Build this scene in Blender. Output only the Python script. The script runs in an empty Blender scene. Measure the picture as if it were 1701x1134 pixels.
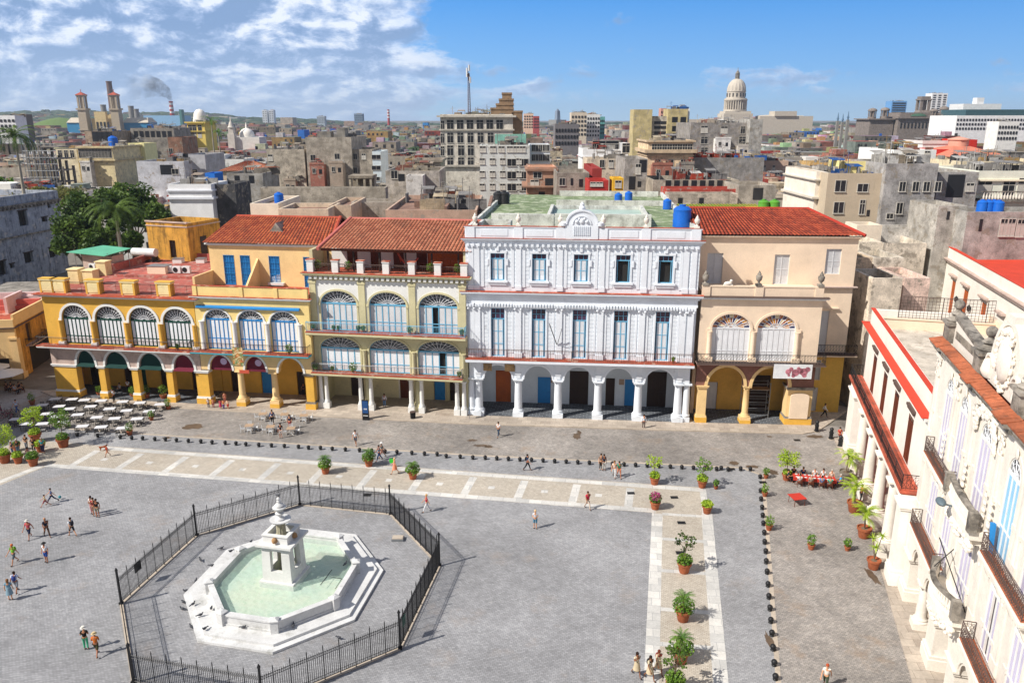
import bpy, math, random
from math import sin, cos, pi, radians, hypot
from mathutils import Vector, Matrix
sc = bpy.context.scene
col = sc.collection
# ---------------------------------------------------------------- camera
PITCH = radians(15.8872)
CAMZ, FPX = 34.0, 1300.0
cd = bpy.data.cameras.new('camera'); cam = bpy.data.objects.new('camera', cd); col.objects.link(cam)
cam.location = (0, 0, CAMZ); cam.rotation_euler = (pi/2 - PITCH, 0, 0)
cd.sensor_width = 36; cd.lens = FPX/1701*36; cd.clip_start = 0.5; cd.clip_end = 20000
sc.camera = cam
# ---------------------------------------------------------------- world sky and sun
SUN_EL, SUN_AZ = radians(43), radians(27)       # light travels towards +X, a little towards +Y
wd = bpy.data.worlds.new('World'); sc.world = wd; wd.use_nodes = True
nt = wd.node_tree; nt.nodes.clear()
def N(t, ty, **kw):
    n = t.nodes.new(ty)
    for k, v in kw.items():
        if k.startswith('_'): setattr(n, k[1:], v)
        else: n.inputs[k.replace('__', ' ')].default_value = v
    return n
def L(t, a, b): t.links.new(a, b)
def math_node(t, op, a, b=None, clamp=False):
    n = t.nodes.new('ShaderNodeMath'); n.operation = op; n.use_clamp = clamp
    for i, x in enumerate((a, b)):
        if x is None: continue
        if isinstance(x, (int, float)): n.inputs[i].default_value = x
        else: t.links.new(x, n.inputs[i])
    return n.outputs[0]
def ramp(t, fac, stops, interp='LINEAR'):
    n = t.nodes.new('ShaderNodeValToRGB'); e = n.color_ramp; e.interpolation = interp
    while len(e.elements) < len(stops): e.elements.new(.5)
    for i, (p, c) in enumerate(stops):
        e.elements[i].position = p
        e.elements[i].color = (c, c, c, 1) if isinstance(c, (int, float)) else (*c[:3], 1)
    t.links.new(fac, n.inputs[0]); return n.outputs[0]
def mixc(t, fac, a, b, mode='MIX'):
    n = t.nodes.new('ShaderNodeMix'); n.data_type = 'RGBA'; n.blend_type = mode
    for s, x in ((n.inputs[0], fac), (n.inputs[6], a), (n.inputs[7], b)):
        if isinstance(x, (int, float)): s.default_value = x
        elif isinstance(x, tuple): s.default_value = (*x[:3], 1)
        else: t.links.new(x, s)
    return n.outputs[2]
sky = N(nt, 'ShaderNodeTexSky', _sky_type='NISHITA', _sun_disc=False, _sun_elevation=SUN_EL,
        _sun_rotation=pi/2 + SUN_AZ + pi, _air_density=1.0, _dust_density=0.4, _ozone_density=2.5)
geo = nt.nodes.new('ShaderNodeTexCoord')
sep = nt.nodes.new('ShaderNodeSeparateXYZ'); L(nt, geo.outputs['Generated'], sep.inputs[0])
dx, dy, dz = sep.outputs
az = math_node(nt, 'DIVIDE', dx, math_node(nt, 'MAXIMUM', dy, 0.05))      # tan of the bearing: -0.65 left, +0.65 right
comb = nt.nodes.new('ShaderNodeCombineXYZ'); L(nt, az, comb.inputs[0]); L(nt, math_node(nt, 'MULTIPLY', math_node(nt, 'POWER', math_node(nt, 'MAXIMUM', math_node(nt, 'ADD', dz, 0.01), 0.0), 0.8), 1.7), comb.inputs[1])
def cloud(scale, detail, rough, off, dist=0.0):
    mp = nt.nodes.new('ShaderNodeMapping'); L(nt, comb.outputs[0], mp.inputs[0]); mp.inputs['Location'].default_value = off
    n = N(nt, 'ShaderNodeTexNoise', Scale=scale, Detail=detail, Roughness=rough, Distortion=dist)
    L(nt, mp.outputs[0], n.inputs['Vector']); return n.outputs['Fac']
bear = math_node(nt, 'ADD', math_node(nt, 'MULTIPLY', az, 0.5), 0.5)
cover = math_node(nt, 'SUBTRACT', ramp(nt, bear, [(0.0, 0.51), (0.36, 0.47), (0.435, 0.27), (0.475, 0.115), (0.56, 0.10), (0.60, 0.035), (1.0, 0.02)]), 0.10)
low = ramp(nt, dz, [(0.005, 0.0), (0.03, 0.115), (0.075, 0.07), (0.10, 0.0)])
big = cloud(5.0, 3, 0.5, (3.1, 1.7, 0.4)); puff = cloud(16.0, 10, 0.60, (3.1, 1.7, 0.4), 0.25); puff2 = cloud(16.0, 10, 0.60, (3.112, 1.682, 0.4), 0.25)
dens = math_node(nt, 'ADD', math_node(nt, 'ADD', math_node(nt, 'MULTIPLY', big, 0.45), math_node(nt, 'MULTIPLY', puff, 0.55)), math_node(nt, 'ADD', cover, low))
cmask = ramp(nt, dens, [(0.595, 0.0), (0.66, 0.75), (0.74, 1.0)])
emb = math_node(nt, 'MULTIPLY', math_node(nt, 'SUBTRACT', puff2, puff), 2.6)
big2 = cloud(4.2, 5, 0.55, (7.3, 2.2, 1.4))
shade = math_node(nt, 'ADD', math_node(nt, 'ADD', math_node(nt, 'MULTIPLY', big2, 0.9), emb), math_node(nt, 'MULTIPLY', math_node(nt, 'SUBTRACT', puff, 0.5), 0.7))
ccol = ramp(nt, shade, [(0.25, (2.5, 3.8, 6.2)), (0.42, (3.5, 4.8, 7.3)), (0.55, (5.2, 6.4, 8.6)), (0.76, (8.6, 9.2, 10.2))])
hzmix = ramp(nt, dz, [(0.0, 0.75), (0.05, 0.35), (0.1, 0.0)])
ccol = mixc(nt, hzmix, ccol, (4.6, 5.9, 8.0))
skyt = mixc(nt, 1.0, sky.outputs[0], (0.62, 0.98, 1.28), 'MULTIPLY')
horizon = ramp(nt, dz, [(0.0, (4.3, 6.4, 9.0)), (0.05, (2.1, 4.6, 8.8)), (0.14, (0.62, 3.1, 8.2)), (0.6, (0.7, 2.4, 6.0))])
skyt = mixc(nt, 0.8, skyt, horizon)
out = mixc(nt, math_node(nt, 'MULTIPLY', cmask, 0.95), skyt, ccol)
# unseen pale cloud overhead and behind the camera, added to neutralise blue fill
behind = ramp(nt, math_node(nt, 'ADD', math_node(nt, 'MULTIPLY', dy, 0.5), 0.5), [(0.35, 1.0), (0.55, 0.0)])
high = ramp(nt, dz, [(0.20, 0.0), (0.42, 0.9)])
out = mixc(nt, math_node(nt, 'MULTIPLY', math_node(nt, 'MAXIMUM', behind, high), 0.85), out, (2.9, 3.0, 3.5))
bg = nt.nodes.new('ShaderNodeBackground'); bg.inputs[1].default_value = 0.085; L(nt, out, bg.inputs[0])
wo = nt.nodes.new('ShaderNodeOutputWorld'); L(nt, bg.outputs[0], wo.inputs[0])
sl = bpy.data.lights.new('sun', 'SUN'); so = bpy.data.objects.new('sun', sl); col.objects.link(so)
sl.energy = 4.6; sl.angle = radians(0.5); sl.color = (1.0, 0.945, 0.86)
d = Vector((cos(SUN_AZ)*cos(SUN_EL), sin(SUN_AZ)*cos(SUN_EL), -sin(SUN_EL)))
so.rotation_euler = d.to_track_quat('-Z', 'Y').to_euler(); so.location = (-80, -40, 120)
vs = sc.view_settings; vs.view_transform = 'Standard'; vs.look = 'None'; vs.exposure = 0.35; vs.gamma = 1; vs.use_curve_mapping = False
sc.cycles.max_bounces = 6; sc.cycles.diffuse_bounces = 3; sc.cycles.glossy_bounces = 2; sc.cycles.transparent_max_bounces = 12; sc.cycles.volume_bounces = 0
# ---------------------------------------------------------------- picture point -> point in the world (used to survey positions)
_c, _s = cos(PITCH), sin(PITCH)
def ray(px, py):
    a = (px-850.5)/FPX; b = -(py-567)/FPX
    return (a, _c+b*_s, -_s+b*_c)
def G(px, py, z=0.0):
    d = ray(px, py); t = (z-CAMZ)/d[2]; return (d[0]*t, d[1]*t, z)
def HY(px, py, Y):
    d = ray(px, py); t = Y/d[1]; return (d[0]*t, CAMZ+d[2]*t)
def PX(x, y, z):
    q = z-CAMZ; dep = y*_c-q*_s; up = y*_s+q*_c
    return (850.5+FPX*x/dep, 567-FPX*up/dep)
# ---------------------------------------------------------------- mesh builder
class M:
    def __init__(s): s.v = []; s.f = []; s.sm = set(); s.cols = None; s.pr = []
    def add(s, vs, fs, smooth=False):
        o = len(s.v); s.pr.append((o, len(s.f))); s.v.extend(vs)
        for f in fs:
            if smooth: s.sm.add(len(s.f))
            s.f.append(tuple(o+i for i in f))
        return s
    def hexa(s, p): return s.add(p, [(0,3,2,1),(4,5,6,7),(0,1,5,4),(1,2,6,5),(2,3,7,6),(3,0,4,7)])
    def box(s, x0, x1, y0, y1, z0, z1):
        return s.hexa([(x0,y0,z0),(x1,y0,z0),(x1,y1,z0),(x0,y1,z0),(x0,y0,z1),(x1,y0,z1),(x1,y1,z1),(x0,y1,z1)])
    def rbox(s, cx, cy, w, d, z0, z1, a=0, w1=None, d1=None):
        w1 = w if w1 is None else w1; d1 = d if d1 is None else d1; ca, sa = cos(a), sin(a); P = []
        for (ww, dd, z) in ((w, d, z0), (w1, d1, z1)):
            for sx, sy in ((-1,-1),(1,-1),(1,1),(-1,1)):
                x, y = sx*ww/2, sy*dd/2; P.append((cx+x*ca-y*sa, cy+x*sa+y*ca, z))
        return s.hexa(P)
    def prz(s, poly, z0, z1):
        n = len(poly); v = [(x,y,z0) for x,y in poly]+[(x,y,z1) for x,y in poly]
        return s.add(v, [tuple(range(n))[::-1], tuple(range(n,2*n))]+[(i,(i+1)%n,n+(i+1)%n,n+i) for i in range(n)])
    def pry(s, poly, y0, y1):
        n = len(poly); v = [(x,y0,z) for x,z in poly]+[(x,y1,z) for x,z in poly]
        return s.add(v, [tuple(range(n)), tuple(range(n,2*n))[::-1]]+[(i,n+i,n+(i+1)%n,(i+1)%n) for i in range(n)])
    def tube(s, p, q, r, n=6, r2=None, cap=True):
        p = Vector(p); q = Vector(q); d = (q-p)
        if d.length < 1e-6: return s
        d.normalize(); u = d.cross(Vector((0,0,1)) if abs(d.z) < .9 else Vector((1,0,0))).normalized(); w = d.cross(u)
        r2 = r if r2 is None else r2; v = []
        for c, rr in ((p, r), (q, r2)):
            for i in range(n):
                a = 2*pi*i/n; v.append(tuple(c+u*(rr*cos(a))+w*(rr*sin(a))))
        s.add(v, [(i,(i+1)%n,n+(i+1)%n,n+i) for i in range(n)], n > 4)
        if cap: o = len(s.v)-2*n; s.f.append(tuple(o+i for i in range(n))[::-1]); s.f.append(tuple(o+n+i for i in range(n)))
        return s
    def path(s, pts, r, n=5, r2=None):
        k = len(pts)-1
        for i in range(k):
            ra = r if r2 is None else r+(r2-r)*i/k; rb = r if r2 is None else r+(r2-r)*(i+1)/k
            s.tube(pts[i], pts[i+1], ra, n, rb)
        return s
    def lathe(s, cx, cy, prof, n=16, a0=0, sq=None):
        v = []
        for r, z in prof:
            for i in range(n):
                a = a0+2*pi*i/n; v.append((cx+r*cos(a), cy+r*sin(a), z))
        fs = [(k*n+i, k*n+(i+1)%n, (k+1)*n+(i+1)%n, (k+1)*n+i) for k in range(len(prof)-1) for i in range(n)]
        s.add(v, fs, n > 6)
        o = len(s.v)-len(v)
        if prof[0][0] > 1e-4: s.f.append(tuple(o+i for i in range(n))[::-1])
        if prof[-1][0] > 1e-4: s.f.append(tuple(o+(len(prof)-1)*n+i for i in range(n)))
        return s
    def ball(s, c, r, n=10, sx=1, sy=1, sz=1):
        prof = [(max(r*sin(pi*k/(n//2+1)), 1e-5), -r*cos(pi*k/(n//2+1))) for k in range(n//2+2)]
        o = len(s.v); s.lathe(0, 0, prof, n)
        for i in range(o, len(s.v)):
            x, y, z = s.v[i]; s.v[i] = (c[0]+x*sx, c[1]+y*sy, c[2]+z*sz)
        return s
    def wall(s, x0, x1, z0, z1, y0, y1, ops=()):
        x = x0
        for (a, b, zb, zs, zt) in sorted(ops):
            if a > x: s.box(x, a, y0, y1, z0, z1)
            if zb > z0: s.box(a, b, y0, y1, z0, zb)
            if zt > zs:
                n = 14; c = (a+b)/2; rx = (b-a)/2; rz = zt-zs
                P = [(c-rx*cos(pi*i/n), zs+rz*sin(pi*i/n)) for i in range(n+1)]
                for i in range(n):
                    (xa, za), (xb, zb2) = P[i], P[i+1]
                    s.hexa([(xa,y0,za),(xb,y0,zb2),(xb,y1,zb2),(xa,y1,za),(xa,y0,z1),(xb,y0,z1),(xb,y1,z1),(xa,y1,z1)])
            elif zs < z1: s.box(a, b, y0, y1, zs, z1)
            x = b
        if x < x1: s.box(x, x1, y0, y1, z0, z1)
        return s
    def ring(s, a, b, zs, zt, w, y0, y1, n=18, legs=0.0):
        c = (a+b)/2; rx = (b-a)/2; rz = zt-zs
        I = [(c-rx*cos(pi*i/n), zs+rz*sin(pi*i/n)) for i in range(n+1)]
        O = [(c-(rx+w)*cos(pi*i/n), zs+(rz+w)*sin(pi*i/n)) for i in range(n+1)]
        for i in range(n):
            p, q, r, t = I[i], I[i+1], O[i+1], O[i]
            s.hexa([(p[0],y0,p[1]),(p[0],y1,p[1]),(q[0],y1,q[1]),(q[0],y0,q[1]),(t[0],y0,t[1]),(t[0],y1,t[1]),(r[0],y1,r[1]),(r[0],y0,r[1])])
        if legs: s.box(a-w, a, y0, y1, zs-legs, zs); s.box(b, b+w, y0, y1, zs-legs, zs)
        return s
    def half(s, a, b, zs, zt, y0, y1, n=18):
        c = (a+b)/2; rx = (b-a)/2; rz = zt-zs
        return s.pry([(c-rx*cos(pi*i/n), zs+rz*sin(pi*i/n)) for i in range(n+1)], y0, y1)
    def rail(s, pts, z0, h, sp=.16, r=.018, zig=False, top=.035):
        for (x0, y0), (x1, y1) in zip(pts, pts[1:]):
            ln = hypot(x1-x0, y1-y0); n = max(1, int(ln/sp))
            s.tube((x0,y0,z0+h), (x1,y1,z0+h), top, 4); s.tube((x0,y0,z0+.1), (x1,y1,z0+.1), .02, 4)
            s.tube((x0,y0,z0+h-.14), (x1,y1,z0+h-.14), .015, 3)
            for i in range(n+1):
                t = i/n; x, y = x0+(x1-x0)*t, y0+(y1-y0)*t
                s.tube((x,y,z0), (x,y,z0+h), r*(2.2 if i % 12 == 0 else 1), 4, cap=False)
                if zig and i < n:
                    t2 = (i+1)/n; X, Y = x0+(x1-x0)*t2, y0+(y1-y0)*t2
                    s.tube((x,y,z0+.15), (X,Y,z0+h*.5), .014, 3, cap=False); s.tube((X,Y,z0+.15), (x,y,z0+h*.5), .014, 3, cap=False)
                    s.tube((x,y,z0+h*.5), (X,Y,z0+h-.14), .014, 3, cap=False)
        return s
    def split(s, name, mat, parent=None):
        # one object for every cluster of touching primitives
        B = []; e = s.pr+[(len(s.v), len(s.f))]
        for (v0, f0), (v1, f1) in zip(e, e[1:]):
            P = s.v[v0:v1]; B.append([v0, v1, f0, f1]+[g(q[k] for q in P) for k in range(3) for g in (min, max)])
        G_ = list(range(len(B)))
        def root(i):
            while G_[i] != i: i = G_[i]
            return i
        for i in range(len(B)):
            for j in range(i):
                if all(B[i][4+2*k] <= B[j][5+2*k]+.03 and B[j][4+2*k] <= B[i][5+2*k]+.03 for k in range(3)): G_[root(i)] = root(j)
        D = {}
        for i in range(len(B)): D.setdefault(root(i), []).append(i)
        for L_ in D.values():
            m = M()
            for i in L_:
                v0, v1, f0, f1 = B[i][:4]; o = len(m.v)-v0; m.v += s.v[v0:v1]
                for k in range(f0, f1):
                    if k in s.sm: m.sm.add(len(m.f))
                    m.f.append(tuple(o+t for t in s.f[k]))
            r = m.build(name, mat, parent)
        return r
    def build(s, name, mat, parent=None, loc=None, cols=None, props=None):
        me = bpy.data.meshes.new(name); me.from_pydata(s.v, [], s.f)
        if s.sm:
            fl = [False]*len(s.f)
            for i in s.sm: fl[i] = True
            me.polygons.foreach_set('use_smooth', fl)
            try: me.set_sharp_from_angle(angle=radians(42))
            except Exception: pass
        if cols:
            at = me.color_attributes.new('col', 'FLOAT_COLOR', 'CORNER'); buf = []
            for p, c in zip(me.polygons, cols): buf += [c[0], c[1], c[2], 1.0]*p.loop_total
            at.data.foreach_set('color', buf)
        me.update()
        for m_ in (mat if isinstance(mat, (list, tuple)) else [mat]): me.materials.append(m_)
        return link(name, me, parent, loc)
def link(name, me, parent=None, loc=None, rot=None, scale=None, color=None):
    o = bpy.data.objects.new(name, me); col.objects.link(o)
    if parent is not None: o.parent = parent
    if loc is not None: o.location = loc
    if rot is not None: o.rotation_euler = rot if isinstance(rot, (tuple, list)) else (0, 0, rot)
    if scale is not None: o.scale = scale
    if color is not None: o.color = (*color[:3], 1)
    return o
def tag(o, label=None, cat=None, group=None, kind=None):
    if label: o['label'] = label
    if cat: o['category'] = cat
    if group: o['group'] = group
    if kind: o['kind'] = kind
    return o
def thing(name, label, cat, loc=(0,0,0), rz=0.0, group=None):
    o = bpy.data.objects.new(name, None); col.objects.link(o); o.location = loc; o.rotation_euler = (0, 0, rz)
    o.empty_display_size = .3
    return tag(o, label, cat, group)
CH = {}
def reparent_index():
    CH.clear()
    for o in bpy.data.objects:
        if o.parent: CH.setdefault(o.parent.name, []).append(o)
def kids(o):
    return CH.get(o.name) if o.name in CH else list(o.children)
def dup(root, loc, rz=0.0, label=None, scale=None):
    if root.name not in CH: CH[root.name] = list(root.children); [CH.setdefault(k.name, list(k.children)) for k in CH[root.name]]
    r = root.copy(); col.objects.link(r); r.location = loc; r.rotation_euler = (0, 0, rz)
    if scale: r.scale = (scale,)*3
    if label: r['label'] = label
    for ch in CH[root.name]:
        c = ch.copy(); col.objects.link(c); c.parent = r
        for g in CH.get(ch.name, []):
            e = g.copy(); col.objects.link(e); e.parent = c
    return r
def placer(proto):
    st = {'n': 0}
    def put(loc, rz=0.0, label=None, scale=None):
        if st['n'] == 0:
            st['n'] = 1; proto.location = loc; proto.rotation_euler = (0, 0, rz)
            if scale: proto.scale = (scale,)*3
            if label: proto['label'] = label
            return proto
        return dup(proto, loc, rz, label, scale or 1.0)
    return put
# ---------------------------------------------------------------- materials
def C(h):
    h = h.lstrip('#'); r = [int(h[i:i+2], 16)/255 for i in (0, 2, 4)]
    return tuple(x/12.92 if x <= .04045 else ((x+.055)/1.055)**2.4 for x in r)
MATS = {}
def newmat(name):
    m = bpy.data.materials.new(name); m.use_nodes = True; t = m.node_tree
    return m, t, t.nodes['Principled BSDF']
def objcoord(t):
    tc = t.nodes.new('ShaderNodeTexCoord'); oi = t.nodes.new('ShaderNodeObjectInfo')
    off = t.nodes.new('ShaderNodeVectorMath'); off.operation = 'SCALE'; off.inputs[0].default_value = (37, 53, 71); L(t, oi.outputs['Random'], off.inputs['Scale'])
    ad = t.nodes.new('ShaderNodeVectorMath'); ad.operation = 'ADD'; L(t, tc.outputs['Object'], ad.inputs[0]); L(t, off.outputs[0], ad.inputs[1])
    return ad.outputs[0]
def noise(t, vec, scale, detail=4, rough=.55, stretch=None):
    if stretch:
        mp = t.nodes.new('ShaderNodeMapping'); L(t, vec, mp.inputs[0]); mp.inputs['Scale'].default_value = stretch; vec = mp.outputs[0]
    n = N(t, 'ShaderNodeTexNoise', Scale=scale, Detail=detail, Roughness=rough); L(t, vec, n.inputs['Vector']); return n.outputs['Fac']
def bump(t, b, h, strength=.3, dist=.02):
    n = N(t, 'ShaderNodeBump', Strength=strength, Distance=dist); L(t, h, n.inputs['Height']); L(t, n.outputs[0], b.inputs['Normal'])
def paint(name, c, grime=.25, gcol=None, rough=.85, mott=.12, streak=.3, metal=0.0, objc=False, spec=.3, fine=18, bs=.25, patch=0.0, pcol=None):
    """weathered plaster or paint: mottling, runs of dirt, patches of lost coat"""
    if name in MATS: return MATS[name]
    m, t, b = newmat(name); v = objcoord(t)
    if objc:
        oi = t.nodes.new('ShaderNodeObjectInfo'); cc = oi.outputs['Color']
    else:
        rgb = t.nodes.new('ShaderNodeRGB'); rgb.outputs[0].default_value = (*c, 1); cc = rgb.outputs[0]
    n1 = noise(t, v, .55, 5, .6); n2 = noise(t, v, 6, 4, .6)
    k = ramp(t, n1, [(.3, 1-mott*1.6), (.7, 1+mott*.6)]); cc = mixc(t, 1.0, cc, k, 'MULTIPLY')
    k = ramp(t, n2, [(.3, 1-mott*.8), (.7, 1+mott*.4)]); cc = mixc(t, 1.0, cc, k, 'MULTIPLY')
    if patch > 0:
        pn = noise(t, v, .8, 6, .65); pf = ramp(t, pn, [(.62-patch*.25, 0.0), (.66-patch*.25, .8)])
        cc = mixc(t, pf, cc, pcol or (.30, .27, .235))
    if grime > 0:
        g1 = noise(t, v, .9, 8, .7); g2 = noise(t, v, 1.6, 5, .6, (1.6, 1.6, .16))
        gg = math_node(t, 'ADD', math_node(t, 'MULTIPLY', g1, 1-streak), math_node(t, 'MULTIPLY', g2, streak))
        gf = ramp(t, gg, [(.66-grime*.28, 0.0), (.80-grime*.22, min(1, grime*1.5))])
        cc = mixc(t, gf, cc, gcol or (.075, .068, .06))
    L(t, cc, b.inputs['Base Color']); b.inputs['Roughness'].default_value = rough; b.inputs['Metallic'].default_value = metal
    b.inputs['Specular IOR Level'].default_value = spec
    if bs: bump(t, b, noise(t, v, fine, 5, .6), bs, .02)
    MATS[name] = m; return m
def plain(name, c, rough=.6, metal=0.0, mott=.1, spec=.4): return paint(name, c, grime=.06, rough=rough, metal=metal, mott=mott, spec=spec, bs=.08)
def paving(name, c1, c2, mortar, bw, bh, ang, stain=.3, mot=.25, warm=None, off=.5, msize=.012):
    m, t, b = newmat(name)
    g = t.nodes.new('ShaderNodeNewGeometry'); mp = t.nodes.new('ShaderNodeMapping'); L(t, g.outputs['Position'], mp.inputs[0]); mp.inputs['Rotation'].default_value = (0, 0, ang)
    br = N(t, 'ShaderNodeTexBrick', Scale=1.0, _offset=off); br.inputs['Brick Width'].default_value = bw; br.inputs['Row Height'].default_value = bh
    br.inputs['Mortar Size'].default_value = msize; br.inputs['Mortar Smooth'].default_value = .3; br.inputs['Bias'].default_value = 0
    br.inputs['Color1'].default_value = (*c1, 1); br.inputs['Color2'].default_value = (*c2, 1); br.inputs['Mortar'].default_value = (*mortar, 1)
    L(t, mp.outputs[0], br.inputs['Vector']); cc = br.outputs['Color']; P = g.outputs['Position']
    n1 = noise(t, P, .10, 6, .62); n2 = noise(t, P, .9, 6, .65); n3 = noise(t, P, .28, 7, .7)
    cc = mixc(t, 1.0, cc, ramp(t, n1, [(.36, 1-mot*.8), (.64, 1+mot*.5)]), 'MULTIPLY')
    cc = mixc(t, 1.0, cc, ramp(t, n2, [(.3, 1-mot*.6), (.72, 1+mot*.5)]), 'MULTIPLY')
    n4 = noise(t, P, 5.5, 3, .6); cc = mixc(t, 1.0, cc, ramp(t, n4, [(.3, 1-mot*.5), (.7, 1+mot*.5)]), 'MULTIPLY')
    cc = mixc(t, ramp(t, n3, [(.56, 0.0), (.68, stain)]), cc, warm or (.25, .20, .15))
    cc = mixc(t, ramp(t, noise(t, P, .45, 8, .72, (1, 1.4, 1)), [(.66, 0.0), (.74, .35)]), cc, (.62, .58, .52))
    L(t, cc, b.inputs['Base Color']); b.inputs['Roughness'].default_value = .8; b.inputs['Specular IOR Level'].default_value = .25
    bump(t, b, br.outputs['Fac'], .5, -.01); MATS[name] = m; return m
def tiles(name, c1, c2, dark, tw=.28, th=.42):
    m, t, b = newmat(name); tc = t.nodes.new('ShaderNodeUVMap'); tc.uv_map = 'UVMap'
    sp = t.nodes.new('ShaderNodeSeparateXYZ'); L(t, tc.outputs[0], sp.inputs[0])
    fx = math_node(t, 'FLOOR', sp.outputs[0]); fy = math_node(t, 'FLOOR', sp.outputs[1])
    cb = t.nodes.new('ShaderNodeCombineXYZ'); L(t, fx, cb.inputs[0]); L(t, fy, cb.inputs[1])
    wn = t.nodes.new('ShaderNodeTexWhiteNoise'); L(t, cb.outputs[0], wn.inputs['Vector'])
    cc = mixc(t, wn.outputs['Value'], c1, c2)
    cc = mixc(t, ramp(t, noise(t, tc.outputs[0], .12, 6, .65), [(.50, 0.0), (.68, .75)]), cc, dark)
    cc = mixc(t, ramp(t, noise(t, tc.outputs[0], 1.1, 4, .7), [(.60, 0.0), (.70, .7)]), cc, (.05, .035, .03))
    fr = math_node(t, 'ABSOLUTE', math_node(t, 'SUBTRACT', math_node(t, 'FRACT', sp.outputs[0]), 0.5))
    cc = mixc(t, ramp(t, fr, [(.26, 0.0), (.40, .85)]), cc, tuple(v*.22 for v in dark))  # shade in the valleys between barrel tiles painted into the colour
    L(t, cc, b.inputs['Base Color']); b.inputs['Roughness'].default_value = .85; b.inputs['Specular IOR Level'].default_value = .2
    MATS[name] = m; return m
def tile_roof(name, mat, parent, A, B, Cc, D, tw=.30, th=.42, amp=.13):
    """corrugated barrel-tile slope: A-B eave, D-C ridge (A below D)"""
    A, B, Cc, D = map(Vector, (A, B, Cc, D)); n = max(2, int((B-A).length/tw)); r = max(2, int((D-A).length/th)); K = 5
    nor = (B-A).cross(D-A).normalized(); vs = []; uv = []; fs = []
    for j in range(r):
        for e, v in ((0, j/r), (1, (j+1)/r)):
            for i in range(n*K+1):
                u = i/(n*K); p = A.lerp(B, u).lerp(D.lerp(Cc, u), v); ph = (i % K)/K
                h = amp*abs(cos(pi*ph))*1.0 + (0.045 if e == 0 else 0.0); vs.append(tuple(p+nor*h)); uv.append((u*n+.5, j+.5))
    w = n*K+1
    for j in range(r):
        for i in range(n*K):
            a = (2*j)*w+i; b_ = (2*j+1)*w+i; fs.append((a, a+1, b_+1, b_))
            if j: q = (2*j-1)*w+i; fs.append((q, q+1, a+1, a))
    me = bpy.data.meshes.new(name); me.from_pydata(vs, [], fs); me.polygons.foreach_set('use_smooth', [True]*len(fs))
    try: me.set_sharp_from_angle(angle=radians(50))
    except Exception: pass
    ul = me.uv_layers.new(name='UVMap'); li = [0]*len(me.loops); me.loops.foreach_get('vertex_index', li)
    buf = []
    for i in li: buf += uv[i]
    ul.data.foreach_set('uv', buf); me.materials.append(mat); me.update()
    return link(name, me, parent)
white = paint('white plaster', C('#e3e9f0'), grime=.34, gcol=C('#8f9096'), streak=.6, mott=.05)
trimb = paint('blue white trim', C('#e6ebf2'), grime=.28, gcol=C('#8a8f9a'), mott=.06)
whitew = paint('warm white plaster', C('#f2ece2'), grime=.22, gcol=C('#a8967f'), streak=.6, mott=.07)
trimw = paint('white trim', C('#e6e6e3'), grime=.34, gcol=C('#85807a'), mott=.06)
stonew = paint('carved white stone', C('#ece4d8'), grime=.30, gcol=C('#8a7d6c'), streak=.45, mott=.10, bs=.6, fine=9)
greystone = paint('blackened stone', C('#a39b90'), grime=.75, gcol=C('#3c3935'), streak=.2, mott=.25, bs=.8, fine=7)
yellow = paint('yellow plaster', C('#e2b04c'), grime=.26, gcol=C('#8c5d17'), mott=.09)
paleyel = paint('pale yellow plaster', C('#efd48e'), grime=.20, gcol=C('#a58a58'), mott=.08)
ochre = paint('ochre plaster', C('#cf9a42'), grime=.62, gcol=C('#4c3b22'), streak=.6, mott=.2)
peach = paint('peach plaster', C('#eccb93'), grime=.20, gcol=C('#a58260'), mott=.08)
olive = paint('olive cream plaster', C('#d0c8a0'), grime=.30, gcol=C('#6f6a48'), mott=.10)
cream = paint('cream plaster', C('#ecd6bd'), grime=.22, gcol=C('#a4886c'), mott=.07)
pinkbg = paint('pinkish grey plaster', C('#c9b3a8'), grime=.45, gcol=C('#6d5b50'), mott=.16)
brownst = paint('brown red stone blocks', C('#8d6458'), grime=.4, gcol=C('#4a3430'), mott=.2)
bluew = paint('blue paint', C('#2f86c8'), grime=.1, mott=.08, rough=.5, bs=.05)
lblue = paint('light blue paint', C('#6fb4d6'), grime=.12, mott=.08, rough=.5, bs=.05)
green = paint('dark green paint', C('#14463a'), grime=.1, mott=.08, rough=.5, bs=.05)
shutw = paint('white shutter paint', C('#e4e6ea'), grime=.2, gcol=C('#9b9b9b'), mott=.05, rough=.6, bs=.05)
shutg = paint('grey shutter paint', C('#d3d4d6'), grime=.3, gcol=C('#8b8580'), mott=.08, rough=.6, bs=.05)
brownw = paint('brown door wood', C('#6b3521'), grime=.2, mott=.2, rough=.6)
orangew = paint('orange door wood', C('#b9602f'), grime=.2, mott=.15, rough=.6)
darkw = paint('dark door wood', C('#3a2a24'), grime=.2, mott=.2, rough=.6)
iron = plain('black iron', (.018, .018, .02), .5, .3)
rusty = plain('rusty iron', C('#5b4a44'), .7)
glassd = plain('dark window glass', (.02, .025, .035), .12, spec=.7)
colglass = None
terra = paint('terracotta floor paint', C('#b8583f'), grime=.45, gcol=C('#7b5a4a'), streak=0, mott=.2, patch=.25, pcol=C('#c9a08c'))
redp = paint('bright red roof paint', C('#cf4630'), grime=.3, gcol=C('#8f3a2a'), streak=0, mott=.1)
redroof = paint('worn red roof', C('#b8665a'), grime=.42, gcol=C('#5f4a44'), streak=0, mott=.25, patch=.3, pcol=C('#b89488'))
greenroof = paint('worn green roof', C('#82926b'), grime=.55, gcol=C('#5c6a4c'), streak=0, mott=.25, patch=.35, pcol=C('#b9bfa5'))
greyroof = paint('grey roof slab', C('#9a938a'), grime=.6, gcol=C('#4b463f'), streak=0, mott=.25)
slate = None
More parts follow.
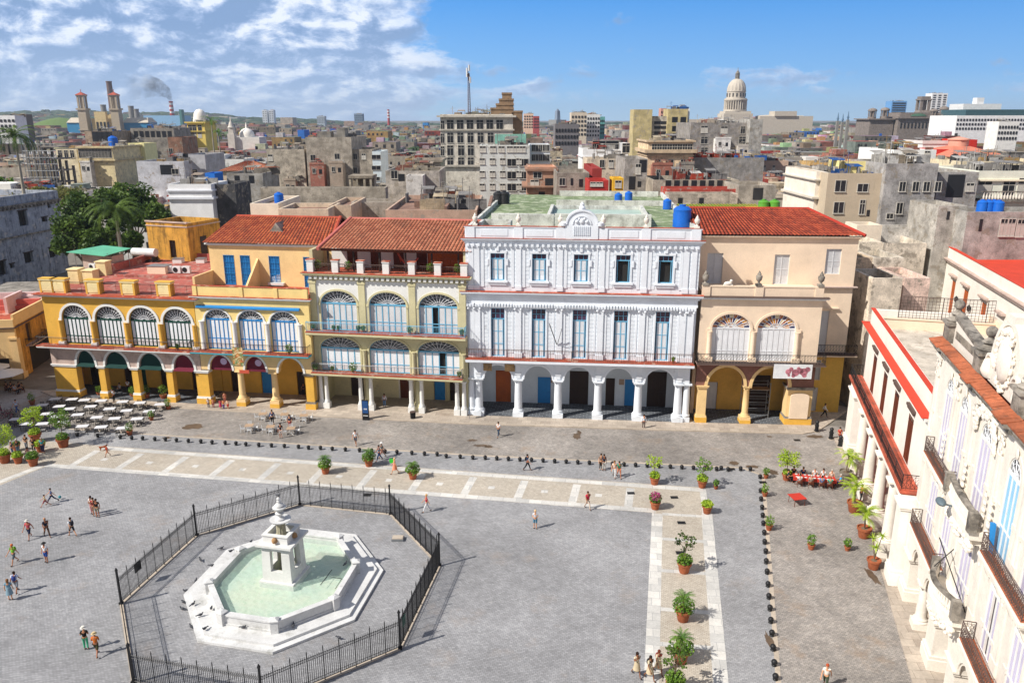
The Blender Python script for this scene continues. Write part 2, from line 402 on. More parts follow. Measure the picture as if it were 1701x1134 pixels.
tile_red = tiles('red barrel tiles', C('#c46c46'), C('#9c4a36'), C('#74483c'))
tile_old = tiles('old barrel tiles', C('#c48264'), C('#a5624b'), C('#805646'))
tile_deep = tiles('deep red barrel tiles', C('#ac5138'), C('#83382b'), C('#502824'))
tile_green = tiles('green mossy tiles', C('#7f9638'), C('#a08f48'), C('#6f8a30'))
bluet = plain('blue tank plastic', C('#1763c4'), .4)
greent = plain('green tank plastic', C('#5a9a34'), .4)
blackt = plain('black tank plastic', (.02, .02, .022), .5)
potm = paint('terracotta pot', C('#a8603f'), grime=.4, gcol=C('#6a4636'), mott=.25)
potg = paint('grey pot', C('#8f8578'), grime=.4, mott=.2)
metalw = plain('white painted metal', C('#dfe0e0'), .5)
metalg = plain('grey metal', C('#9a9da0'), .45, .6)
# ================================================================ THE SETTING: ground
A8 = radians(8.2)
cob = paving('grey cobbles', C('#a4a4a6'), C('#919193'), C('#78787a'), .26, .15, A8, .22, .24, C('#a08c78'))
cobtan = paving('worn brown grey cobbles', C('#a8a19a'), C('#8f8a86'), C('#6f6a66'), .26, .15, A8, .5, .34, C('#96806a'))
beige = paving('beige brick paving', C('#c6beb1'), C('#b2a99d'), C('#8f8474'), .26, .13, A8, .25, .12, C('#b09c84'))
marb = paving('pale marble slabs', C('#d6d3cd'), C('#b9b8b5'), C('#8f9093'), 1.2, .9, A8, .15, .16, C('#b0a898'))
slate = paving('dark slate paving', C('#5f646b'), C('#474b52'), C('#8b8f94'), .8, .42, A8, .1, .2, C('#55524e'), .5, .03)
flag = paving('tan flagstones', C('#bdb1a3'), C('#a89c90'), C('#82776b'), 1.1, .8, A8, .3, .2, C('#8c7765'))
kerbm = paint('kerb stone', C('#bdb0a0'), grime=.4, gcol=C('#6b6056'), mott=.15)
asph = paint('city street asphalt', C('#7d7871'), grime=.3, mott=.2)
def sheet(name, pts, z, mat, label=None, kind='structure'):
    m = M(); n = len(pts); m.add([(x, y, z) for x, y in pts], [tuple(range(n))]); o = m.build(name, mat); o['kind'] = kind
    if label: o['label'] = label
    return o
gm = M(); gm.add([(-9000,-300,0),(9000,-300,0),(9000,12000,0),(-9000,12000,0)], [(0,1,2,3)])
tag(gm.build('ground', asph), kind='structure')
sheet('plaza_paving', [(-64,8),(33,8),(39,60),(36.6,80),(26,83.2),(-60,96),(-78,100)], .006, cob)
def off(p, q, d):
    dx, dy = q[0]-p[0], q[1]-p[1]; l = hypot(dx, dy); return (-dy/l*d, dx/l*d)
def strip(name, p, q, w, z, mat):
    o = off(p, q, w); return sheet(name, [p, q, (q[0]+o[0], q[1]+o[1]), (p[0]+o[0], p[1]+o[1])], z, mat)
# brown-grey carriageway behind the line of iron balls
KL = [(-50.5,82.9), (-43.4,81.7), (-3.8,75.6), (23.2,72.6), (24.7,70.9), (17.05,43.2), (9.0,14.0)]
sheet('road', [(-62,85), (-50.5,83.2), (-43.4,82.0), (-3.8,75.9), (23.4,72.9), (25.0,70.9), (17.35,43.2), (9.3,14), (30,14), (38,60), (38,84), (26,83.2), (-60,96)], .010, cobtan)
for a, b in zip(KL, KL[1:]): strip('kerb_line', a, b, .32, .016, kerbm)
# marble-edged bands of beige brick
BF = [(-47.6,73.0), (12.9,63.3)]; BB = [(-43.9,78.0), (17.9,68.2)]
sheet('brick_band', [(-47.4,73.0), (12.9,63.3), (18.3,68.3), (-43.7,78.2)], .012, beige)
sheet('brick_band', [(12.8,63.3), (18.2,68.2), (17.9,63.2), (13.3,41.3), (8.0,14.0), (3.0,14.0), (8.3,41.3)], .0125, beige)
sheet('brick_band', [(-47.4,73.0), (-43.7,78.2), (-53.5,80), (-58,73), (-60,60), (-53.5,60)], .0122, beige)
strip('marble_strip', (-47.6,73.0), (12.9,63.35), .75, .018, marb)
strip('marble_strip', (-43.9,77.3), (17.9,67.45), .75, .018, marb)
strip('marble_strip', (8.25,41.3), (12.55,63.3), -.95, .0185, marb)
strip('marble_strip', (4.3,20.0), (8.25,41.3), -.95, .0185, marb)
strip('marble_strip', (12.6,41.3), (17.0,63.4), -.95, .0185, marb)
strip('marble_strip', (8.6,20.0), (12.6,41.3), -.95, .0185, marb)
strip('marble_strip', (17.1,63.4), (17.9,68.0), -.6, .0185, marb)
strip('marble_strip', (-47.6,73.0), (-54.0,61.0), -.75, .0187, marb)
for i in range(12):                                     # cross strips and centre squares of the long band
    t = (i+.35)/12; a = (-47.6+60.5*t, 73.7-9.65*t); b = (a[0]+3.6*1.02-1.9, a[1]+3.75-.1)
    t2 = t+.012; strip('marble_strip', (a[0]+.6, a[1]), (a[0]+1.35, a[1]+3.7), -.75, .0175, marb)
    c = (a[0]+3.5, a[1]+1.35); sheet('marble_square', [(c[0]-.32,c[1]-.27),(c[0]+.3,c[1]-.36),(c[0]+.4,c[1]+.24),(c[0]-.22,c[1]+.33)], .0172, marb)
for i, Y in enumerate((62.9, 58.6, 53.8, 48.8, 44.9, 40.4)):
    x0 = 8.25+4.3*(Y-41.3)/22+.95; strip('marble_strip', (x0, Y), (x0+3.45, Y-.45), .45, .0176, marb)
# raised pavement in front of the arcades
PV = [(-61,95.6), (-57,92.8), (-40.6,89.7), (-22.98,86.9), (-4.93,84.55), (20.5,82.4), (32.6,81.6), (34.4,82.3), (36.6,84.6), (41.2,89.6), (38.5,91.5), (33.5,86), (20,86.4), (-4,88.3), (-23,91), (-57,97)]
pm = M(); pm.prz(PV, .006, .13); tag(pm.build('pavement', flag), kind='structure')
km = M()
for a, b in zip(PV[1:9], PV[2:10]):
    o = off(a, b, -.16); km.prz([a, b, (b[0]+o[0], b[1]+o[1]), (a[0]+o[0], a[1]+o[1])], .006, .136)
tag(km.build('kerb', kerbm), kind='structure')
pr = M(); pr.prz([(31.2,62), (28.9,54.2), (25.07,41.3), (20.3,25), (30,25), (34,50), (38,62), (40.6,72), (38,80.5), (35.6,80.5), (34.2,74)][::-1], .006, .14); tag(pr.build('pavement', flag), kind='structure')
# damp patches and gratings on the ground
def blob(name, px, py, rx, ry, mat, z=.021, kind='structure', seed=0, lab=None):
    rnd = random.Random(seed+int(px)); x, y, _ = G(px, py); n = 22
    r = [1+rnd.uniform(-.28, .22) for _ in range(n)]
    return sheet(name, [(x+rx*r[i]*cos(2*pi*i/n), y+ry*r[i]*sin(2*pi*i/n)) for i in range(n)], z, mat, lab, kind)
damp = paint('damp cobbles', C('#6d5c4c'), grime=.4, mott=.3, rough=.45); pale = paint('pale rubbed cobbles', C('#b9b0a4'), grime=.3, mott=.3)
for (px, py, rx, ry) in ((321,708.5,1.15,.75), (800,740,.9,.35), (784,731,.6,.3), (812,742,.5,.3), (958,724,.4,.9), (962,718,.25,.5), (1354,725,.95,.5), (1278,725,.3,.2), (277,727,.5,.3), (1219,769,.5,.5), (1250,775,.7,.35), (1284,784,.5,.6), (1450,957,.3,1.2), (1279,1065,.25,1.0), (740,697,4.5,.35), (860,700,3.5,.3)):
    blob('damp_patch', px, py, rx, ry, damp)
for (px, py) in ((1324,731), (1215,779), (1267,801), (1132,868), (1130,918), (1048,819), (610,822), (1120,826)):
    x, y, _ = G(px, py); g = M(); g.box(x-.35, x+.35, y-.25, y+.25, .02, .035)
    for k in range(5): g.box(x-.3+k*.13, x-.26+k*.13, y-.2, y+.2, .035, .045)
    tag(g.build('drain_grate', iron), 'small iron drain grate '+{1324:'near the cannon bollards',1215:'in the back kerb line',1267:'at the kerb bend',1132:'between bougainvillea pot and round bush',1130:'beside the big leaved sapling',1048:'at the inner band corner',610:'between two fern pots',1120:'near the thin sapling'}[px], 'grate', 'drain grates in the paving')
# ================================================================ shared facade builders
def arched_window(parent, a, b, zb, zs, zt, y, n, frame, shut, rays=9, hrail=.36, colours=None, name='window', rows=1, mid=True, open_=()):
    fm = M(); w = (b-a); t = .07
    fm.box(a, a+t, y, y+.1, zb, zs); fm.box(b-t, b, y, y+.1, zb, zs); fm.box(a, b, y-.02, y+.1, zs-.09, zs+.09); fm.box(a, b, y, y+.1, zb, zb+.1)
    bw = w/n
    for i in range(1, n): fm.box(a+i*bw-.045, a+i*bw+.045, y, y+.1, zb, zs)
    if mid: fm.box(a, b, y+.002, y+.098, zb+(zs-zb)*hrail-.04, zb+(zs-zb)*hrail+.04)
    c = (a+b)/2; rx = w/2; rz = zt-zs
    fm.ring(a+t, b-t, zs, zt-t, t, y, y+.1); fn = M()
    fn.ring(c-rx*.34, c+rx*.34, zs, zs+rz*.34, .035, y+.005, y+.07, 12)
    fn.ring(c-rx*.68, c+rx*.68, zs, zs+rz*.70, .03, y+.005, y+.07, 14)
    for i in range(1, rays):
        an = pi*i/rays; ca, sa = cos(an), sin(an)
        fn.tube((c-rx*.12*ca, y+.04, zs+rz*.12*sa), (c-rx*.96*ca, y+.04, zs+rz*.96*sa), .03, 4, cap=False)
        a2 = an+pi/rays/2*(1 if i < rays-1 else -1); fn.tube((c-rx*.68*cos(an), y+.03, zs+rz*.7*sin(an)), (c-rx*.96*cos(a2), y+.03, zs+rz*.96*sin(a2)), .02, 3, cap=False)
    fo = fm.build(name, frame, parent); fn.build('fan_tracery', shutw, fo); sh = M()
    for i in range(n):
        if i in open_: continue
        x0, x1 = a+i*bw+.06, a+(i+1)*bw-.06
        if i == 0: x0 += .02
        zc = zb+(zs-zb)*hrail if mid else zb
        sh.box(x0, x1, y+.05, y+.08, zb+.1, zs-.09)
        z = zc+.12
        while z < zs-.16: sh.hexa([(x0+.05,y+.03,z),(x1-.05,y+.03,z),(x1-.05,y+.06,z+.05),(x0+.05,y+.06,z+.05),(x0+.05,y+.03,z+.015),(x1-.05,y+.03,z+.015),(x1-.05,y+.06,z+.065),(x0+.05,y+.06,z+.065)]); z += .13
        if mid and zc-zb > .5: sh.box(x0+.07, x1-.07, y+.035, y+.06, zb+.2, zc-.12)
    sh.build('shutter', shut, fo)
    if open_:
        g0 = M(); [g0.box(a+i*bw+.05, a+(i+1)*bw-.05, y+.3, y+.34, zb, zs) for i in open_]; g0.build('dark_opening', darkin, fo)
    if colours:
        g = M(); cols = []; rnd = random.Random(5)
        for ri, (r0, r1) in enumerate(((.0,.34), (.36,.68), (.70,.97))):
            for i in range(rays):
                a0, a1 = pi*i/rays, pi*(i+1)/rays
                P = [(c-rx*r*cos(an), zs+.02+rz*r*sin(an)) for r, an in ((max(r0,.02),a0),(r1,a0),(r1,a1),(max(r0,.02),a1))]
                k = len(g.f); g.pry(P, y+.05, y+.07); cols += [colours[(i+ri*2) % len(colours)]]*(len(g.f)-k)
        g.build('stained_fanlight', stained, fo, cols=cols)
    else:
        g = M(); g.half(a+t, b-t, zs+.05, zt-t, y+.05, y+.075); g.build('fanlight', glassd, fo)
    return fo
m_, t_, b_ = newmat('stained glass'); an_ = t_.nodes.new('ShaderNodeVertexColor'); an_.layer_name = 'col'; L(t_, an_.outputs[0], b_.inputs['Base Color']); b_.inputs['Roughness'].default_value = .3; stained = m_
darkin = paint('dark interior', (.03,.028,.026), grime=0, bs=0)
def rect_window(parent, a, b, z0, z1, y, frame, shut, name='window', rows=4, glassrow=0.0, n=2, side=None, open_=False, bars=False):
    fm = M(); t = .06
    fm.box(a, a+t, y, y+.1, z0, z1); fm.box(b-t, b, y, y+.1, z0, z1); fm.box(a, b, y-.01, y+.1, z1-t, z1); fm.box(a, b, y-.01, y+.1, z0, z0+.08)
    zt = z1-glassrow
    if glassrow:
        fm.box(a, b, y-.01, y+.1, zt-.05, zt+.05)
        for i in range(1, 3): fm.box(a+(b-a)*i/3-.02, a+(b-a)*i/3+.02, y+.01, y+.09, zt, z1)
        if glassrow > .8: fm.box(a, b, y+.01, y+.09, zt+glassrow*.5-.02, zt+glassrow*.5+.02)
    ia, ib = (a+.2, b-.2) if side else (a, b)
    if side: fm.box(ia-.03, ia+.03, y, y+.1, z0, zt); fm.box(ib-.03, ib+.03, y, y+.1, z0, zt)
    if not open_:
        for i in range(1, n): fm.box(ia+(ib-ia)*i/n-.05, ia+(ib-ia)*i/n+.05, y, y+.1, z0, zt)
        for k in range(1, rows): fm.box(ia, ib, y+.005, y+.09, z0+(zt-z0)*k/rows-.03, z0+(zt-z0)*k/rows+.03)
    if bars:
        for i in range(7): fm.box(a+(b-a)*i/6-.015, a+(b-a)*i/6+.015, y-.12, y-.09, z0-.1, z1+.05)
        for k in range(6): fm.box(a-.03, b+.03, y-.12, y-.09, z0+(z1-z0)*k/5-.02, z0+(z1-z0)*k/5+.02)
    fo = fm.build(name, frame, parent)
    s = M(); ya = y+(.4 if open_ else .05)
    if open_: s.box(ia, ib, y+.25, y+.28, z0+.05, zt); s.build('dark_opening', darkin, fo)
    else:
        s.box(ia+.04, ib-.04, y+.055, y+.08, z0+.06, zt-.04); z = z0+(zt-z0)*.3
        while z < zt-.2: s.box(ia+.1, ib-.1, y+.03, y+.056, z, z+.05); z += .12
        s.build('shutter', shut, fo)
    if glassrow or side:
        g = M()
        if glassrow: g.box(a+.03, b-.03, y+.04, y+.07, zt, z1-.04)
        if side: g.box(a+.03, ia-.02, y+.04, y+.07, z0+.1, zt); g.box(ib+.02, b-.03, y+.04, y+.07, z0+.1, zt)
        g.build('pane', side or glassd, fo)
    return fo
def column(parent, x, z1, r, mat, y=.35, base=.9, bw=None, name='column', bmat=None, z0=.13, plinth=True):
    m = M(); bw = bw or r*2.9
    m.box(x-bw/2, x+bw/2, y-bw/2, y+bw/2, z0, z0+base)
    m.lathe(x, y, [(bw*.5,z0+base),(bw*.52,z0+base+.08),(r*1.25,z0+base+.16),(r*1.28,z0+base+.26),(r*1.05,z0+base+.34),(r,z0+base+.5),(r*.97,z0+(z1-z0)*.5),(r*.86,z1-.5),(r*.98,z1-.45),(r*.88,z1-.38),(r*.9,z1-.26),(r*1.2,z1-.16)], 18)
    m.box(x-r*1.3, x+r*1.3, y-r*1.3, y+r*1.3, z1-.16, z1)
    o = m.build(name, mat, parent)
    if bmat:
        p = M(); p.box(x-bw/2-.03, x+bw/2+.03, y-bw/2-.03, y+bw/2+.03, z0, z0+base*.55); p.build('plinth', bmat, o)
    return o
def pier(parent, x0, x1, z1, mat, y0=0, y1=.9, base=.9, bmat=None, name='pier', z0=.13, cap=None):
    m = M(); m.box(x0, x1, y0+.03, y1, z0, z1)
    o = m.build(name, mat, parent)
    b = M(); b.box(x0-.14, x1+.14, y0-.14, y1+.1, z0, z0+base*.8)
    b.build('plinth', bmat or mat, o); b = M()
    b.box(x0-.1, x1+.1, y0-.1, y1+.06, z0+base*.8, z0+base*1.05); b.hexa([(x0-.14,y0-.14,z0+base*.8),(x1+.14,y0-.14,z0+base*.8),(x1+.14,y1+.1,z0+base*.8),(x0-.14,y1+.1,z0+base*.8),(x0-.005,y0+.025,z0+base),(x1+.005,y0+.025,z0+base),(x1+.005,y1,z0+base),(x0-.005,y1,z0+base)])
    b.build('base_moulding', cap or mat, o)
    c = M(); c.box(x0-.12, x1+.12, y0-.1, y1+.06, z1-.28, z1-.1); c.box(x0-.2, x1+.2, y0-.17, y1+.1, z1-.1, z1+.04); c.build('capital', cap or mat, o)
    return o
def cornice(parent, x0, x1, z, steps, mat, name='cornice', y=0, left=True, right=True, dent=0):
    m = M()
    for (h0, h1, p) in steps: m.box(x0-(p if left else 0), x1+(p if right else 0), y-p, y+.04, z+h0, z+h1)
    if dent:
        n = int((x1-x0)/dent)
        for i in range(n): xx = x0+(i+.5)*(x1-x0)/n; m.box(xx-dent*.24, xx+dent*.24, y-steps[-1][2]*.72, y-.01, z+steps[0][0]-.3, z+steps[0][0]-.003)
    return m.build(name, mat, parent)
def balcony(parent, x0, x1, z0, z1, p, slabm, edgem, railh, rlm, sp=.17, zig=False, ends=True, y=0, brack=0, botmat=None):
    m = M(); m.box(x0, x1, y-p, y-.0, z0+.12, z1-.03)
    m.box(x0-.05, x1+.05, y-p-.05, y-.01, z0+.2, z1-.1)
    for k in range(brack): xx = x0+.4+(x1-x0-.8)*k/max(1, brack-1); m.hexa([(xx-.12,y-p*.35,z0-.35),(xx+.12,y-p*.35,z0-.35),(xx+.12,y-.01,z0-.5),(xx-.12,y-.01,z0-.5),(xx-.12,y-p*.9,z0+.1),(xx+.12,y-p*.9,z0+.1),(xx+.12,y-.01,z0+.1),(xx-.12,y-.01,z0+.1)])
    o = m.build('balcony', slabm, parent)
    f = M(); f.box(x0-.02, x1+.02, y-p-.02, y-.012, z1-.03, z1); f.box(x0-.07, x1+.07, y-p-.07, y-p-.051, z1-.11, z1-.02); f.build('balcony_floor', edgem, o)
    r = M(); pts = [(x0+.05, y-.05), (x0+.05, y-p+.06), (x1-.05, y-p+.06), (x1-.05, y-.05)] if ends else [(x0+.05, y-p+.06), (x1-.05, y-p+.06)]
    r.rail(pts, z1, railh, sp, .014, zig); r.build('railing', rlm, o)
    return o
def urn(m, x, y, z, s=1.0):
    m.box(x-.28*s, x+.28*s, y-.28*s, y+.28*s, z, z+.22*s)
    m.lathe(x, y, [(.2*s,z+.22*s),(.12*s,z+.3*s),(.1*s,z+.4*s),(.26*s,z+.58*s),(.32*s,z+.85*s),(.3*s,z+1.0*s),(.18*s,z+1.05*s),(.2*s,z+1.15*s),(.12*s,z+1.28*s),(.05*s,z+1.42*s),(.01,z+1.5*s)], 12)
def box_roof(parent, x0, x1, y0, y1, z, mat, name='roof', par=.0, pmat=None):
    m = M(); m.box(x0, x1, y0, y1, z-.3, z); o = m.build(name, mat, parent)
    if par:
        p = M(); t = .28; p.box(x0, x0+t, y0, y1, z, z+par); p.box(x1-t, x1, y0, y1, z, z+par); p.box(x0+t, x1-t, y1-t, y1, z, z+par); p.box(x0+t, x1-t, y0, y0+t, z, z+par); p.build('parapet', pmat or mat, o)
    return o
def arcade_back(parent, x0, x1, y, z1, wallm, floorm, doors, y0=-.1, ceil=None):
    w = M(); ops = [(a, b, .16, zt, zt) for a, b, zt, _m in doors]; w.wall(x0, x1, .16, z1, y, y+.3, ops); w.box(x0, x1, .9, y, z1, z1+.12); w.build('arcade_wall', wallm, parent)
    f = M(); f.box(x0, x1, y0, y+.6, .02, .16); f.build('arcade_floor', floorm, parent)
    for a, b, zt, dm in doors:
        d_ = M(); d_.box(a, b, y+.16, y+.22, .16, zt); n = max(2, round((b-a)/.5))
        for i in range(n):
            xa, xb = a+(b-a)*i/n+.08, a+(b-a)*(i+1)/n-.08
            d_.box(xa, xb, y+.12, y+.16, .4, .16+(zt-.16)*.42); d_.box(xa, xb, y+.12, y+.16, .16+(zt-.16)*.48, zt-.15)
        o = d_.build('door', dm, parent)
        fr = M(); fr.box(a-.16, a, y-.06, y+.1, .16, zt+.16); fr.box(b, b+.16, y-.06, y+.1, .16, zt+.16); fr.box(a, b, y-.06, y+.1, zt, zt+.16); fr.build('frame', wallm if dm is not brownw else stonew, o)
# ================================================================ WHITE PALACE
D_ = thing('white_palace', 'white two storey palace above a five arch arcade with blue shutters and a crested parapet', 'building', (-5.23, 87.24, 0), radians(-5.32))
cen = [3.62, 8.3, 12.95, 17.6, 22.25]
arch = [(cen[i]-1.62, cen[i]+1.62, .13, 4.75, 6.42) for i in range(5)]
w = M(); w.wall(.25, 25.65, 4.75, 6.85, 0, .7, [(a, b, 4.75, 4.75, t) for a, b, _, _, t in arch]); w.build('arcade_front', white, D_)
colx = [1.3, 5.97, 10.63, 15.28, 19.93, 24.5]
for i, x in enumerate(colx): column(D_, x, 4.78, .46, white, y=.35, base=.55, bw=1.25)
column(D_, 25.45, 4.78, .40, white, y=.35, base=.55, bw=.9); column(D_, .42, 4.78, .40, white, y=.35, base=.55, bw=.82)
fc = M()
for x in colx: fc.box(x-.26, x+.26, -.12, .0, 4.9, 6.8); fc.box(x-.34, x+.34, -.17, 0, 5.35, 5.6); fc.box(x-.42, x+.42, -.2, -.002, 6.5, 6.84)
for a, b, _, zs, zt in arch: fc.ring(a, b, zs, zt, .2, -.06, -.002)
fc.build('arcade_trim', trimb, D_)
arcade_back(D_, .25, 25.6, 4.6, 6.2, paint('pale blue grey plaster', C('#d3dbe2'), grime=.15, mott=.06), slate,
    [(2.8,4.7,4.3,orangew), (8.0,9.6,3.6,bluew), (11.9,14.2,4.5,darkw), (16.3,17.4,3.7,darkw), (18.6,20.2,3.6,bluew), (21.3,23.6,4.7,darkw)])
# first floor wall with five tall openings, second floor with five
wins1 = [(c-.78, c+.78, 7.5, 13.2, 13.2) for c in cen]; wins2 = [(c-.8, c+.8, 16.45, 19.5, 19.5) for c in cen]
w = M(); w.wall(0, 25.9, 6.85, 15.2, 0, .45, wins1); w.wall(0, 25.9, 15.2, 21.2, 0, .45, wins2); w.wall(0, .4, .13, 6.85, .72, 36, []); w.build('wall', white, D_)
# horizontal board joints
j = M()
for k in range(13):
    z = 7.95+k*.46
    xs = sorted([0.0]+[v for c in cen for v in (c-1.12, c+1.12)]+[25.9])
    for x0, x1 in zip(xs[::2], xs[1::2]): j.box(x0, x1, -.035, -.001, z, z+.40)
for k in range(11):
    z = 15.75+k*.46
    for x0, x1 in zip(xs[::2], xs[1::2]): j.box(x0, x1, -.035, -.001, z, z+.40)
j.split('rusticated_boards', white, D_)
p = M(); pil = [.62, 1.28, 5.97, 10.63, 15.28, 19.93, 24.45, 25.3]
for x in pil:
    p.box(x-.34, x+.34, -.2, -.036, 7.42, 13.3); p.box(x-.44, x+.44, -.26, -.037, 7.42, 8.0); p.box(x-.42, x+.42, -.3, -.037, 13.3, 13.42); p.box(x-.46, x+.46, -.36, -.037, 13.42, 13.72)
    p.lathe(x-.34, -.3, [(.12,13.12),(.16,13.22),(.12,13.36)], 8); p.lathe(x+.34, -.3, [(.12,13.12),(.16,13.22),(.12,13.36)], 8)
    p.box(x-.3, x+.3, -.14, -.036, 15.5, 20.4); p.box(x-.36, x+.36, -.17, -.036, 20.1, 20.6); p.box(x-.36, x+.36, -.2, -.038, 15.35, 15.9)
for x in (3.62-1.9, 3.62+1.9): pass
for c in cen:
    for sx in (-1, 1): p.box(c+sx*1.7-.16, c+sx*1.7+.16, -.09, -.036, 15.7, 20.3); p.box(c+sx*1.72-.1, c+sx*1.72+.1, -.09, -.036, 8.0, 13.2)
p.split('pilaster', trimb, D_)
cornice(D_, 0, 25.9, 13.75, [(0,.28,.12),(.30,.85,.08),(.86,1.05,.3),(1.06,1.25,.5),(1.26,1.42,.62)], trimb, 'entablature', dent=.33)
cornice(D_, 0, 25.9, 15.18, [(0,.05,.66)], terra, 'cornice_tiles')
cornice(D_, 0, 25.9, 20.62, [(0,.22,.10),(.23,.45,.26),(.46,.60,.45)], trimb, 'cornice', dent=.6)
cornice(D_, 0, 25.9, 21.225, [(0,.05,.5)], terra, 'cornice_tiles')
def surround(c, z0, z1, s):
    m = M(); m.box(c-1.0, c-.79, -.12, .05, z0, z1+.05); m.box(c+.79, c+1.0, -.12, .05, z0, z1+.05); m.box(c-1.05, c+1.05, -.14, .05, z1+.05, z1+.32)
    if s: m.box(c-1.15, c+1.15, -.28, .05, z0-.22, z0); m.box(c-1.0, c+1.0, -.16, .04, z0-.5, z0-.22); m.box(c-.16, c+.16, -.24, -.0, z1+.32, z1+.85); m.box(c-1.2, c-1.0, -.18, .0, z1-1.3, z1-.6); m.box(c+1.0, c+1.2, -.18, 0, z1-1.3, z1-.6)
    m.build('window_surround', trimb, D_)
redglass = paint('dark red and blue glass', C('#4a2f4a'), grime=0, mott=.5, rough=.15, spec=.6, bs=0)
for i, c in enumerate(cen):
    surround(c, 7.45, 13.2, 0); rect_window(D_, c-.78, c+.78, 7.5, 13.2, .12, lblue, shutw, rows=3, glassrow=1.25, n=2, side=redglass)
    surround(c, 16.45, 19.5, 1); rect_window(D_, c-.8, c+.8, 16.45, 19.5, .12, lblue, shutw, rows=2, glassrow=.6, n=2, side=redglass, open_=i > 2)
balcony(D_, 0, 25.9, 6.8, 7.42, 1.0, trimb, terra, 1.15, rusty, .2, brack=0)
# parapet with panels, crest and roof
pr_ = M(); pr_.box(0, 25.9, -.25, .1, 21.28, 22.45); pr_.box(-.08, 25.98, -.33, .16, 22.45, 22.55)
for x in [.6, 5.97, 10.63, 15.28, 19.93, 25.3]: pr_.box(x-.5, x+.5, -.34, -.25, 21.28, 22.44)
for c in (3.3, 8.3, 17.6, 22.6): pr_.box(c-1.5, c+1.5, -.29, -.25, 21.5, 22.25)
po = pr_.build('parapet', trimb, D_)
tb = M(); tb.box(-.1, 25.99, -.35, .18, 22.55, 22.6); tb.build('parapet_tiles', terra, po)
cr = M(); cr.box(11.15, 14.75, -.42, .14, 21.28, 22.9); cr.half(11.35, 14.55, 22.9, 24.3, -.42, .14, 20); cr.ring(11.35, 14.55, 22.9, 24.3, .2, -.52, .2, 20)
cr.ring(12.0, 13.9, 22.9, 23.75, .1, -.5, -.42, 14); cr.lathe(12.95, -.15, [(.3,24.45),(.36,24.7),(.2,24.9),(.24,25.05),(.05,25.3)], 10)
for i in range(9): cr.box(12.05+i*.21, 12.15+i*.21, -.5, -.42, 21.7, 22.7)
for sx in (-1, 1): cr.lathe(12.95+sx*2.0, -.2, [(.15,22.6),(.4,22.75),(.42,23.05),(.15,23.2)], 10); cr.ball((12.95+sx*.55,-.45,23.2), .2, 8); cr.ball((12.95+sx*.3,-.45,23.5), .14, 8)
cr.ball((12.95,-.46,23.25), .26, 10, 1, .5, 1.2)
cr.build('crest', trimb, po)
for x in (1.15, 5.97, 10.6, 15.28, 19.93, 25.35):
    u = M(); urn(u, x, -.08, 22.6, .95); u.build('urn', stonew, po)
rf = box_roof(D_, .1, 25.7, .12, 46, 21.75, greenroof)
rp = M()
for (x0, x1, y0, y1, z1) in ((.0,.35,.2,46,22.35), (25.45,25.85,.2,46,22.35), (3.0,9.6,6.6,7.2,23.1), (9.7,21.0,6.6,7.1,23.2), (1.5,5.0,3.0,3.3,22.9), (1.5,1.8,.3,3.3,22.9), (4.7,5.0,1.0,3.0,22.9), (20.6,21.0,7.1,22,22.7), (8.6,9.0,7.1,22,22.7), (9.0,20.6,21.7,22,22.6), (9.0,20.6,12,12.3,22.3), (9,25,30,30.3,22.5),(9,25,44,44.4,22.6), (2,6.5,8,8.3,23.0)):
    rp.box(x0, x1, y0, y1, 21.76, z1)
rp.build('roof_wall', paint('patchy white roof wall', C('#dcdcd6'), grime=.6, gcol=C('#77756c'), mott=.2), rf)
rq = M(); rq.box(9.05, 20.55, 12.35, 21.6, 21.77, 22.1); rq.build('skylight_slab', paint('pale teal slab', C('#a9bdb4'), grime=.3), rf)
bw_ = M(); bw_.box(.1, 25.7, 45.7, 46, .1, 21.6); bw_.box(25.3, 25.7, .7, 46, .1, 21.6); bw_.build('side_wall', paint('stained side wall', C('#b9a594'), grime=.6), D_)
for (x, y, s) in ((.9,3.6,1),):
    pass
# flag bracket poles on the first floor wall
fp = M(); fp.tube((10.4,-.3,9.2), (9.6,-1.5,11.9), .05, 6); fp.tube((10.5,-.3,9.2), (11.0,-1.6,11.4), .03, 5); fp.build('flag_pole', iron, D_)
sg = M(); sg.box(8.1+1.5, 9.1+1.5, 4.52, 4.58, 2.9, 3.6); sg.box(17.9, 18.5, 4.52, 4.58, 2.9, 3.6); sg.split('notice_board', plain('notice board', C('#a98f7a')), D_)
bn = M(); bn.box(1.9,2.9,-.1,-.07,5.7,6.6); bn.box(4.4,5.6,-.1,-.07,5.7,6.6); bn.build('old_fresco_patch', paint('faded fresco', C('#b59468'), grime=.6, mott=.4), D_)
# ================================================================ OLIVE HOUSE with loggias
O_ = thing('olive_house', 'olive and cream house with two rows of blue fanlight loggias and a tiled attic gallery', 'building', (-23.63, 89.66, 0), radians(-8.54))
W_ = 18.65
for (xs) in ((.45, 1.15), (5.45, 6.75), (11.7, 13.0), (17.3, 18.15)):
    for k, x in enumerate(xs): column(O_, x, 4.35, .26, trimw, y=.2, base=.7, bw=.72)
for x in (.0, 6.1, 12.35, 18.3):
    column(O_, x+.05, 4.35, .40, olive, y=.95, base=.7, bw=1.1)
lv1 = [(.78,5.72), (6.85,11.75), (12.75,17.72)]; lv2 = [(1.2,5.6), (7.1,11.55), (13.05,17.6)]
w = M(); w.box(-.3, W_, .0, .7, 4.35, 4.9); w.wall(0, W_, 4.9, 9.8, 0, .5, [(a, b, 4.9, 7.75, 9.15) for a, b in lv1]); w.build('lower_wall', olive, O_)
w = M(); w.wall(0, W_, 9.8, 16.0, 0, .5, [(a, b, 9.8, 13.2, 14.75) for a, b in lv2]); w.build('upper_wall', trimw, O_)
t = M()
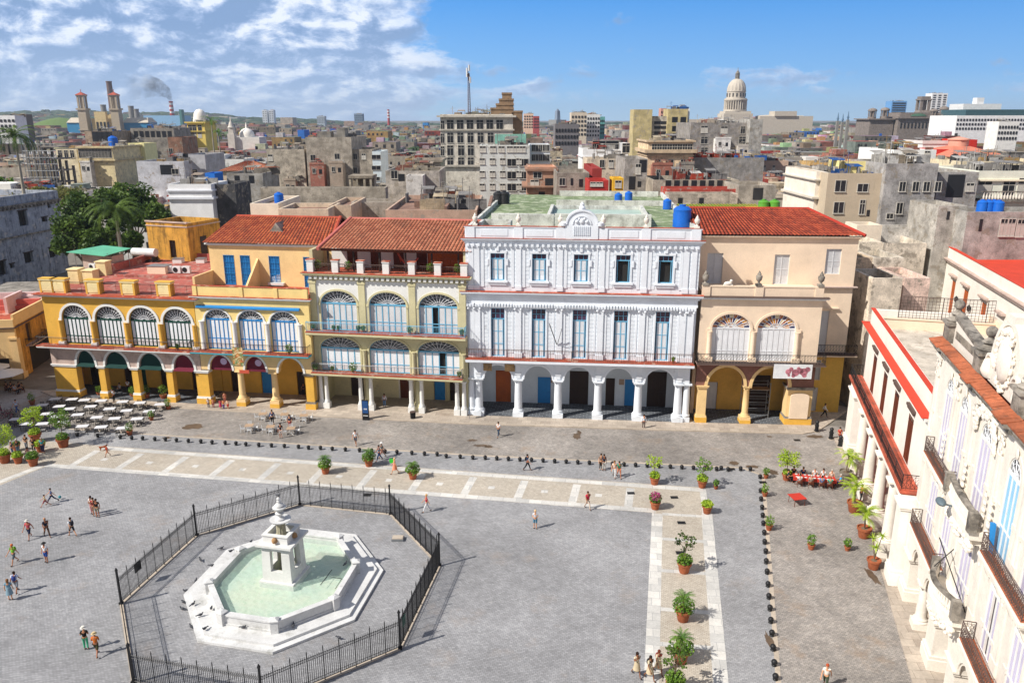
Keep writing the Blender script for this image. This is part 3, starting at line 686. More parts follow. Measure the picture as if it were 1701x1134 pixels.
for a, b in lv2: t.ring(a, b, 13.2, 14.75, .22, -.12, 0, legs=3.3); t.box(a-.3, a-.0, -.18, 0, 13.0, 13.25); t.box(b, b+.3, -.18, 0, 13.0, 13.25)
for a, b in lv1: t.ring(a, b, 7.75, 9.15, .2, -.12, 0, legs=2.8); t.box(a-.25, a, -.16, 0, 7.6, 7.8); t.box(b, b+.25, -.16, 0, 7.6, 7.8)
for x in (.35, 6.3, 12.3, 18.2): t.box(x-.38, x+.38, -.16, -.002, 10.1, 15.9); t.box(x-.46, x+.46, -.22, -.002, 15.6, 15.95)
t.build('trim', olive, O_)
wn_ = M(); [wn_.lathe(x, -.12, [(.3,4.95),(.26,5.2),(.24,7.5),(.34,7.75)], 12) for x in (6.28, 12.25, 18.2)]; wn_.split('half_column', olive, O_)
for i, (a, b) in enumerate(lv1): arched_window(O_, a, b, 4.95, 7.75, 9.15, .22, 6, lblue, shutw, 11, open_=(3,) if i == 2 else ())
for i, (a, b) in enumerate(lv2): arched_window(O_, a, b, 9.95, 13.2, 14.75, .22, 6 if i else 6, lblue, shutg, 11, open_=(2,) if i == 2 else ())
cornice(O_, 0, W_, 16.0, [(0,.15,.1),(.52,.70,.55),(.71,.85,.7)], olive, 'cornice')
dn = M(); [dn.box(.15+i*.62, .47+i*.62, -.45, -.02, 16.17, 16.5) for i in range(30)]; dn.build('cornice_blocks', trimw, O_)['kind'] = 'stuff'
bk = M(); bk.box(0, W_, -.005, .1, 16.15, 16.55); bk.build('frieze', olive, O_)
tb = M(); tb.box(-.75, W_+.5, -.75, .15, 16.86, 16.92); tb.build('cornice_tiles', terra, O_)
balcony(O_, -.1, W_-.45, 4.45, 4.98, 1.05, olive, terra, 1.1, metalg, .17)
balcony(O_, -.4, W_, 9.45, 10.0, 1.15, olive, terra, 1.15, lblue, .17)
pp = M()
for i in range(7): x = .25+i*3.03; pp.box(x-.38, x+.38, -.2, .45, 16.93, 18.2); pp.box(x-.45, x+.45, -.27, .5, 18.2, 18.32)
po = pp.split('terrace_pier', trimw, O_)
pt = M(); [pt.box(.25+i*3.03-.46, .25+i*3.03+.46, -.28, .51, 18.32, 18.4) for i in range(7)]; pt.split('pier_cap', terra, O_)
r = M(); r.rail([(.3,.12), (W_,.12)], 16.93, .95, .2, .014); r.build('terrace_railing', rusty, O_)
fl = M(); fl.box(0, W_, .0, 12, 16.5, 16.86); fl.build('terrace_floor', terra, O_)
g = M(); g.wall(1.6, W_, 16.93, 19.6, 3.4, 3.7, [(x, x+1.3, 16.93, 19.0, 19.0) for x in (3.5,6.4,9.2,12.0)]); g.build('gallery_wall', trimw, O_)
for x in (3.5,6.4,9.2,12.0): q = M(); q.box(x, x+1.3, 3.5, 3.55, 16.93, 19.0); [q.box(x+.1+.6*k, x+.6+.6*k, 3.46, 3.5, 17.1+zz_, 17.9+zz_) for k in (0,1) for zz_ in (0,1.0)]; q.build('door', brownw, O_)
q = M(); q.box(13.5, W_-.1, 3.0, 3.06, 16.93, 19.6); [q.box(13.5+.87*k, 13.6+.87*k, 2.94, 3.0, 16.93, 19.6) for k in range(6)]; q.box(13.5, W_-.1, 2.95, 3.0, 18.2, 18.3); q.build('wooden_screen', orangew, O_)
for i in range(6): q = M(); q.box(2.0+i*3.1, 2.18+i*3.1, .9, 1.08, 16.93, 19.45); q.build('gallery_post', darkw, O_)
e_ = M(); e_.box(1.4, W_+.1, .6, .8, 19.3, 19.55); e_.build('eave_beam', brownw, O_)
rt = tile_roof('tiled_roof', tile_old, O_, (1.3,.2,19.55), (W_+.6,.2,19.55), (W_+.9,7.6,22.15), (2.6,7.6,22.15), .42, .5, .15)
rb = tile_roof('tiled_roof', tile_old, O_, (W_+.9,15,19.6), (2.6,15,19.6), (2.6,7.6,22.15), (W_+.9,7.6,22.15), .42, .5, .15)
rg = M(); rg.tube((2.6,7.6,22.2), (W_+.9,7.6,22.2), .16, 8); rg.tube((1.2,.15,19.6), (2.7,7.6,22.25), .22, 8); rg.build('ridge', paint('pink mortar', C('#c9736a'), grime=.3), rt)
arcade_back(O_, -.3, W_, 4.6, 4.25, paint('cream arcade wall', C('#ddd0a6'), grime=.3), flag, [(2.6,4.3,3.2,darkw), (9.0,10.6,3.2,brownw), (13.4,14.8,3.0,bluew), (15.4,16.6,3.1,darkw)])
sd = M(); sd.box(0, .4, .5, 15, .1, 19.4); sd.box(W_-.4, W_-.05, .5, 15, .1, 19.6); sd.box(.4, W_-.4, 14.7, 15, .1, 19.5); sd.build('side_wall', olive, O_)
q = M(); q.tube((10.2,2.0,19.0), (10.5,2.1,17.9), .03, 4); q.path([(10.2,2.0,19.0),(10.6,2.0,18.3),(11.2,2.0,17.75),(11.9,2.0,17.7),(12.6,2.0,18.5)], .12, 6); q.build('hammock', plain('red hammock cloth', C('#c4543c')), O_)
# ================================================================ PALE YELLOW HOUSE with blue doors on the terrace
B_ = thing('pale_yellow_house', 'pale yellow house with three blue fanlight windows and blue doors on its terrace', 'building', (-36.99, 90.81, 0), radians(-8.15))
ga = [(.2,3.1), (4.75,7.45), (9.0,12.15)]; ua = [(.25,3.45), (4.45,7.65), (8.5,11.8)]
w = M(); w.wall(-.9, 13.3, 4.6, 7.0, 0, .7, [(a, b, 4.6, 4.6, 6.5) for a, b in ga]); w.build('arcade_front', peach, B_)
for x in (3.93, 8.25): column(B_, x, 4.62, .4, peach, y=.35, base=.9, bw=1.15, bmat=yellow)
pier(B_, 12.3, 13.3, 4.62, yellow, 0, .9, bmat=yellow, cap=greystone)
w = M(); w.wall(-.9, 13.4, 7.0, 13.5, 0, .5, [(a, b, 7.2, 10.95, 12.15) for a, b in ua]); w.build('wall', paleyel, B_)
t = M()
for a, b in ua: t.ring(a, b, 10.95, 12.15, .2, -.1, 0, legs=.0); t.box(a-.35, a, -.16, 0, 10.7, 10.95); t.box(b, b+.35, -.16, 0, 10.7, 10.95)
for a, b in ga: t.ring(a, b, 4.6, 6.5, .25, -.08, 0)
for x in (-.2, 3.95, 8.08, 12.15): t.lathe(x, -.05, [(.32,7.3),(.28,7.5),(.26,10.5),(.36,10.75)], 12)
t.build('trim', trimw, B_)
for a, b in ua: arched_window(B_, a, b, 7.25, 10.95, 12.15, .22, 6, bluew, shutw, 9, mid=True)
balcony(B_, -1.6, 13.3, 6.75, 7.2, 1.05, plain('turquoise edge', C('#4fb4c4')), terra, 1.1, iron, .17)
aw = M(); aw.hexa([(-.6,-.35,12.4),(12.3,-.35,12.4),(12.3,-.02,12.45),(-.6,-.02,12.45),(-.6,-.35,12.55),(12.3,-.35,12.55),(12.3,-.02,12.7),(-.6,-.02,12.7)]); aw.build('awning', bluew, B_)
cornice(B_, -.9, 13.4, 13.5, [(0,.16,.2),(.17,.3,.42)], trimw); cornice(B_, -.9, 13.4, 13.805, [(0,.05,.46)], terra, 'cornice_tiles')
pw = M(); pw.box(-.9, 13.4, -.1, .18, 13.86, 15.0); [pw.box(x-.25, x+.25, -.2, -.1, 13.86, 15.0) for x in (-.6, 5.2, 9.5, 13.15)]; po = pw.build('parapet', paleyel, B_)
pt = M(); pt.box(-.95, 13.45, -.16, .24, 15.0, 15.06); pt.build('parapet_tiles', terra, po)
fl = M(); fl.box(-.9, 13.4, .2, 5, 13.6, 14.2); fl.box(-.9, 13.4, 4, 18, 13.0, 14.15); fl.build('terrace_floor', terra, B_)
bd = [(.9,2.25), (3.1,4.3), (6.8,8.1), (11.2,12.5)]
w = M(); w.wall(-.9, 15.2, 14.2, 19.1, 4.6, 4.9, [(a, b, 14.25, 17.9, 17.9) for a, b in bd]); w.box(-.9, -.6, 4.9, 17, 14.2, 19.1); w.build('upper_wall', peach, B_)
for a, b in bd: rect_window(B_, a, b, 14.25, 17.9, 4.68, bluew, bluew, name='door', rows=4, bars=True)
w = M(); w.hexa([(5.2,1.2,14.2),(5.45,1.2,14.2),(5.45,4.6,14.2),(5.2,4.6,14.2),(5.2,1.2,14.9),(5.45,1.2,14.9),(5.45,4.6,17.6),(5.2,4.6,17.6)]); w.box(-.9,-.62,.2,4.6,14.2,16.0); w.build('terrace_divider', peach, B_)
cornice(B_, -.9, 15.0, 19.1, [(0,.12,.15),(.13,.3,.35)], trimw, 'eaves', y=4.6)
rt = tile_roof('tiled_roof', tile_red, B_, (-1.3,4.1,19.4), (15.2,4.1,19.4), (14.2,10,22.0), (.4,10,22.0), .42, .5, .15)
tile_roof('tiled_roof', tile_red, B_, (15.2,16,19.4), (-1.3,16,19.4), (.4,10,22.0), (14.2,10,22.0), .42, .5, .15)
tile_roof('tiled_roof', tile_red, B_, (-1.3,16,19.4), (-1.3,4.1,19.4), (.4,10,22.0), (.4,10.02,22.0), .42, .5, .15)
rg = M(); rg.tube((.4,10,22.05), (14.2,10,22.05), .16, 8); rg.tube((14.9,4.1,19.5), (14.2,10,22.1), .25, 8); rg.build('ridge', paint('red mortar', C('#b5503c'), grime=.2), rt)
dm = M(); dm.hexa([(6.0,6.6,20.3),(8.2,6.6,20.3),(8.2,9.0,20.3),(6.0,9.0,20.3),(7.1,6.6,21.7),(7.1,6.6,21.7),(7.1,9.6,21.7),(7.1,9.6,21.7)]); dm.build('dormer', greystone, B_)
arcade_back(B_, -.9, 13.3, 4.6, 6.2, yellow, flag, [(.3,2.0,4.2,darkw), (4.4,5.8,3.4,bluew), (9.2,10.2,3.3,darkw), (12.0,13.1,4.6,darkw)])
awm = paint('dark red awning', C('#6b2034'), grime=.1, mott=.08)
for a, b in ga[:2]:
    q = M(); q.half(a+.08, b-.08, 4.85, 6.4, .25, .31); q.box(a+.08, b-.08, .2, .3, 4.55, 4.86); ao = q.build('awning', awm, B_)
    e_ = M(); e_.lathe(0, 0, [(.42,0),(.42,.03)], 20)
    o = e_.build('emblem', plain('lilac emblem', C('#c9b2d4')), ao, ((a+b)/2+.3, .24, 5.65)); o.rotation_euler = (pi/2, 0, 0)
q = M(); q.half(.3, 3.0, 4.85, 6.4, .32, .38)
sd = M(); sd.box(13.0, 13.35, .8, 15, .1, 13.5); sd.build('side_wall', peach, B_)
# ================================================================ YELLOW CORNER HOUSE
Y_ = thing('yellow_corner_house', 'deep yellow corner house with four dark green fanlight windows and red terrace', 'building', (-57.65, 93.74, 0), radians(-8.1))
ga = [(3.35,5.85), (7.2,10.25), (11.75,14.85), (16.35,19.05)]; ua = [(2.3,5.95), (6.75,10.4), (11.25,14.9), (15.7,19.35)]
w = M(); w.wall(-.1, 19.9, 4.4, 6.75, 0, .7, [(a, b, 4.4, 4.4, 6.35) for a, b in ga]); w.build('arcade_front', pinkbg, Y_)
pier(Y_, .0, 3.1, 4.4, yellow, 0, 1.0, cap=trimw)
for x in (6.52, 11.0, 15.6): pier(Y_, x-.42, x+.42, 4.4, yellow, 0, .8, cap=trimw)
pier(Y_, 19.1, 20.7, 4.4, yellow, 0, .9, cap=trimw)
w = M(); w.wall(0, 19.9, 6.75, 13.1, 0, .5, [(a, b, 7.15, 10.4, 12.1) for a, b in ua])
w.box(-.002, .4, .5, 24, 4.4, 13.1); w.build('wall', yellow, Y_)
w = M(); w.box(0, .4, 1.0, 24, .1, 4.4); w.build('side_wall', pinkbg, Y_)
t = M()
for a, b in ua: t.ring(a, b, 10.4, 12.1, .3, -.1, 0); t.box(a-.42, a-.002, -.14, 0, 10.15, 10.4); t.box(b+.002, b+.42, -.14, 0, 10.15, 10.4)
for a, b in ga: t.ring(a, b, 4.4, 6.35, .28, -.08, 0)
t.split('archivolt', trimw, Y_)
for x in (2.0, 6.35, 10.82, 15.3, 19.7): q = M(); q.lathe(x, -.05, [(.3,7.5),(.26,7.7),(.24,10.0),(.3,10.15)], 12); o = q.build('half_column', yellow, Y_); q = M(); q.box(x-.4, x+.4, -.4, 0, 7.1, 7.5); q.build('plinth', trimw, o)
for a, b in ua: arched_window(Y_, a, b, 7.2, 10.4, 12.1, .22, 7, green, shutw, 12, hrail=.3)
balcony(Y_, -.9, 19.3, 6.65, 7.1, 1.1, trimw, terra, 1.1, iron, .17)
cornice(Y_, 0, 19.9, 13.1, [(0,.15,.25),(.16,.3,.6)], trimw); cornice(Y_, 0, 19.9, 13.405, [(0,.09,.75),(.092,.2,.35)], terra, 'cornice_tiles')
pp = M()
for x in (1.0, 2.6, 7.1, 11.7, 16.3): pp.box(x-.9, x+.9, -.1, .7, 13.6, 15.1); pp.box(x-1.0, x+1.0, -.2, .8, 15.1, 15.28); pp.box(x-.7, x+.7, -.16, -.1, 13.8, 14.9)
for (x, y) in ((.8,5), (3.2,4.5), (.8,10.5)): pp.box(x-.7, x+.7, y, y+1.3, 13.6, 15.4); pp.box(x-.8, x+.8, y-.1, y+1.4, 15.4, 15.55)
po = pp.split('terrace_pier', paint('cream yellow plaster', C('#efdca6'), grime=.4, gcol=C('#b0823a')), Y_)
ed = M()
for x in (1.0, 2.6, 7.1, 11.7, 16.3):
    for s in (-1, 1): ed.box(x+s*.8-.12, x+s*.8+.12, -.18, .72, 13.6, 15.1)
    ed.box(x-1.02, x+1.02, -.22, .82, 15.28, 15.36)
ed.split('pier_edge', yellow, Y_)
r = M(); r.rail([(3.5,.3),(6.2,.3)], 13.6, 1.3, .15, .016); r.rail([(8.0,.3),(10.8,.3)], 13.6, 1.3, .15, .016); r.rail([(12.6,.3),(15.4,.3)], 13.6, 1.3, .15, .016); r.rail([(17.2,.3),(19.8,.3)], 13.6, 1.3, .15, .016); r.build('terrace_railing', rusty, Y_)
fl = box_roof(Y_, .2, 19.9, .1, 24, 13.62, redroof)
wl = M(); wl.box(19.6, 19.9, 1, 24, 13.63, 15.0); wl.box(.2, .5, 6, 24, 13.63, 14.6); wl.box(3, 19.6, 10, 10.25, 13.63, 13.95); wl.box(.5, 19.6, 23.7, 24, 13.63, 14.6)
wl.build('roof_wall', redroof, fl)
wl = M(); [wl.box(12.0+k*1.1, 12.6+k*1.1, 22.9, 23.3, 13.63, 15.1) for k in range(6)]; wl.box(12, 18.2, 23, 23.2, 13.63, 14.5); wl.build('pierced_wall', pinkbg, fl)
arcade_back(Y_, 0, 19.9, 4.6, 6.1, yellow, slate, [(1.4,3.0,4.2,darkw), (6.3,8.2,4.2,darkw), (8.4,9.4,3.4,green), (11.4,13.4,4.2,darkw), (15.8,18.0,4.4,darkw)])
awg = paint('dark green awning', C('#123a36'), grime=.1, mott=.08)
for i, (a, b) in enumerate(ga):
    q = M(); q.half(a+.08, b-.08, 4.6, 6.25, .25, .31); q.hexa([(a+.08,-.35,4.3),(b-.08,-.35,4.3),(b-.08,.25,4.6),(a+.08,.25,4.6),(a+.08,-.35,4.36),(b-.08,-.35,4.36),(b-.08,.25,4.68),(a+.08,.25,4.68)]); q.build('awning', awm if i == 3 else awg, Y_)
# ochre tower room on its roof
T_ = thing('ochre_roof_tower', 'peeling ochre square tower room with tall windows behind the red roof terrace', 'building', G(283, 432, 13.6)[:2]+(13.0,), radians(-20))
w = M(); w.wall(-3.8, 3.8, 0, 6.2, 0, .4, [(.2,1.3,1.0,3.6,3.6)]); w.box(-3.8, -3.4, .4, 7, 0, 6.2); w.box(3.4, 3.8, .4, 7, 0, 6.2); w.box(-3.4, 3.4, 6.6, 7, 0, 6.2); w.build('wall', ochre, T_)
w = M(); w.box(-3.4, 3.4, .4, 6.6, 5.2, 5.4); w.build('roof', greyroof, T_)
w = M(); w.box(-3.9, 3.9, -.1, .1, 5.6, 5.75); w.box(3.7, 3.9, .1, 7.1, 5.6, 5.75); w.box(-3.9, 3.9, -.14, .1, 6.2, 6.4); w.build('cornice', pinkbg, T_)
w = M(); w.box(.2, 1.3, .2, .25, 1, 3.6); [w.box(.2+.27*k, .24+.27*k, .12, .2, 1, 3.6) for k in range(5)]; w.build('window', darkw, T_)
w = M(); w.box(3.78, 3.83, 2.4, 3.8, .3, 4.0); w.build('door', darkw, T_)
# ================================================================ CREAM CORNER HOUSE
E_ = thing('cream_corner_house', 'cream corner house with stained glass fanlights above a brown arcade', 'building', (21.26, 84.84, 0), radians(-3.52))
w = M(); w.wall(-.2, 13.0, 4.6, 7.35, 0, .7, [(1.1,5.2,4.6,4.6,6.9), (6.1,10.2,4.6,4.6,6.9)]); w.build('arcade_front', brownst, E_)
t = M(); [t.ring(a, b, 4.6, 6.9, .34, -.1, .0) for a, b in ((1.1,5.2),(6.1,10.2))]; t.split('archivolt', peach, E_)
pier(E_, .1, 1.1, 4.6, peach, 0, .9, base=.8, bmat=yellow, cap=peach); column(E_, 5.65, 4.62, .36, peach, y=.4, base=.75, bw=1.15, bmat=yellow)
pier(E_, 10.2, 13.0, 4.6, peach, 0, 1.6, base=.9, bmat=yellow, cap=greystone)
bt = M(); bt.box(10.55, 12.6, -.22, 0, .9, 3.6); bt.half(10.55, 12.6, 3.6, 3.95, -.22, 0); bt.build('buttress', cream, E_)
uw = [(1.15,5.4), (6.15,10.4)]
w = M(); w.wall(-.2, 13.0, 7.35, 14.75, 0, .5, [(a, b, 7.6, 11.4, 13.1) for a, b in uw]); w.box(12.6, 13.0, .5, 7, .13, 14.75); w.build('wall', cream, E_)
t = M()
for a, b in uw: t.ring(a, b, 11.4, 13.1, .25, -.1, 0, legs=.0); t.box(a-.55, a, -.16, 0, 11.1, 11.4); t.box(b, b+.55, -.16, 0, 11.1, 11.4)
for x in (.95, 5.78, 10.6): t.lathe(x, -.04, [(.34,7.7),(.28,7.95),(.25,10.8),(.33,11.1)], 12); t.box(x-.42, x+.42, -.36, 0, 7.6, 8.1)
t.build('trim', cream, E_)
cg = [C('#c98a2a'), C('#8a4a1e'), C('#1e2a5a'), C('#d9c9a0'), C('#a85a1e'), C('#3a2a5a'), C('#b07028')]
for a, b in uw: arched_window(E_, a, b, 7.65, 11.4, 13.1, .2, 7, shutw, shutw, 13, colours=cg, mid=True, hrail=.3)
balcony(E_, -.4, 13.7, 7.3, 7.62, 1.1, pinkbg, rusty, 1.1, iron, .32, zig=True)
cornice(E_, -.2, 13.0, 14.75, [(0,.14,.25),(.15,.28,.5)], trimw); cornice(E_, -.2, 13.0, 15.035, [(0,.1,.58)], rusty, 'cornice_tiles')
pw = M(); pw.box(-.2, 13.0, .0, .3, 15.14, 16.15); [pw.box(x-.45, x+.45, -.12, 0, 15.14, 16.25) for x in (.2, 6.0, 12.5)]; pw.box(-.25, 13.05, -.06, .36, 16.15, 16.27)
po = pw.build('parapet', cream, E_)
for x in (.1, 5.9, 12.6): u = M(); urn(u, x, .12, 16.28, 1.15); u.build('urn', greystone, po)
u = M(); u.ball((2.6,.15,16.5), .3, 8, 1.6, .8, .8); u.ball((2.9,.1,16.8), .18, 8); u.box(2.1,3.1,0,.3,16.27,16.4); u.build('broken_statue', stonew, po)
fl = M(); fl.box(-.2, 13.0, .3, 4.3, 15.5, 15.62); fl.build('terrace_floor', cream, E_)
dw = [(.9,2.7,15.65,19.2), (8.5,10.2,15.65,19.1), (14.2,15.9,16.9,19.8)]
w = M(); w.wall(-.6, 17.6, 15.3, 20.9, 4.2, 4.6, [(a, b, z0, z1, z1) for a, b, z0, z1 in dw]); w.box(17.2, 17.6, 4.6, 14, 7.0, 20.9); w.build('upper_wall', cream, E_)
for a, b, z0, z1 in dw: rect_window(E_, a, b, z0, z1, 4.35, shutg, shutg, name='shuttered_door', rows=2)
w = M(); w.wall(13.0, 17.6, 7.0, 15.3, 4.2, 4.6, [(13.5,15.3,7.6,12.6,12.6)]); w.build('wing_wall', cream, E_)
w = M(); w.wall(13.0, 17.6, .13, 4.0, 4.25, 4.6, [(13.4,15.0,.2,3.2,3.2)]); w.wall(13.0, 17.6, 4.0, 7.0, 4.25, 4.6, [(13.6,15.0,4.2,6.6,6.6)]); w.box(17.2, 17.6, 4.6, 14, .13, 7.0); w.build('wing_base', paint('mustard plaster', C('#e0b455'), grime=.3, gcol=C('#9a6a2a'), mott=.1), E_)
rect_window(E_, 13.5, 15.3, 7.6, 12.6, 4.3, shutg, shutg, name='shuttered_door', rows=2); rect_window(E_, 13.4, 15.0, .2, 3.2, 4.35, shutg, shutg, name='door', rows=2); rect_window(E_, 13.6, 15.0, 4.2, 6.6, 4.35, shutg, shutg, name='window', rows=3, bars=True)
cornice(E_, 13.05, 17.6, 15.3, [(0,.1,.2),(.11,.22,.4)], pinkbg, 'wing_cornice', y=4.2, left=False); cornice(E_, 13.3, 15.9, 12.9, [(0,.12,.3)], cream, 'window_hood', y=4.2)
balcony(E_, 13.1, 18.6, 7.2, 7.6, 1.0, cream, rusty, 1.15, iron, .32, zig=True, y=4.2)
cornice(E_, -.6, 17.6, 20.9, [(0,.1,.12),(.11,.22,.25),(.23,.36,.42)], cream, 'eaves', y=4.2)
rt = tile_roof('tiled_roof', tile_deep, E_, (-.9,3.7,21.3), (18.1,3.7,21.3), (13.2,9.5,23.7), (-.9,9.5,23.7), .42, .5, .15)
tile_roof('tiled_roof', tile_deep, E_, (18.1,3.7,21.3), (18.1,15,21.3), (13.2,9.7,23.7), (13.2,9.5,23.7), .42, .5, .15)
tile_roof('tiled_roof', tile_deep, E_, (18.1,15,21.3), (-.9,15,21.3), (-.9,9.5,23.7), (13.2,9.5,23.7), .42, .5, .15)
rg = M(); rg.tube((-.9,9.5,23.75), (13.2,9.5,23.75), .16, 8); rg.tube((13.2,9.5,23.75), (18.1,3.7,21.4), .2, 8); rg.build('ridge', paint('dark red mortar', C('#b23b2c'), grime=.2), rt)
arcade_back(E_, -.2, 12.6, 4.4, 6.4, paint('ochre arcade wall', C('#dcae58'), grime=.35, gcol=C('#8a5c2a')), slate, [(1.3,3.2,3.6,shutg), (6.6,9.4,4.6,darkw)])
bn = M(); bn.box(8.0, 12.2, -1.35, -1.3, 6.1, 7.75); bo = bn.build('banner', paint('white banner', C('#e3e6ea'), grime=.1), E_)
pk = M(); rnd = random.Random(3)
for (x, z, r_) in ((9.6,6.9,.32),(9.9,7.2,.25),(10.4,6.8,.42),(10.9,7.0,.36),(11.3,6.9,.45),(11.7,7.2,.3),(10.7,7.3,.2),(11.4,6.5,.26),(10.2,6.45,.22),(9.7,6.5,.16)): pk.lathe(0,0,[(r_,0),(r_,.012)],9); n9 = 18; base_i = len(pk.v)-n9; [pk.v.__setitem__(base_i+i, (x+pk.v[base_i+i][0], -1.352-pk.v[base_i+i][2], z+pk.v[base_i+i][1])) for i in range(n9)]
pk.build('pink_print', paint('pink print', C('#c9808f'), grime=.4, gcol=C('#8a3a50'), mott=.4), bo)
bk2 = M(); bk2.box(-.2, 0.2, 2.8, 15, .1, 21); bk2.box(-.2, 17.6, 14.7, 15, .1, 21); bk2.build('rear_wall', cream, E_)
# scaffold tower in the arcade
S_ = thing('scaffold_tower', 'silver tube scaffold tower standing in the right hand arch of the brown stone arcade', 'scaffold', (28.6, 86.2, .16), radians(-3.5))
for (x, y) in ((-1.5,0),(1.5,0),(1.5,1.3),(-1.5,1.3)): q = M(); q.tube((x,y,0), (x,y,4.3), .04, 6); q.build('post', metalg, S_)
for k in range(6): q = M(); z = .4+k*.75; [q.tube(a, b, .03, 5) for a, b in (((-1.5,0,z),(1.5,0,z)), ((-1.5,1.3,z),(1.5,1.3,z)), ((-1.5,0,z),(-1.5,1.3,z)), ((1.5,0,z),(1.5,1.3,z)))]; q.build('ledger', metalg, S_)
q = M(); q.box(-1.5,1.5,.1,1.2,3.4,3.46); q.build('platform', plain('scaffold planks', C('#a58a6a')), S_)
# ================================================================ RIGHT HAND ROW
def UZ(o, ang, px, py, off_=0.0):
    a = radians(ang); ux, uy = cos(a), sin(a); nx, ny = uy, -ux
    ox, oy = o[0]+nx*off_, o[1]+ny*off_; d = ray(px, py); t = (ox*nx+oy*ny)/(d[0]*nx+d[1]*ny)
    return (d[0]*t-ox)*ux+(d[1]*t-oy)*uy, CAMZ+d[2]*t
RA = -105.4
coral = paint('worn coral floor', C('#c9654c'), grime=.45, gcol=C('#6a4a42'), streak=0, mott=.25)
F_ = thing('white_arcade_house', 'white house on round columns with a long red edged balcony and four brown louvred doors', 'building', (36.2, 79.7, 0), radians(RA))
w = M(); w.wall(1.0, 28.85, 7.75, 15.2, 1.2, 1.6, [(x-.9, x+.9, 7.8, 11.6, 11.6) for x in (6.0, 11.7, 17.1, 22.9)]); w.box(1.0, 1.4, 1.6, 12, .1, 15.2); w.box(28.45, 28.85, 1.6, 12, 12, 15.2)
w.build('wall', whitew, F_)
w = M(); w.box(.9, 28.85, 3.6, 3.9, .1, 7.3); w.build('arcade_wall', paint('crimson paint', C('#c2242f'), grime=.15, mott=.1), F_)
w = M(); w.box(4.0, 27.6, 3.55, 3.59, 1.0, 1.12); w.box(4.0, 27.6, 3.55, 3.59, 3.2, 3.34); w.build('dado_rail', trimw, F_)
for x in (8.0, 13.2, 18.3, 23.4): q = M(); q.box(x, x+1.5, 3.5, 3.6, .16, 3.6); q.build('arcade_door', darkw, F_)
w = M(); w.box(.9, 28.9, -.1, 3.9, .02, .16); w.build('arcade_floor', flag, F_)
pier(F_, 1.2, 4.6, 6.7, whitew, 0, 1.3, base=1.3); 
for x in (8.8, 14.0, 19.1, 24.3): column(F_, x, 6.75, .50, stonew, y=.45, base=1.3, bw=1.35, bmat=whitew)
pier(F_, 27.3, 28.85, 6.7, whitew, 0, 1.2, base=1.2)
w = M(); w.box(1.0, 28.85, .1, 1.2, 6.75, 7.3); w.build('lintel', whitew, F_)
balcony(F_, .3, 28.2, 7.25, 7.75, 1.25, coral, coral, 1.15, iron, .26, zig=True, y=1.2)
for x in (6.0, 11.7, 17.1, 22.9):
    rect_window(F_, x-.9, x+.9, 7.8, 11.6, 1.22, brownw, brownw, name='door', rows=3, glassrow=.5, n=2)
    q = M(); q.box(x-1.2, x+1.2, .95, 1.2, 12.2, 12.38); q.box(x-1.1, x+1.1, 1.02, 1.2, 12.0, 12.2); q.build('door_hood', rusty, F_)
cornice(F_, 1.0, 28.85, 13.1, [(0,.25,.2),(.26,.5,.55)], trimw, y=1.2, right=False); cornice(F_, 1.0, 28.85, 13.605, [(0,.07,.75)], redp, 'cornice_tiles', y=1.2, right=False)
w = M(); w.box(.9, 28.85, 1.1, 1.5, 15.2, 15.28); w.build('parapet_tiles', redp, F_)
w = M(); w.box(1.4, 28.45, 1.6, 11.8, 13.6, 13.9); w.build('roof', paint('bleached roof slab', C('#d6cbbb'), grime=.55, gcol=C('#8c7d6a'), streak=0, mott=.2), F_)
w = M(); w.box(1.0, 28.85, 11.8, 12.2, .1, 15.3); w.box(4.0, 28.4, 11.3, 11.8, 13.9, 14.5); w.build('rear_wall', cream, F_)
w = M(); w.box(3.4, 3.8, 1.6, 11.8, 13.9, 14.9); w.box(3.3, 3.9, 1.6, 11.8, 14.9, 15.0); wo_ = w.build('roof_wall', cream, F_)
w = M(); w.rail([(3.6, 3.2), (3.6, 11.6)], 15.0, 2.2, .32, .02)
for k in range(6): w.tube((3.6,3.2,15.3+k*.3), (3.6,11.6,15.3+k*.3), .015, 4)
w.build('terrace_grille', rusty, wo_)
def lamp(parent, x, y, z):
    q = M(); q.path([(x,y,z),(x,y-.5,z+.1),(x,y-.6,z-.1)], .03, 5); q.lathe(x, y-.6, [(.05,z-.65),(.16,z-.55),(.2,z-.2),(.05,z-.08)], 8); q.build('wall_lantern', iron, parent)
lamp(F_, 28.3, 1.2, 6.6)
for (px, py) in ((1430, 637), (1446, 672), (1478, 752)):
    pass
# ---- ornate palace
G_ = thing('carved_stone_palace', 'ornate weathered white stone palace with carved crest, curved balconies and orange tiled cornice', 'building', (28.8+.8*cos(radians(RA+90)), 52.6+.8*sin(radians(RA+90)), 0), radians(RA))
GX1 = 31.0
up = [(5.0,.85), (8.4,.85), (12.9,.95), (17.6,.9), (21.4,.9), (26.0,.9)]
md = [(4.9,.9), (8.7,.9), (12.9,.95), (18.0,.8), (21.8,.8), (26.2,.8)]
w = M(); w.wall(.9, GX1, 12.1, 19.0, 0, .5, [(x-h, x+h, 12.3, 16.9, 17.9) for x, h in up]); w.wall(.9, GX1, 6.6, 12.1, 0, .5, [(x-h, x+h, 6.8, 10.6, 11.6) for x, h in md]); w.box(.9, 1.3, .5, 12, 13.6, 19.0); w.build('wall', stonew, G_)
la = [(2.9,4.9), (6.6,8.6), (10.6,13.2), (15.2,17.6), (19.4,21.8), (23.6,26.0)]
w = M(); w.wall(.9, GX1, 3.6, 6.6, -.2, .6, [(a, b, 3.6, 3.6, 4.9) for a, b in la]); w.build('arcade_front', stonew, G_)
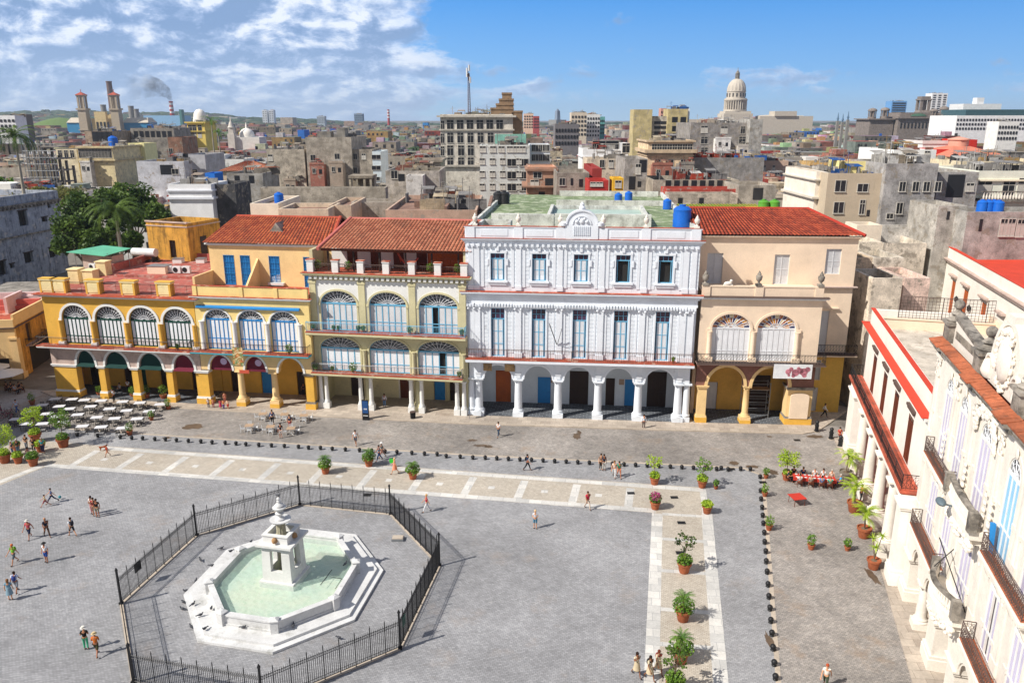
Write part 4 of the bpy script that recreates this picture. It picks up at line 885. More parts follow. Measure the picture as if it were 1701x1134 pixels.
for x0, x1 in ((1.2,2.7), (8.7,10.4), (13.4,15.0), (17.8,19.2), (22.0,23.4), (26.2,27.6)): pier(G_, x0, x1, 3.6, stonew, -.2, .9, base=1.0)
for x in (5.75,): column(G_, x, 3.6, .38, stonew, y=.2, base=.5, bw=1.1)
w = M(); w.box(.9, GX1, 4.2, 4.5, .1, 6.4); w.box(.9, GX1, .6, 4.2, 6.2, 6.4); w.build('arcade_wall', cream, G_); w = M(); w.box(.9, GX1, -.6, 4.5, .02, .17); w.build('arcade_floor', flag, G_)
t = M()
for a, b in la: t.ring(a, b, 3.6, 4.9, .3, -.3, -.21); t.ring(a+.12, b-.12, 3.6, 4.78, .1, -.36, -.2); t.lathe((a+b)/2, -.34, [(.16,4.7),(.26,4.9),(.2,5.35),(.3,5.5)], 8)
for x, h in md: t.ring(x-h, x+h, 10.6, 11.6, .28, -.16, -.002, legs=3.8); t.ring(x-h-.3, x+h+.3, 10.6, 11.9, .1, -.22, -.002, legs=0); t.box(x-h-.4, x-h+.05, -.3, -.0, 8.1, 8.4); t.box(x+h-.05, x+h+.4, -.3, 0, 8.1, 8.4); t.ball((x,-.3,11.85), .26, 8, 1, .6, 1.2)
for x, h in up: t.ring(x-h, x+h, 16.9, 17.9, .25, -.16, -.002, legs=4.5); t.box(x-h-.5, x-h-.05, -.34, 0, 14.6, 14.9); t.box(x+h+.05, x+h+.5, -.34, 0, 14.6, 14.9); t.ball((x,-.3,18.15), .24, 8, 1, .6, 1.2)
t.v = [(a, b*.3, c) for a, b, c in t.v]; t.split('window_surround', stonew, G_)
rnd = random.Random(11)
p = M()
for x in (1.6, 6.75, 10.55, 15.25, 19.4, 23.6, 28.0):
    p.box(x-.38, x+.38, -.24, -.001, 12.3, 17.9); p.box(x-.5, x+.5, -.36, -.0, 12.3, 13.2); p.box(x-.44, x+.44, -.3, 0, 14.6, 14.85)
    p.lathe(x, -.12, [(.34,13.2),(.28,13.4),(.27,17.0),(.36,17.2)], 12)
    for k in range(14): p.ball((x+rnd.uniform(-.42,.42), -.32+rnd.uniform(-.06,.08), 17.2+rnd.uniform(0,1.3)), rnd.uniform(.09,.17), 6)
    p.box(x-.52, x+.52, -.5, 0, 18.4, 18.95)
    p.box(x-.36, x+.36, -.2, -.001, 6.9, 11.9); p.box(x-.46, x+.46, -.3, 0, 6.9, 7.7)
    for k in range(10): p.ball((x+rnd.uniform(-.35,.35), -.24, 10.6+rnd.uniform(0,1.2)), rnd.uniform(.07,.14), 6)
p.v = [(a, b*.35, c) for a, b, c in p.v]; p.split('pilaster', stonew, G_)
# carved relief around the centre window
p = M()
for k in range(70):
    a = pi*k/69; rr = 1.75+rnd.uniform(-.15,.25); p.ball((12.9-rr*cos(a), -.3+rnd.uniform(-.1,.05), 17.0+rr*.95*sin(a)), rnd.uniform(.1,.24), 6)
for k in range(40): p.ball((12.9+rnd.uniform(-1.6,1.6), -.28, 18.2+rnd.uniform(-.3,.5)), rnd.uniform(.08,.2), 6)
for s in (-1, 1):
    for k in range(5): p.ball((12.9+s*2.0, -.45, 12.9+k*.42), .24-.02*k, 8, 1.2, 1, .7)
    for k in range(5): p.ball((8.0+s*2.1 if s<0 else 15.9, -.45, 12.9+k*.42), .22-.02*k, 8, 1.2, 1, .7)
p.v = [(a, b*.5, c) for a, b, c in p.v]; p.split('carved_relief', stonew, G_)
lav = paint('lavender white louvre', C('#bcb6cc'), grime=.2, gcol=C('#7d7490'), mott=.1)
skyb = paint('sky blue glass paint', C('#8fbfe0'), grime=.1)
for i, (x, h) in enumerate(up): arched_window(G_, x-h, x+h, 12.3, 16.9, 17.9, .0, 3, trimw, skyb if i in (3,) else lav, 5)
for i, (x, h) in enumerate(md): arched_window(G_, x-h, x+h, 6.8, 10.6, 11.6, .0, 3, trimw, lav, 5, open_=(1,) if i == 3 else ())
q = M(); q.box(17.7, 18.3, .28, .33, 6.8, 10.4); q.build('red_inner_door', orangew, G_)
cm = M()
segs = [(.7,3.0,.6), (3.0,8.9,.45), (8.9,10.6,.7), (10.6,15.2,.5), (15.2,17.0,.7), (17.0,GX1,.45)]
for a, b, pj in segs: cm.box(a, b, -pj*.6, .1, 18.9, 19.2); cm.box(a-.001, b+.001, -pj, .1, 19.2, 19.42)
cm.build('cornice', greystone, G_)
orange_t = paint('orange clay tiles', C('#b86a48'), grime=.55, gcol=C('#6a4a3a'), streak=0, mott=.3)
ct = M()
for a, b, pj in segs:
    n = int((b-a)/.42)
    for i in range(n): x0 = a+(b-a)*i/n; ct.hexa([(x0,-pj-.1,19.42),(x0+.4,-pj-.1,19.42),(x0+.4,.15,19.46),(x0,.15,19.46),(x0,-pj-.1,19.5+.02*(i%3)),(x0+.4,-pj-.1,19.5+.02*(i%3)),(x0+.4,.15,19.7),(x0,.15,19.7)])
ct.build('cornice_tiles', orange_t, G_)
pp = M(); pp.hexa([(1.9,.5,19.4),(8.0,.5,19.4),(8.0,1.0,19.4),(1.9,1.0,19.4),(1.9,.5,21.2),(8.0,.5,20.5),(8.0,1.0,20.5),(1.9,1.0,21.2)]); pp.hexa([(16,.5,19.4),(GX1,.5,19.4),(GX1,1.0,19.4),(16,1.0,19.4),(16,.5,20.4),(GX1,.5,21.2),(GX1,1.0,21.2),(16,1.0,20.4)])
po = pp.build('parapet', stonew, G_)
pp = M(); pp.hexa([(1.8,.42,21.2),(8.1,.42,20.5),(8.1,1.1,20.5),(1.8,1.1,21.2),(1.8,.42,21.45),(8.1,.42,20.75),(8.1,1.1,20.75),(1.8,1.1,21.45)])
for i in range(22): x = 2.4+i*.25; pp.box(x, x+.09, .46, .5, 20.0, 20.5)
pp.build('coping', greystone, po)
def finial(m, x, y, z, s=1.0):
    m.box(x-.62*s, x+.62*s, y-.62*s, y+.62*s, z, z+1.3*s); m.box(x-.78*s, x+.78*s, y-.78*s, y+.78*s, z+1.3*s, z+1.5*s)
    m.lathe(x, y, [(.62*s,z+1.5*s),(.7*s,z+1.62*s),(.42*s,z+1.8*s),(.32*s,z+1.9*s),(.5*s,z+2.05*s),(.2*s,z+2.25*s),(.18*s,z+2.35*s)], 14); m.ball((x,y,z+2.7*s), .36*s, 12)
for x in (1.35, 8.5, 15.6): pp = M(); finial(pp, x, .7, 19.5, .95); pp.build('ball_finial', greystone if x != 1.35 else greystone, po)
cr = M(); cr.box(9.4, 14.8, .5, 1.15, 19.5, 20.9); cr.half(10.1, 14.1, 20.9, 23.3, .5, 1.15, 20); cr.ring(10.1, 14.1, 20.9, 23.3, .32, .42, 1.25, 20, legs=1.2); cr.box(11.5, 12.7, .4, 1.3, 23.4, 23.9)
for s in (-1, 1): cr.lathe(12.1+s*2.65, .8, [(.5,19.6),(.7,20.0),(.55,20.6),(.2,20.9)], 12); cr.ring(12.1+s*2.2-.4, 12.1+s*2.2+.4, 20.6, 21.0, .16, .3, .5, 10)
for k in range(150):
    a = rnd.uniform(0, 2*pi); rr = rnd.choice((1.35, 1.5, .75, .5)); cr.ball((12.1+rr*.9*cos(a), .45+rnd.uniform(-.12,.04), 21.4+rr*1.15*sin(a)), rnd.uniform(.07,.17), 6)
cr.build('carved_crest', stonew, po)
cr = M(); cr.ball((12.1,.42,21.4), 1.0, 12, 1, .28, 1.3); cr.build('shield', stonew, po)
rf = M(); rf.box(1.3, GX1, 1.1, 12, 18.6, 19.0); rf.build('roof', paint('red roof coat', C('#a4433c'), grime=.5, gcol=C('#5f3f3a'), streak=0), G_)
def iron_balc(x0, x1, z0, z1, p_, nm='iron_balcony', flo=orange_t):
    m = M(); m.box(x0, x1, -p_, -.002, z0, z1-.04); m.box(x0-.04, x1+.04, -p_-.06, -.002, z0+.1, z1-.14)
    for k in range(4): xx = x0+.4+(x1-x0-.8)*k/3; m.hexa([(xx-.14,-.2,z0-.8),(xx+.14,-.2,z0-.8),(xx+.14,-.01,z0-.9),(xx-.14,-.01,z0-.9),(xx-.14,-p_*.9,z0),(xx+.14,-p_*.9,z0),(xx+.14,-.01,z0),(xx-.14,-.01,z0)])
    o = m.build(nm, stonew, G_); f = M(); f.box(x0+.01, x1-.01, -p_+.01, -.01, z1-.04, z1); f.build('balcony_floor', flo, o)
    r = M(); pts = [(x0+.05,-.05), (x0+.05,-p_+.05), (x1-.05,-p_+.05), (x1-.05,-.05)]; r.rail(pts, z1, 1.05, .2, .011, True, .035)
    for (a, b) in zip(pts, pts[1:]):
        n = max(1, int(hypot(b[0]-a[0], b[1]-a[1])/.26))
        for i in range(n):
            t_2 = (i+.5)/n; x, y = a[0]+(b[0]-a[0])*t_2, a[1]+(b[1]-a[1])*t_2
            for zc_ in (.42, .74): r.path([(x-.1*(abs(b[0]-a[0])>.5), y-.1*(abs(b[0]-a[0])<.5), z1+zc_), (x, y, z1+zc_+.12), (x+.1*(abs(b[0]-a[0])>.5), y+.1*(abs(b[0]-a[0])<.5), z1+zc_), (x, y, z1+zc_-.12), (x-.1*(abs(b[0]-a[0])>.5), y-.1*(abs(b[0]-a[0])<.5), z1+zc_)], .010, 3)
    r.build('railing', rusty, o); return o
def stone_balc(x0, x1, z0, z1, bow, nm='stone_balcony'):
    n = 14; O = [(x0+(x1-x0)*i/n, -.75-bow*sin(pi*i/n)**1.0) for i in range(n+1)]
    m = M(); m.prz([(x1,-.002),(x0,-.002)]+O, z0, z1); P = [(x, y*.9) for x, y in O]; m.prz([(x1-.2,-.002),(x0+.2,-.002)]+P[1:-1], z0-.4, z0)
    for k in range(60): a = rnd.random(); i = a*n; j = int(min(i, n-1)); x = x0+(x1-x0)*a; y = -.75-bow*sin(pi*a); m.ball((x, y*.85, z0-.45+rnd.uniform(-.35,.3)), rnd.uniform(.09,.2), 6)
    o = m.build(nm, stonew, G_)
    b = M(); R_ = [(x, y+.15) for x, y in O]
    for a, c in zip(R_, R_[1:]): b.prz([(a[0],a[1]-.15),(c[0],c[1]-.15),(c[0],c[1]+.13),(a[0],a[1]+.13)], z1+.92, z1+1.1)
    b.box(x0-.18, x0+.22, -.95, -.5, z1, z1+1.2); b.box(x1-.22, x1+.18, -.95, -.5, z1, z1+1.2)
    b.build('handrail', greystone, o)
    for i in range(22):
        a = (i+.5)/22; x = x0+.15+(x1-x0-.3)*a; y = -.6-bow*sin(pi*a); q = M(); q.lathe(x, y, [(.1,z1),(.1,z1+.08),(.06,z1+.14),(.13,z1+.38),(.06,z1+.68),(.1,z1+.84),(.1,z1+.92)], 8); q.build('baluster', stonew, o)
iron_balc(3.1, 9.3, 6.3, 6.7, .75); stone_balc(10.3, 15.0, 6.4, 6.9, .75); iron_balc(16.3, 21.9, 6.3, 6.7, .75); iron_balc(23.6, 29.0, 6.3, 6.7, .75)
iron_balc(3.2, 9.0, 11.8, 12.2, .6); stone_balc(10.1, 15.2, 12.0, 12.5, .15); iron_balc(16.5, 22.9, 11.8, 12.2, .6); iron_balc(24.0, 29.5, 11.8, 12.2, .6)
q = M(); q.ball((12.0,-1.5,12.6), .4, 10, 1.3, .7, .5); q.tube((12.0,-.2,12.3), (12.0,-1.5,12.5), .05, 6); q.build('floodlight', plain('grey floodlight', C('#5f6f78')), G_)
q = M(); q.tube((11.4,-1.1,10.0), (14.6,-.1,7.2), .035, 5); q.tube((11.3,-1.1,8.0), (11.3,-.2,9.3), .03, 5); q.build('flag_pole', iron, G_)
q = M(); q.hexa([(16.9,-.3,12.4),(17.2,-.25,12.4),(17.2,-.2,12.4),(16.9,-.2,12.4),(16.8,-.45,14.0),(17.0,-.3,14.0),(17.0,-.2,14.0),(16.8,-.25,14.0)]); q.build('cloth', bluew, G_)
# ---- white house with the red roof terrace behind
H_ = thing('red_roofed_white_house', 'plain white house with sunken bright red roof behind the carved palace', 'building', (62.6, 117.05, 0), radians(-104.0))
HO = (62.6, 117.05)
w = M(); hw = []
for (px, py, w2, h_, mt) in ((1557, 475, .8, 3.0, 'w'), (1580, 498, .85, 5.2, 'o'), (1600, 515, .95, 5.2, 'o'), (1630, 533, .9, 4.4, 'o')):
    x, z = UZ(HO, -104.0, px, py); hw.append((x-w2, x+w2, z-h_/2, z+h_/2, z+h_/2, mt))
hx1 = 46.0
w.wall(0, hx1, .1, 17.0, 0, .4, [h[:5] for h in hw]); w.box(0, .4, .4, 18, .1, 17); w.box(hx1-.4, hx1, .4, 18, .1, 17); w.box(0, hx1, 18, 18.4, .1, 17); w.build('wall', whitew, H_)
for h in hw:
    rect_window(H_, h[0], h[1], h[2], h[3], .1, orangew if h[5] == 'o' else brownw, orangew if h[5] == 'o' else glassd, name='door' if h[5] == 'o' else 'window', rows=4 if h[5] == 'w' else 1, n=3 if h[5] == 'w' else 1)
    q = M(); q.box(h[0]-.35, h[1]+.35, -.5, 0, h[3]+.6, h[3]+.8); q.box(h[0]-.3, h[1]+.3, -.35, 0, h[3]+.45, h[3]+.6); q.build('door_hood', pinkbg, H_)
x, z = UZ(HO, -104.0, 1665, 520); q = M(); q.box(x-1.2, x+1.2, -.5, 0, z-.1, z+.15); q.build('door_hood', pinkbg, H_)
q = M(); q.box(-.3, hx1+.3, -.35, 0, 15.2, 15.45); q.box(-.4, hx1+.4, -.5, 0, 15.45, 15.6); q.build('cornice', pinkbg, H_)
q = M(); q.box(.4, hx1-.4, .4, 18, 15.4, 15.8); q.build('roof', redp, H_)
q = M(); q.box(0-.06, hx1, -.06, .46, 17, 17.08); q.box(-.06, .46, .46, 18, 17, 17.08); q.box(-.06, hx1, 17.94, 18.46, 17, 17.08); q.build('parapet_tiles', redp, H_)
q = M(); q.box(.4, .46, .46, 17.9, 15.8, 16.98); q.box(.46, hx1-.4, 17.94, 18.0, 15.8, 16.98); q.build('parapet_inside', redp, H_)
q = M(); q.tube((12,10,15.9), (20,10.4,15.9), .1, 6); q.box(17,18.6,9.6,11,15.8,16.1); q.tube((13,10,15.9), (14,12,16.2), .06, 5); q.build('mast_lying_on_roof', redroof, H_)
for (px, py) in ((1588, 497), (1609, 512)):
    x, z = UZ(HO, -104.0, px, py, .3); q = M(); q.lathe(x, -.3, [(.02,z-.5),(.2,z-.2),(.24,z+.2),(.05,z+.45)], 8); q.tube((x,-.3,z), (x,0,z), .04, 5); q.build('wall_lantern', iron, H_)
# ================================================================ LEFT SIDE
K_ = thing('orange_street_corner_house', 'orange street corner house at far left with red roof terrace', 'building', (-66.4, 100.8, 0), radians(8))
w = M(); w.wall(-14, 0, .1, 7.4, 0, .4, [(-5.2,-3.4,4.2,6.6,6.6), (-9.9,-8.3,4.2,6.6,6.6), (-3.9,-1.3,.2,3.0,3.0), (-9.6,-5.4,.2,3.0,3.0)]); w.build('wall', peach, K_)
w = M(); w.box(-.4, 0, .4, 3.2, .1, 7.4); w.box(-.4, 0, 4.6, 12, 3.9, 7.4); w.box(-.4, 0, 3.2, 4.6, 3.9, 4.3); w.box(-.4, 0, 3.2, 4.6, 6.9, 7.4); w.box(-.4, 0, 10.5, 12, .1, 3.9); w.build('street_wall', ochre, K_)
for a, b in ((-5.2,-3.4), (-9.9,-8.3)): rect_window(K_, a, b, 4.2, 6.6, .15, brownw, darkw, name='window', rows=4)
q = M(); q.box(-.35, -.3, 3.2, 4.6, 4.3, 6.9); q.build('door', darkw, K_)
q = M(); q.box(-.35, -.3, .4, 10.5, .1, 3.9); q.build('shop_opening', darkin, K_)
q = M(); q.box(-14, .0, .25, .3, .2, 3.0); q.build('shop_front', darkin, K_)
q = M(); q.box(-.8, .12, -.12, .0, .1, 5.6); q.box(.0, .12, 0, .9, .1, 5.6); q.box(-1.2, .3, -.3, -.12, .1, .9); q.box(-.9, .22, -.22, 0, 5.6, 5.9); q.box(.12,.3,-.3,1.1,.1,.9); q.build('corner_pilaster', peach, K_)
q = M(); q.box(-14, .15, -.18, 0, 7.1, 7.25); q.box(0, .18, 0, 12, 7.1, 7.25); q.build('cornice', rusty, K_)
q = M(); q.box(-14, 0, 0, .3, 7.4, 8.3); q.box(-.3, 0, .3, 12, 7.4, 8.9); q.build('parapet', peach, K_)
q = M(); q.box(-14, -.3, .3, 12, 7.3, 7.6); q.build('roof_terrace', terra, K_); q = M(); q.box(-7, -.5, 9.5, 10.2, 7.6, 9.0); q.box(-6.6,-1,8.9,9.5,7.6,8.2); q.build('terrace_step', paint('coral red wall', C('#c9655a'), grime=.2), K_)
balcony(K_, -5.8, -2.8, 3.9, 4.15, .8, pinkbg, terra, .9, iron, .15)
q = M(); q.box(0, .9, 2.4, 7.5, 3.95, 4.1); bo = q.build('balcony', pinkbg, K_); r = M(); r.rail([(.05,2.4),(.85,2.4),(.85,7.5),(.05,7.5)], 4.1, .9, .15, .014); r.build('railing', iron, bo)
K2 = thing('pink_terrace_house', 'pale pink house with arched niche rising behind the orange corner terrace', 'building', (-67.0, 112.6, 0), radians(8))
w = M(); w.wall(-12, 7, .1, 9.6, 0, .4, [(-9,-7.8,7.8,9,9)]); w.box(-5, -4.6, -5, 0, 7.6, 9.9); w.box(-4.6, 3, -.6, 0, 6, 9.2); w.box(6.6, 7, .4, 12, .1, 9.6); w.build('wall', paint('pale pink plaster', C('#e3c6c4'), grime=.25, gcol=C('#9a7a78')), K2)
w = M(); w.box(-12, 7, .4, 12, 8.6, 8.9); w.build('roof', greyroof, K2); q = M(); q.box(-3.2,.6,-.66,-.6,7.2,8.8); q.build('panel', cream, K2); q = M(); q.box(-9,-7.8,.2,.25,7.8,9); q.build('window', darkw, K2)
JO = G(95, 316, 18.5)[:2]
J_ = thing('grey_ruined_house', 'tall blue grey soot streaked house with gaping dark windows left of the trees', 'building', (JO[0], JO[1], 0), radians(82))
jm = paint('sooty blue grey plaster', C('#a9b0bd'), grime=.62, gcol=C('#2e3138'), streak=.55, mott=.22, patch=.15, pcol=C('#c9c3bd'))
def jz(px, py): return UZ(JO, 82, px, py)
w = M(); jw = []
for (x0, y0, x1, y1) in ((165,290,215,425), (228,280,270,370), (345,345,385,390), (392,235,412,275), (410,585,462,685), (208,630,265,730), (85,725,115,770), (0,700,45,830)):
    a = jz(x0/4.93, 290+y1/4.93); b = jz(x1/4.93, 290+y0/4.93); xa, xb = sorted((a[0], b[0])); jw.append((xa, max(xb, xa+.8), a[1], b[1], b[1]))
z1_ = jz(95, 316)[1]
mid_z = jz(60, 385)[1]
# two storeys of openings cut separately
hi = [q_ for q_ in jw if q_[2] > mid_z]; lo = [q_ for q_ in jw if q_[2] <= mid_z]
def nooverlap(L_):
    L_ = sorted(L_); r_ = []
    for q_ in L_:
        if not r_ or q_[0] > r_[-1][1]+.05: r_.append(q_)
    return r_
hi = nooverlap(hi); lo = nooverlap(lo)
w.wall(-70, 0, mid_z, z1_, 0, .6, hi); w.wall(-70, 0, .1, mid_z, 0, .6, lo); w.box(-.6, 0, .6, 14, .1, z1_); w.build('wall', jm, J_)
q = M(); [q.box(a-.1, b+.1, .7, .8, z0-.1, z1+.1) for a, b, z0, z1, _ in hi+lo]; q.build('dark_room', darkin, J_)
for a, b, z0, z1, _ in hi+lo: q = M(); q.box(a-.2, b+.2, -.15, 0, z1, z1+.2); q.box(a, a+.08, .1, .2, z0, z1); q.box((a+b)/2-.04, (a+b)/2+.04, .1, .2, z0, z1); q.build('window', darkw, J_)
q = M(); q.box(-70, .3, -.5, 0, z1_-2.0, z1_-1.8); q.box(-70, .3, -.35, 0, z1_-2.3, z1_-2.0); [q.box(-k*1.1-.5, -k*1.1, -.45, 0, z1_-2.8, z1_-2.3) for k in range(60)]; q.box(-70, .2, -.45, 0, mid_z-.3, mid_z); q.build('cornice', greystone, J_)
q = M(); q.box(-70, -.6, .6, 14, z1_-1.6, z1_-1.2); q.build('roof', greyroof, J_)
# house on the left side of the square, just out of view, whose shadow lies on the cafe tables
LH = thing('arcaded_house', 'ochre arcaded house on the left side of the square beyond the picture edge', 'building', (-70, 68, 0), radians(86))
w = M(); w.wall(0, 27, 5, 13, 0, .5, [(x, x+2, 6, 9, 10) for x in (2,7,12,17,22)]); w.box(0, 27, 0, .5, 13, 15.5); w.wall(0, 27, .1, 5, 0, .5, [(x, x+3, .1, 3, 4.5) for x in (1.5,6.5,11.5,16.5,21.5)]); w.box(0,.5,.5,14,.1,13); w.box(26.5,27,.5,14,.1,13); w.build('wall', ochre, LH)
w = M(); w.box(0, 27, .5, 14, 12.2, 12.6); w.build('roof', terra, LH)
# ================================================================ FOUNTAIN
marble = paint('white marble', C('#d6d6d5'), grime=.42, gcol=C('#8d8c84'), streak=.1, mott=.12, rough=.5, bs=.1)
algae = paint('algae stained marble', C('#b9b39a'), grime=.6, gcol=C('#5f5f3a'), mott=.2)
FC = (-17.15, 52.1)
OUT = [(-24.29,50.54), (-21.22,45.24), (-15.79,44.02), (-11.07,47.52), (-10.03,53.8), (-13.21,59.23), (-18.6,60.35), (-23.3,56.8)]
WAL = [(-22.36,50.47), (-20.07,46.69), (-16.12,45.78), (-12.55,48.43), (-11.89,53.18), (-14.06,57.08), (-18.45,58.05), (-21.6,55.1)]
FN = thing('marble_fountain', 'white marble octagonal fountain with pierced central plinth and green water', 'fountain', (FC[0], FC[1], 0))
loc8 = lambda P, s=1.0: [((x-FC[0])*s, (y-FC[1])*s) for x, y in P]
q = M(); q.prz(loc8(OUT), .02, .2); q.prz(loc8(OUT, .935), .2, .4); q.build('steps', marble, FN)
WL = loc8(WAL); q = M(); n = 8
for i in range(n):
    a, b = WL[i], WL[(i+1) % n]; s = .945
    ai, bi = (a[0]*s, a[1]*s), (b[0]*s, b[1]*s); e = 1.012; ao, bo = (a[0]*e, a[1]*e), (b[0]*e, b[1]*e)
    q.hexa([(*a,.4),(*b,.4),(*bi,.4),(*ai,.4),(*a,1.12),(*b,1.12),(*bi,1.12),(*ai,1.12)])
    q.hexa([(*ao,1.12),(*bo,1.12),(bi[0]*.99,bi[1]*.99,1.12),(ai[0]*.99,ai[1]*.99,1.12),(*ao,1.24),(*bo,1.24),(bi[0]*.99,bi[1]*.99,1.24),(ai[0]*.99,ai[1]*.99,1.24)])
    q.hexa([(*ao,.4),(*bo,.4),(*a,.4),(*b,.4)][:2]+[(*b,.4),(*a,.4),(*ao,.56),(*bo,.56),(*b,.56),(*a,.56)])
rimo = q.build('basin_wall', marble, FN)
for i, (x, y) in enumerate(WL):
    q = M(); an = math.atan2(y, x); q.rbox(x*.985, y*.985, .5, .52, .4, 1.3, an); q.rbox(x*.985, y*.985, .6, .62, 1.3, 1.38, an); q.rbox(x*.985, y*.985, .6, .62, 1.38, 1.5, an, .2, .2); q.build('corner_post', marble, FN)
m, t, b = newmat('green pool floor'); g_ = t.nodes.new('ShaderNodeNewGeometry')
cc = mixc(t, ramp(t, noise(t, g_.outputs['Position'], .35, 5, .6), [(.4, 0.0), (.62, 1.0)]), C('#c4d3c6'), C('#d6d9c6')); cc = mixc(t, ramp(t, noise(t, g_.outputs['Position'], 2.2, 6, .7), [(.5, 0.0), (.75, .7)]), cc, C('#9dbd9c')); L(t, cc, b.inputs['Base Color']); b.inputs['Roughness'].default_value = .9; poolf = m
q = M(); q.prz([(x*.95, y*.95) for x, y in WL], .41, .47); q.build('basin_floor', poolf, FN)
m, t, b = newmat('fountain water'); g_ = t.nodes.new('ShaderNodeNewGeometry')
b.inputs['Base Color'].default_value = (*C('#b9d6c4'), 1); b.inputs['Roughness'].default_value = .06; b.inputs['Alpha'].default_value = .30; b.inputs['IOR'].default_value = 1.33
vor = N(t, 'ShaderNodeTexVoronoi', Scale=2.4); L(t, g_.outputs['Position'], vor.inputs['Vector'])
bump(t, b, math_node(t, 'ADD', noise(t, g_.outputs['Position'], 3.2, 4, .6), vor.outputs['Distance']), .8, .12); waterm = m
q = M(); q.add([(x*.945, y*.945, .86) for x, y in WL], [tuple(range(8))]); tag(q.build('water', waterm, FN))
TA = radians(-12.4); tw = thing_part = None
plc = paint('grey white marble', C('#d9d9d6'), grime=.35, gcol=C('#8a8a78'), mott=.08)
def ring4(m, w0, z0, w1, z1, th): # four slabs round a square, tapered
    ca, sa = cos(TA), sin(TA)
    for k in range(4):
        a = TA+k*pi/2; c_, s_ = cos(a), sin(a)
        P = []
        for w_, z in ((w0, z0), (w1, z1)):
            for (x, y) in ((-w_/2,-w_/2), (w_/2,-w_/2), (w_/2-th,-w_/2+th), (-w_/2+th,-w_/2+th)): P.append((x*c_-y*s_, x*s_+y*c_, z))
        m.hexa(P)
q = M(); q.rbox(0, 0, 2.75, 2.75, .47, .98, TA); ring4(q, 2.35, .98, 2.3, 1.75, .35)
for k in range(4):
    a = TA+k*pi/2; c_, s_ = cos(a), sin(a)
    for sx in (-1, 1):
        P = []
        for z, w_ in ((1.75, 2.3), (3.45, 2.2)):
            for (x, y) in ((sx*w_/2,-w_/2), (sx*.46,-w_/2), (sx*.46,-w_/2+.35), (sx*(w_/2-.35),-w_/2+.35)): P.append((x*c_-y*s_, x*s_+y*c_, z))
        if sx > 0: P = [P[1],P[0],P[3],P[2],P[5],P[4],P[7],P[6]]
        q.hexa(P)
ring4(q, 2.2, 3.45, 2.18, 3.75, .35); q.build('pierced_plinth', plc, FN)
q = M(); q.lathe(0, 0, [(.3,.98),(.28,3.7)], 10); q.build('inner_stem', algae, FN)
q = M(); q.rbox(.0, .0, 1.3, 1.3, 1.0, 1.35, TA+.5, .2, .2); q.build('yellow_green_basin', paint('yellow green algae', C('#b9cf2a'), grime=.2), FN)
q = M(); q.rbox(0, 0, 2.5, 2.5, 3.75, 3.85, TA); q.rbox(0, 0, 2.85, 2.85, 3.85, 4.02, TA); ring4(q, 1.95, 4.02, 1.95, 4.6, .22); q.rbox(0,0,1.52,1.52,4.02,4.2,TA); ring4(q, 2.1, 4.6, 2.1, 4.68, .32); q.build('top_slab', plc, FN)
gold = paint('bronze mask', C('#a9835a'), grime=.4)
for k in range(4):
    a = TA+k*pi/2; c_, s_ = cos(a), sin(a); x, y = 1.02*s_, -1.02*c_; q = M(); q.ball((x, y, 4.32), .23, 10, 1, 1, 1); q.ball((x+.16*s_, y-.16*c_, 4.26), .11, 8); q.ball((x+.1*s_+.1*c_, y-.1*c_+.1*s_, 4.4), .07, 6); q.ball((x+.1*s_-.1*c_, y-.1*c_-.1*s_, 4.4), .07, 6); q.build('lion_mask', gold, FN)
q = M(); v0 = len(q.v); q.lathe(0, 0, [(.42,4.2),(.45,4.3),(.36,4.4),(.34,5.15),(.42,5.25),(.5,5.3)], 24)
for i in range(v0, len(q.v)):
    x, y, z = q.v[i]; k = (i-v0) % 2
    if 4.35 < z < 5.2 and k: q.v[i] = (x*.88, y*.88, z)
q.build('fluted_column', algae, FN)
q = M(); q.lathe(0, 0, [(.45,5.3),(.7,5.42),(.78,5.55),(.72,5.56),(.3,5.5)], 24); q.build('dish', marble, FN)
q = M(); q.lathe(0, 0, [(.34,5.5),(.36,5.62),(.2,5.7),(.14,5.8),(.3,5.95),(.34,6.05),(.16,6.15),(.2,6.2),(.46,6.4),(.5,6.52),(.3,6.6),(.36,6.66),(.22,6.8),(.1,6.88),(.16,6.98),(.1,7.1),(.15,7.2),(.05,7.3)], 20); q.build('vase', marble, FN)
q = M(); q.tube((3.0,-1.4,.9), (3.4,.6,.9), .025, 5); q.tube((3.4,-.3,.9),(4.4,-.6,.9),.02,5); q.tube((4.4,-.6,.9),(4.2,-1.9,.9),.02,5); q.build('water_pipe', iron, FN)
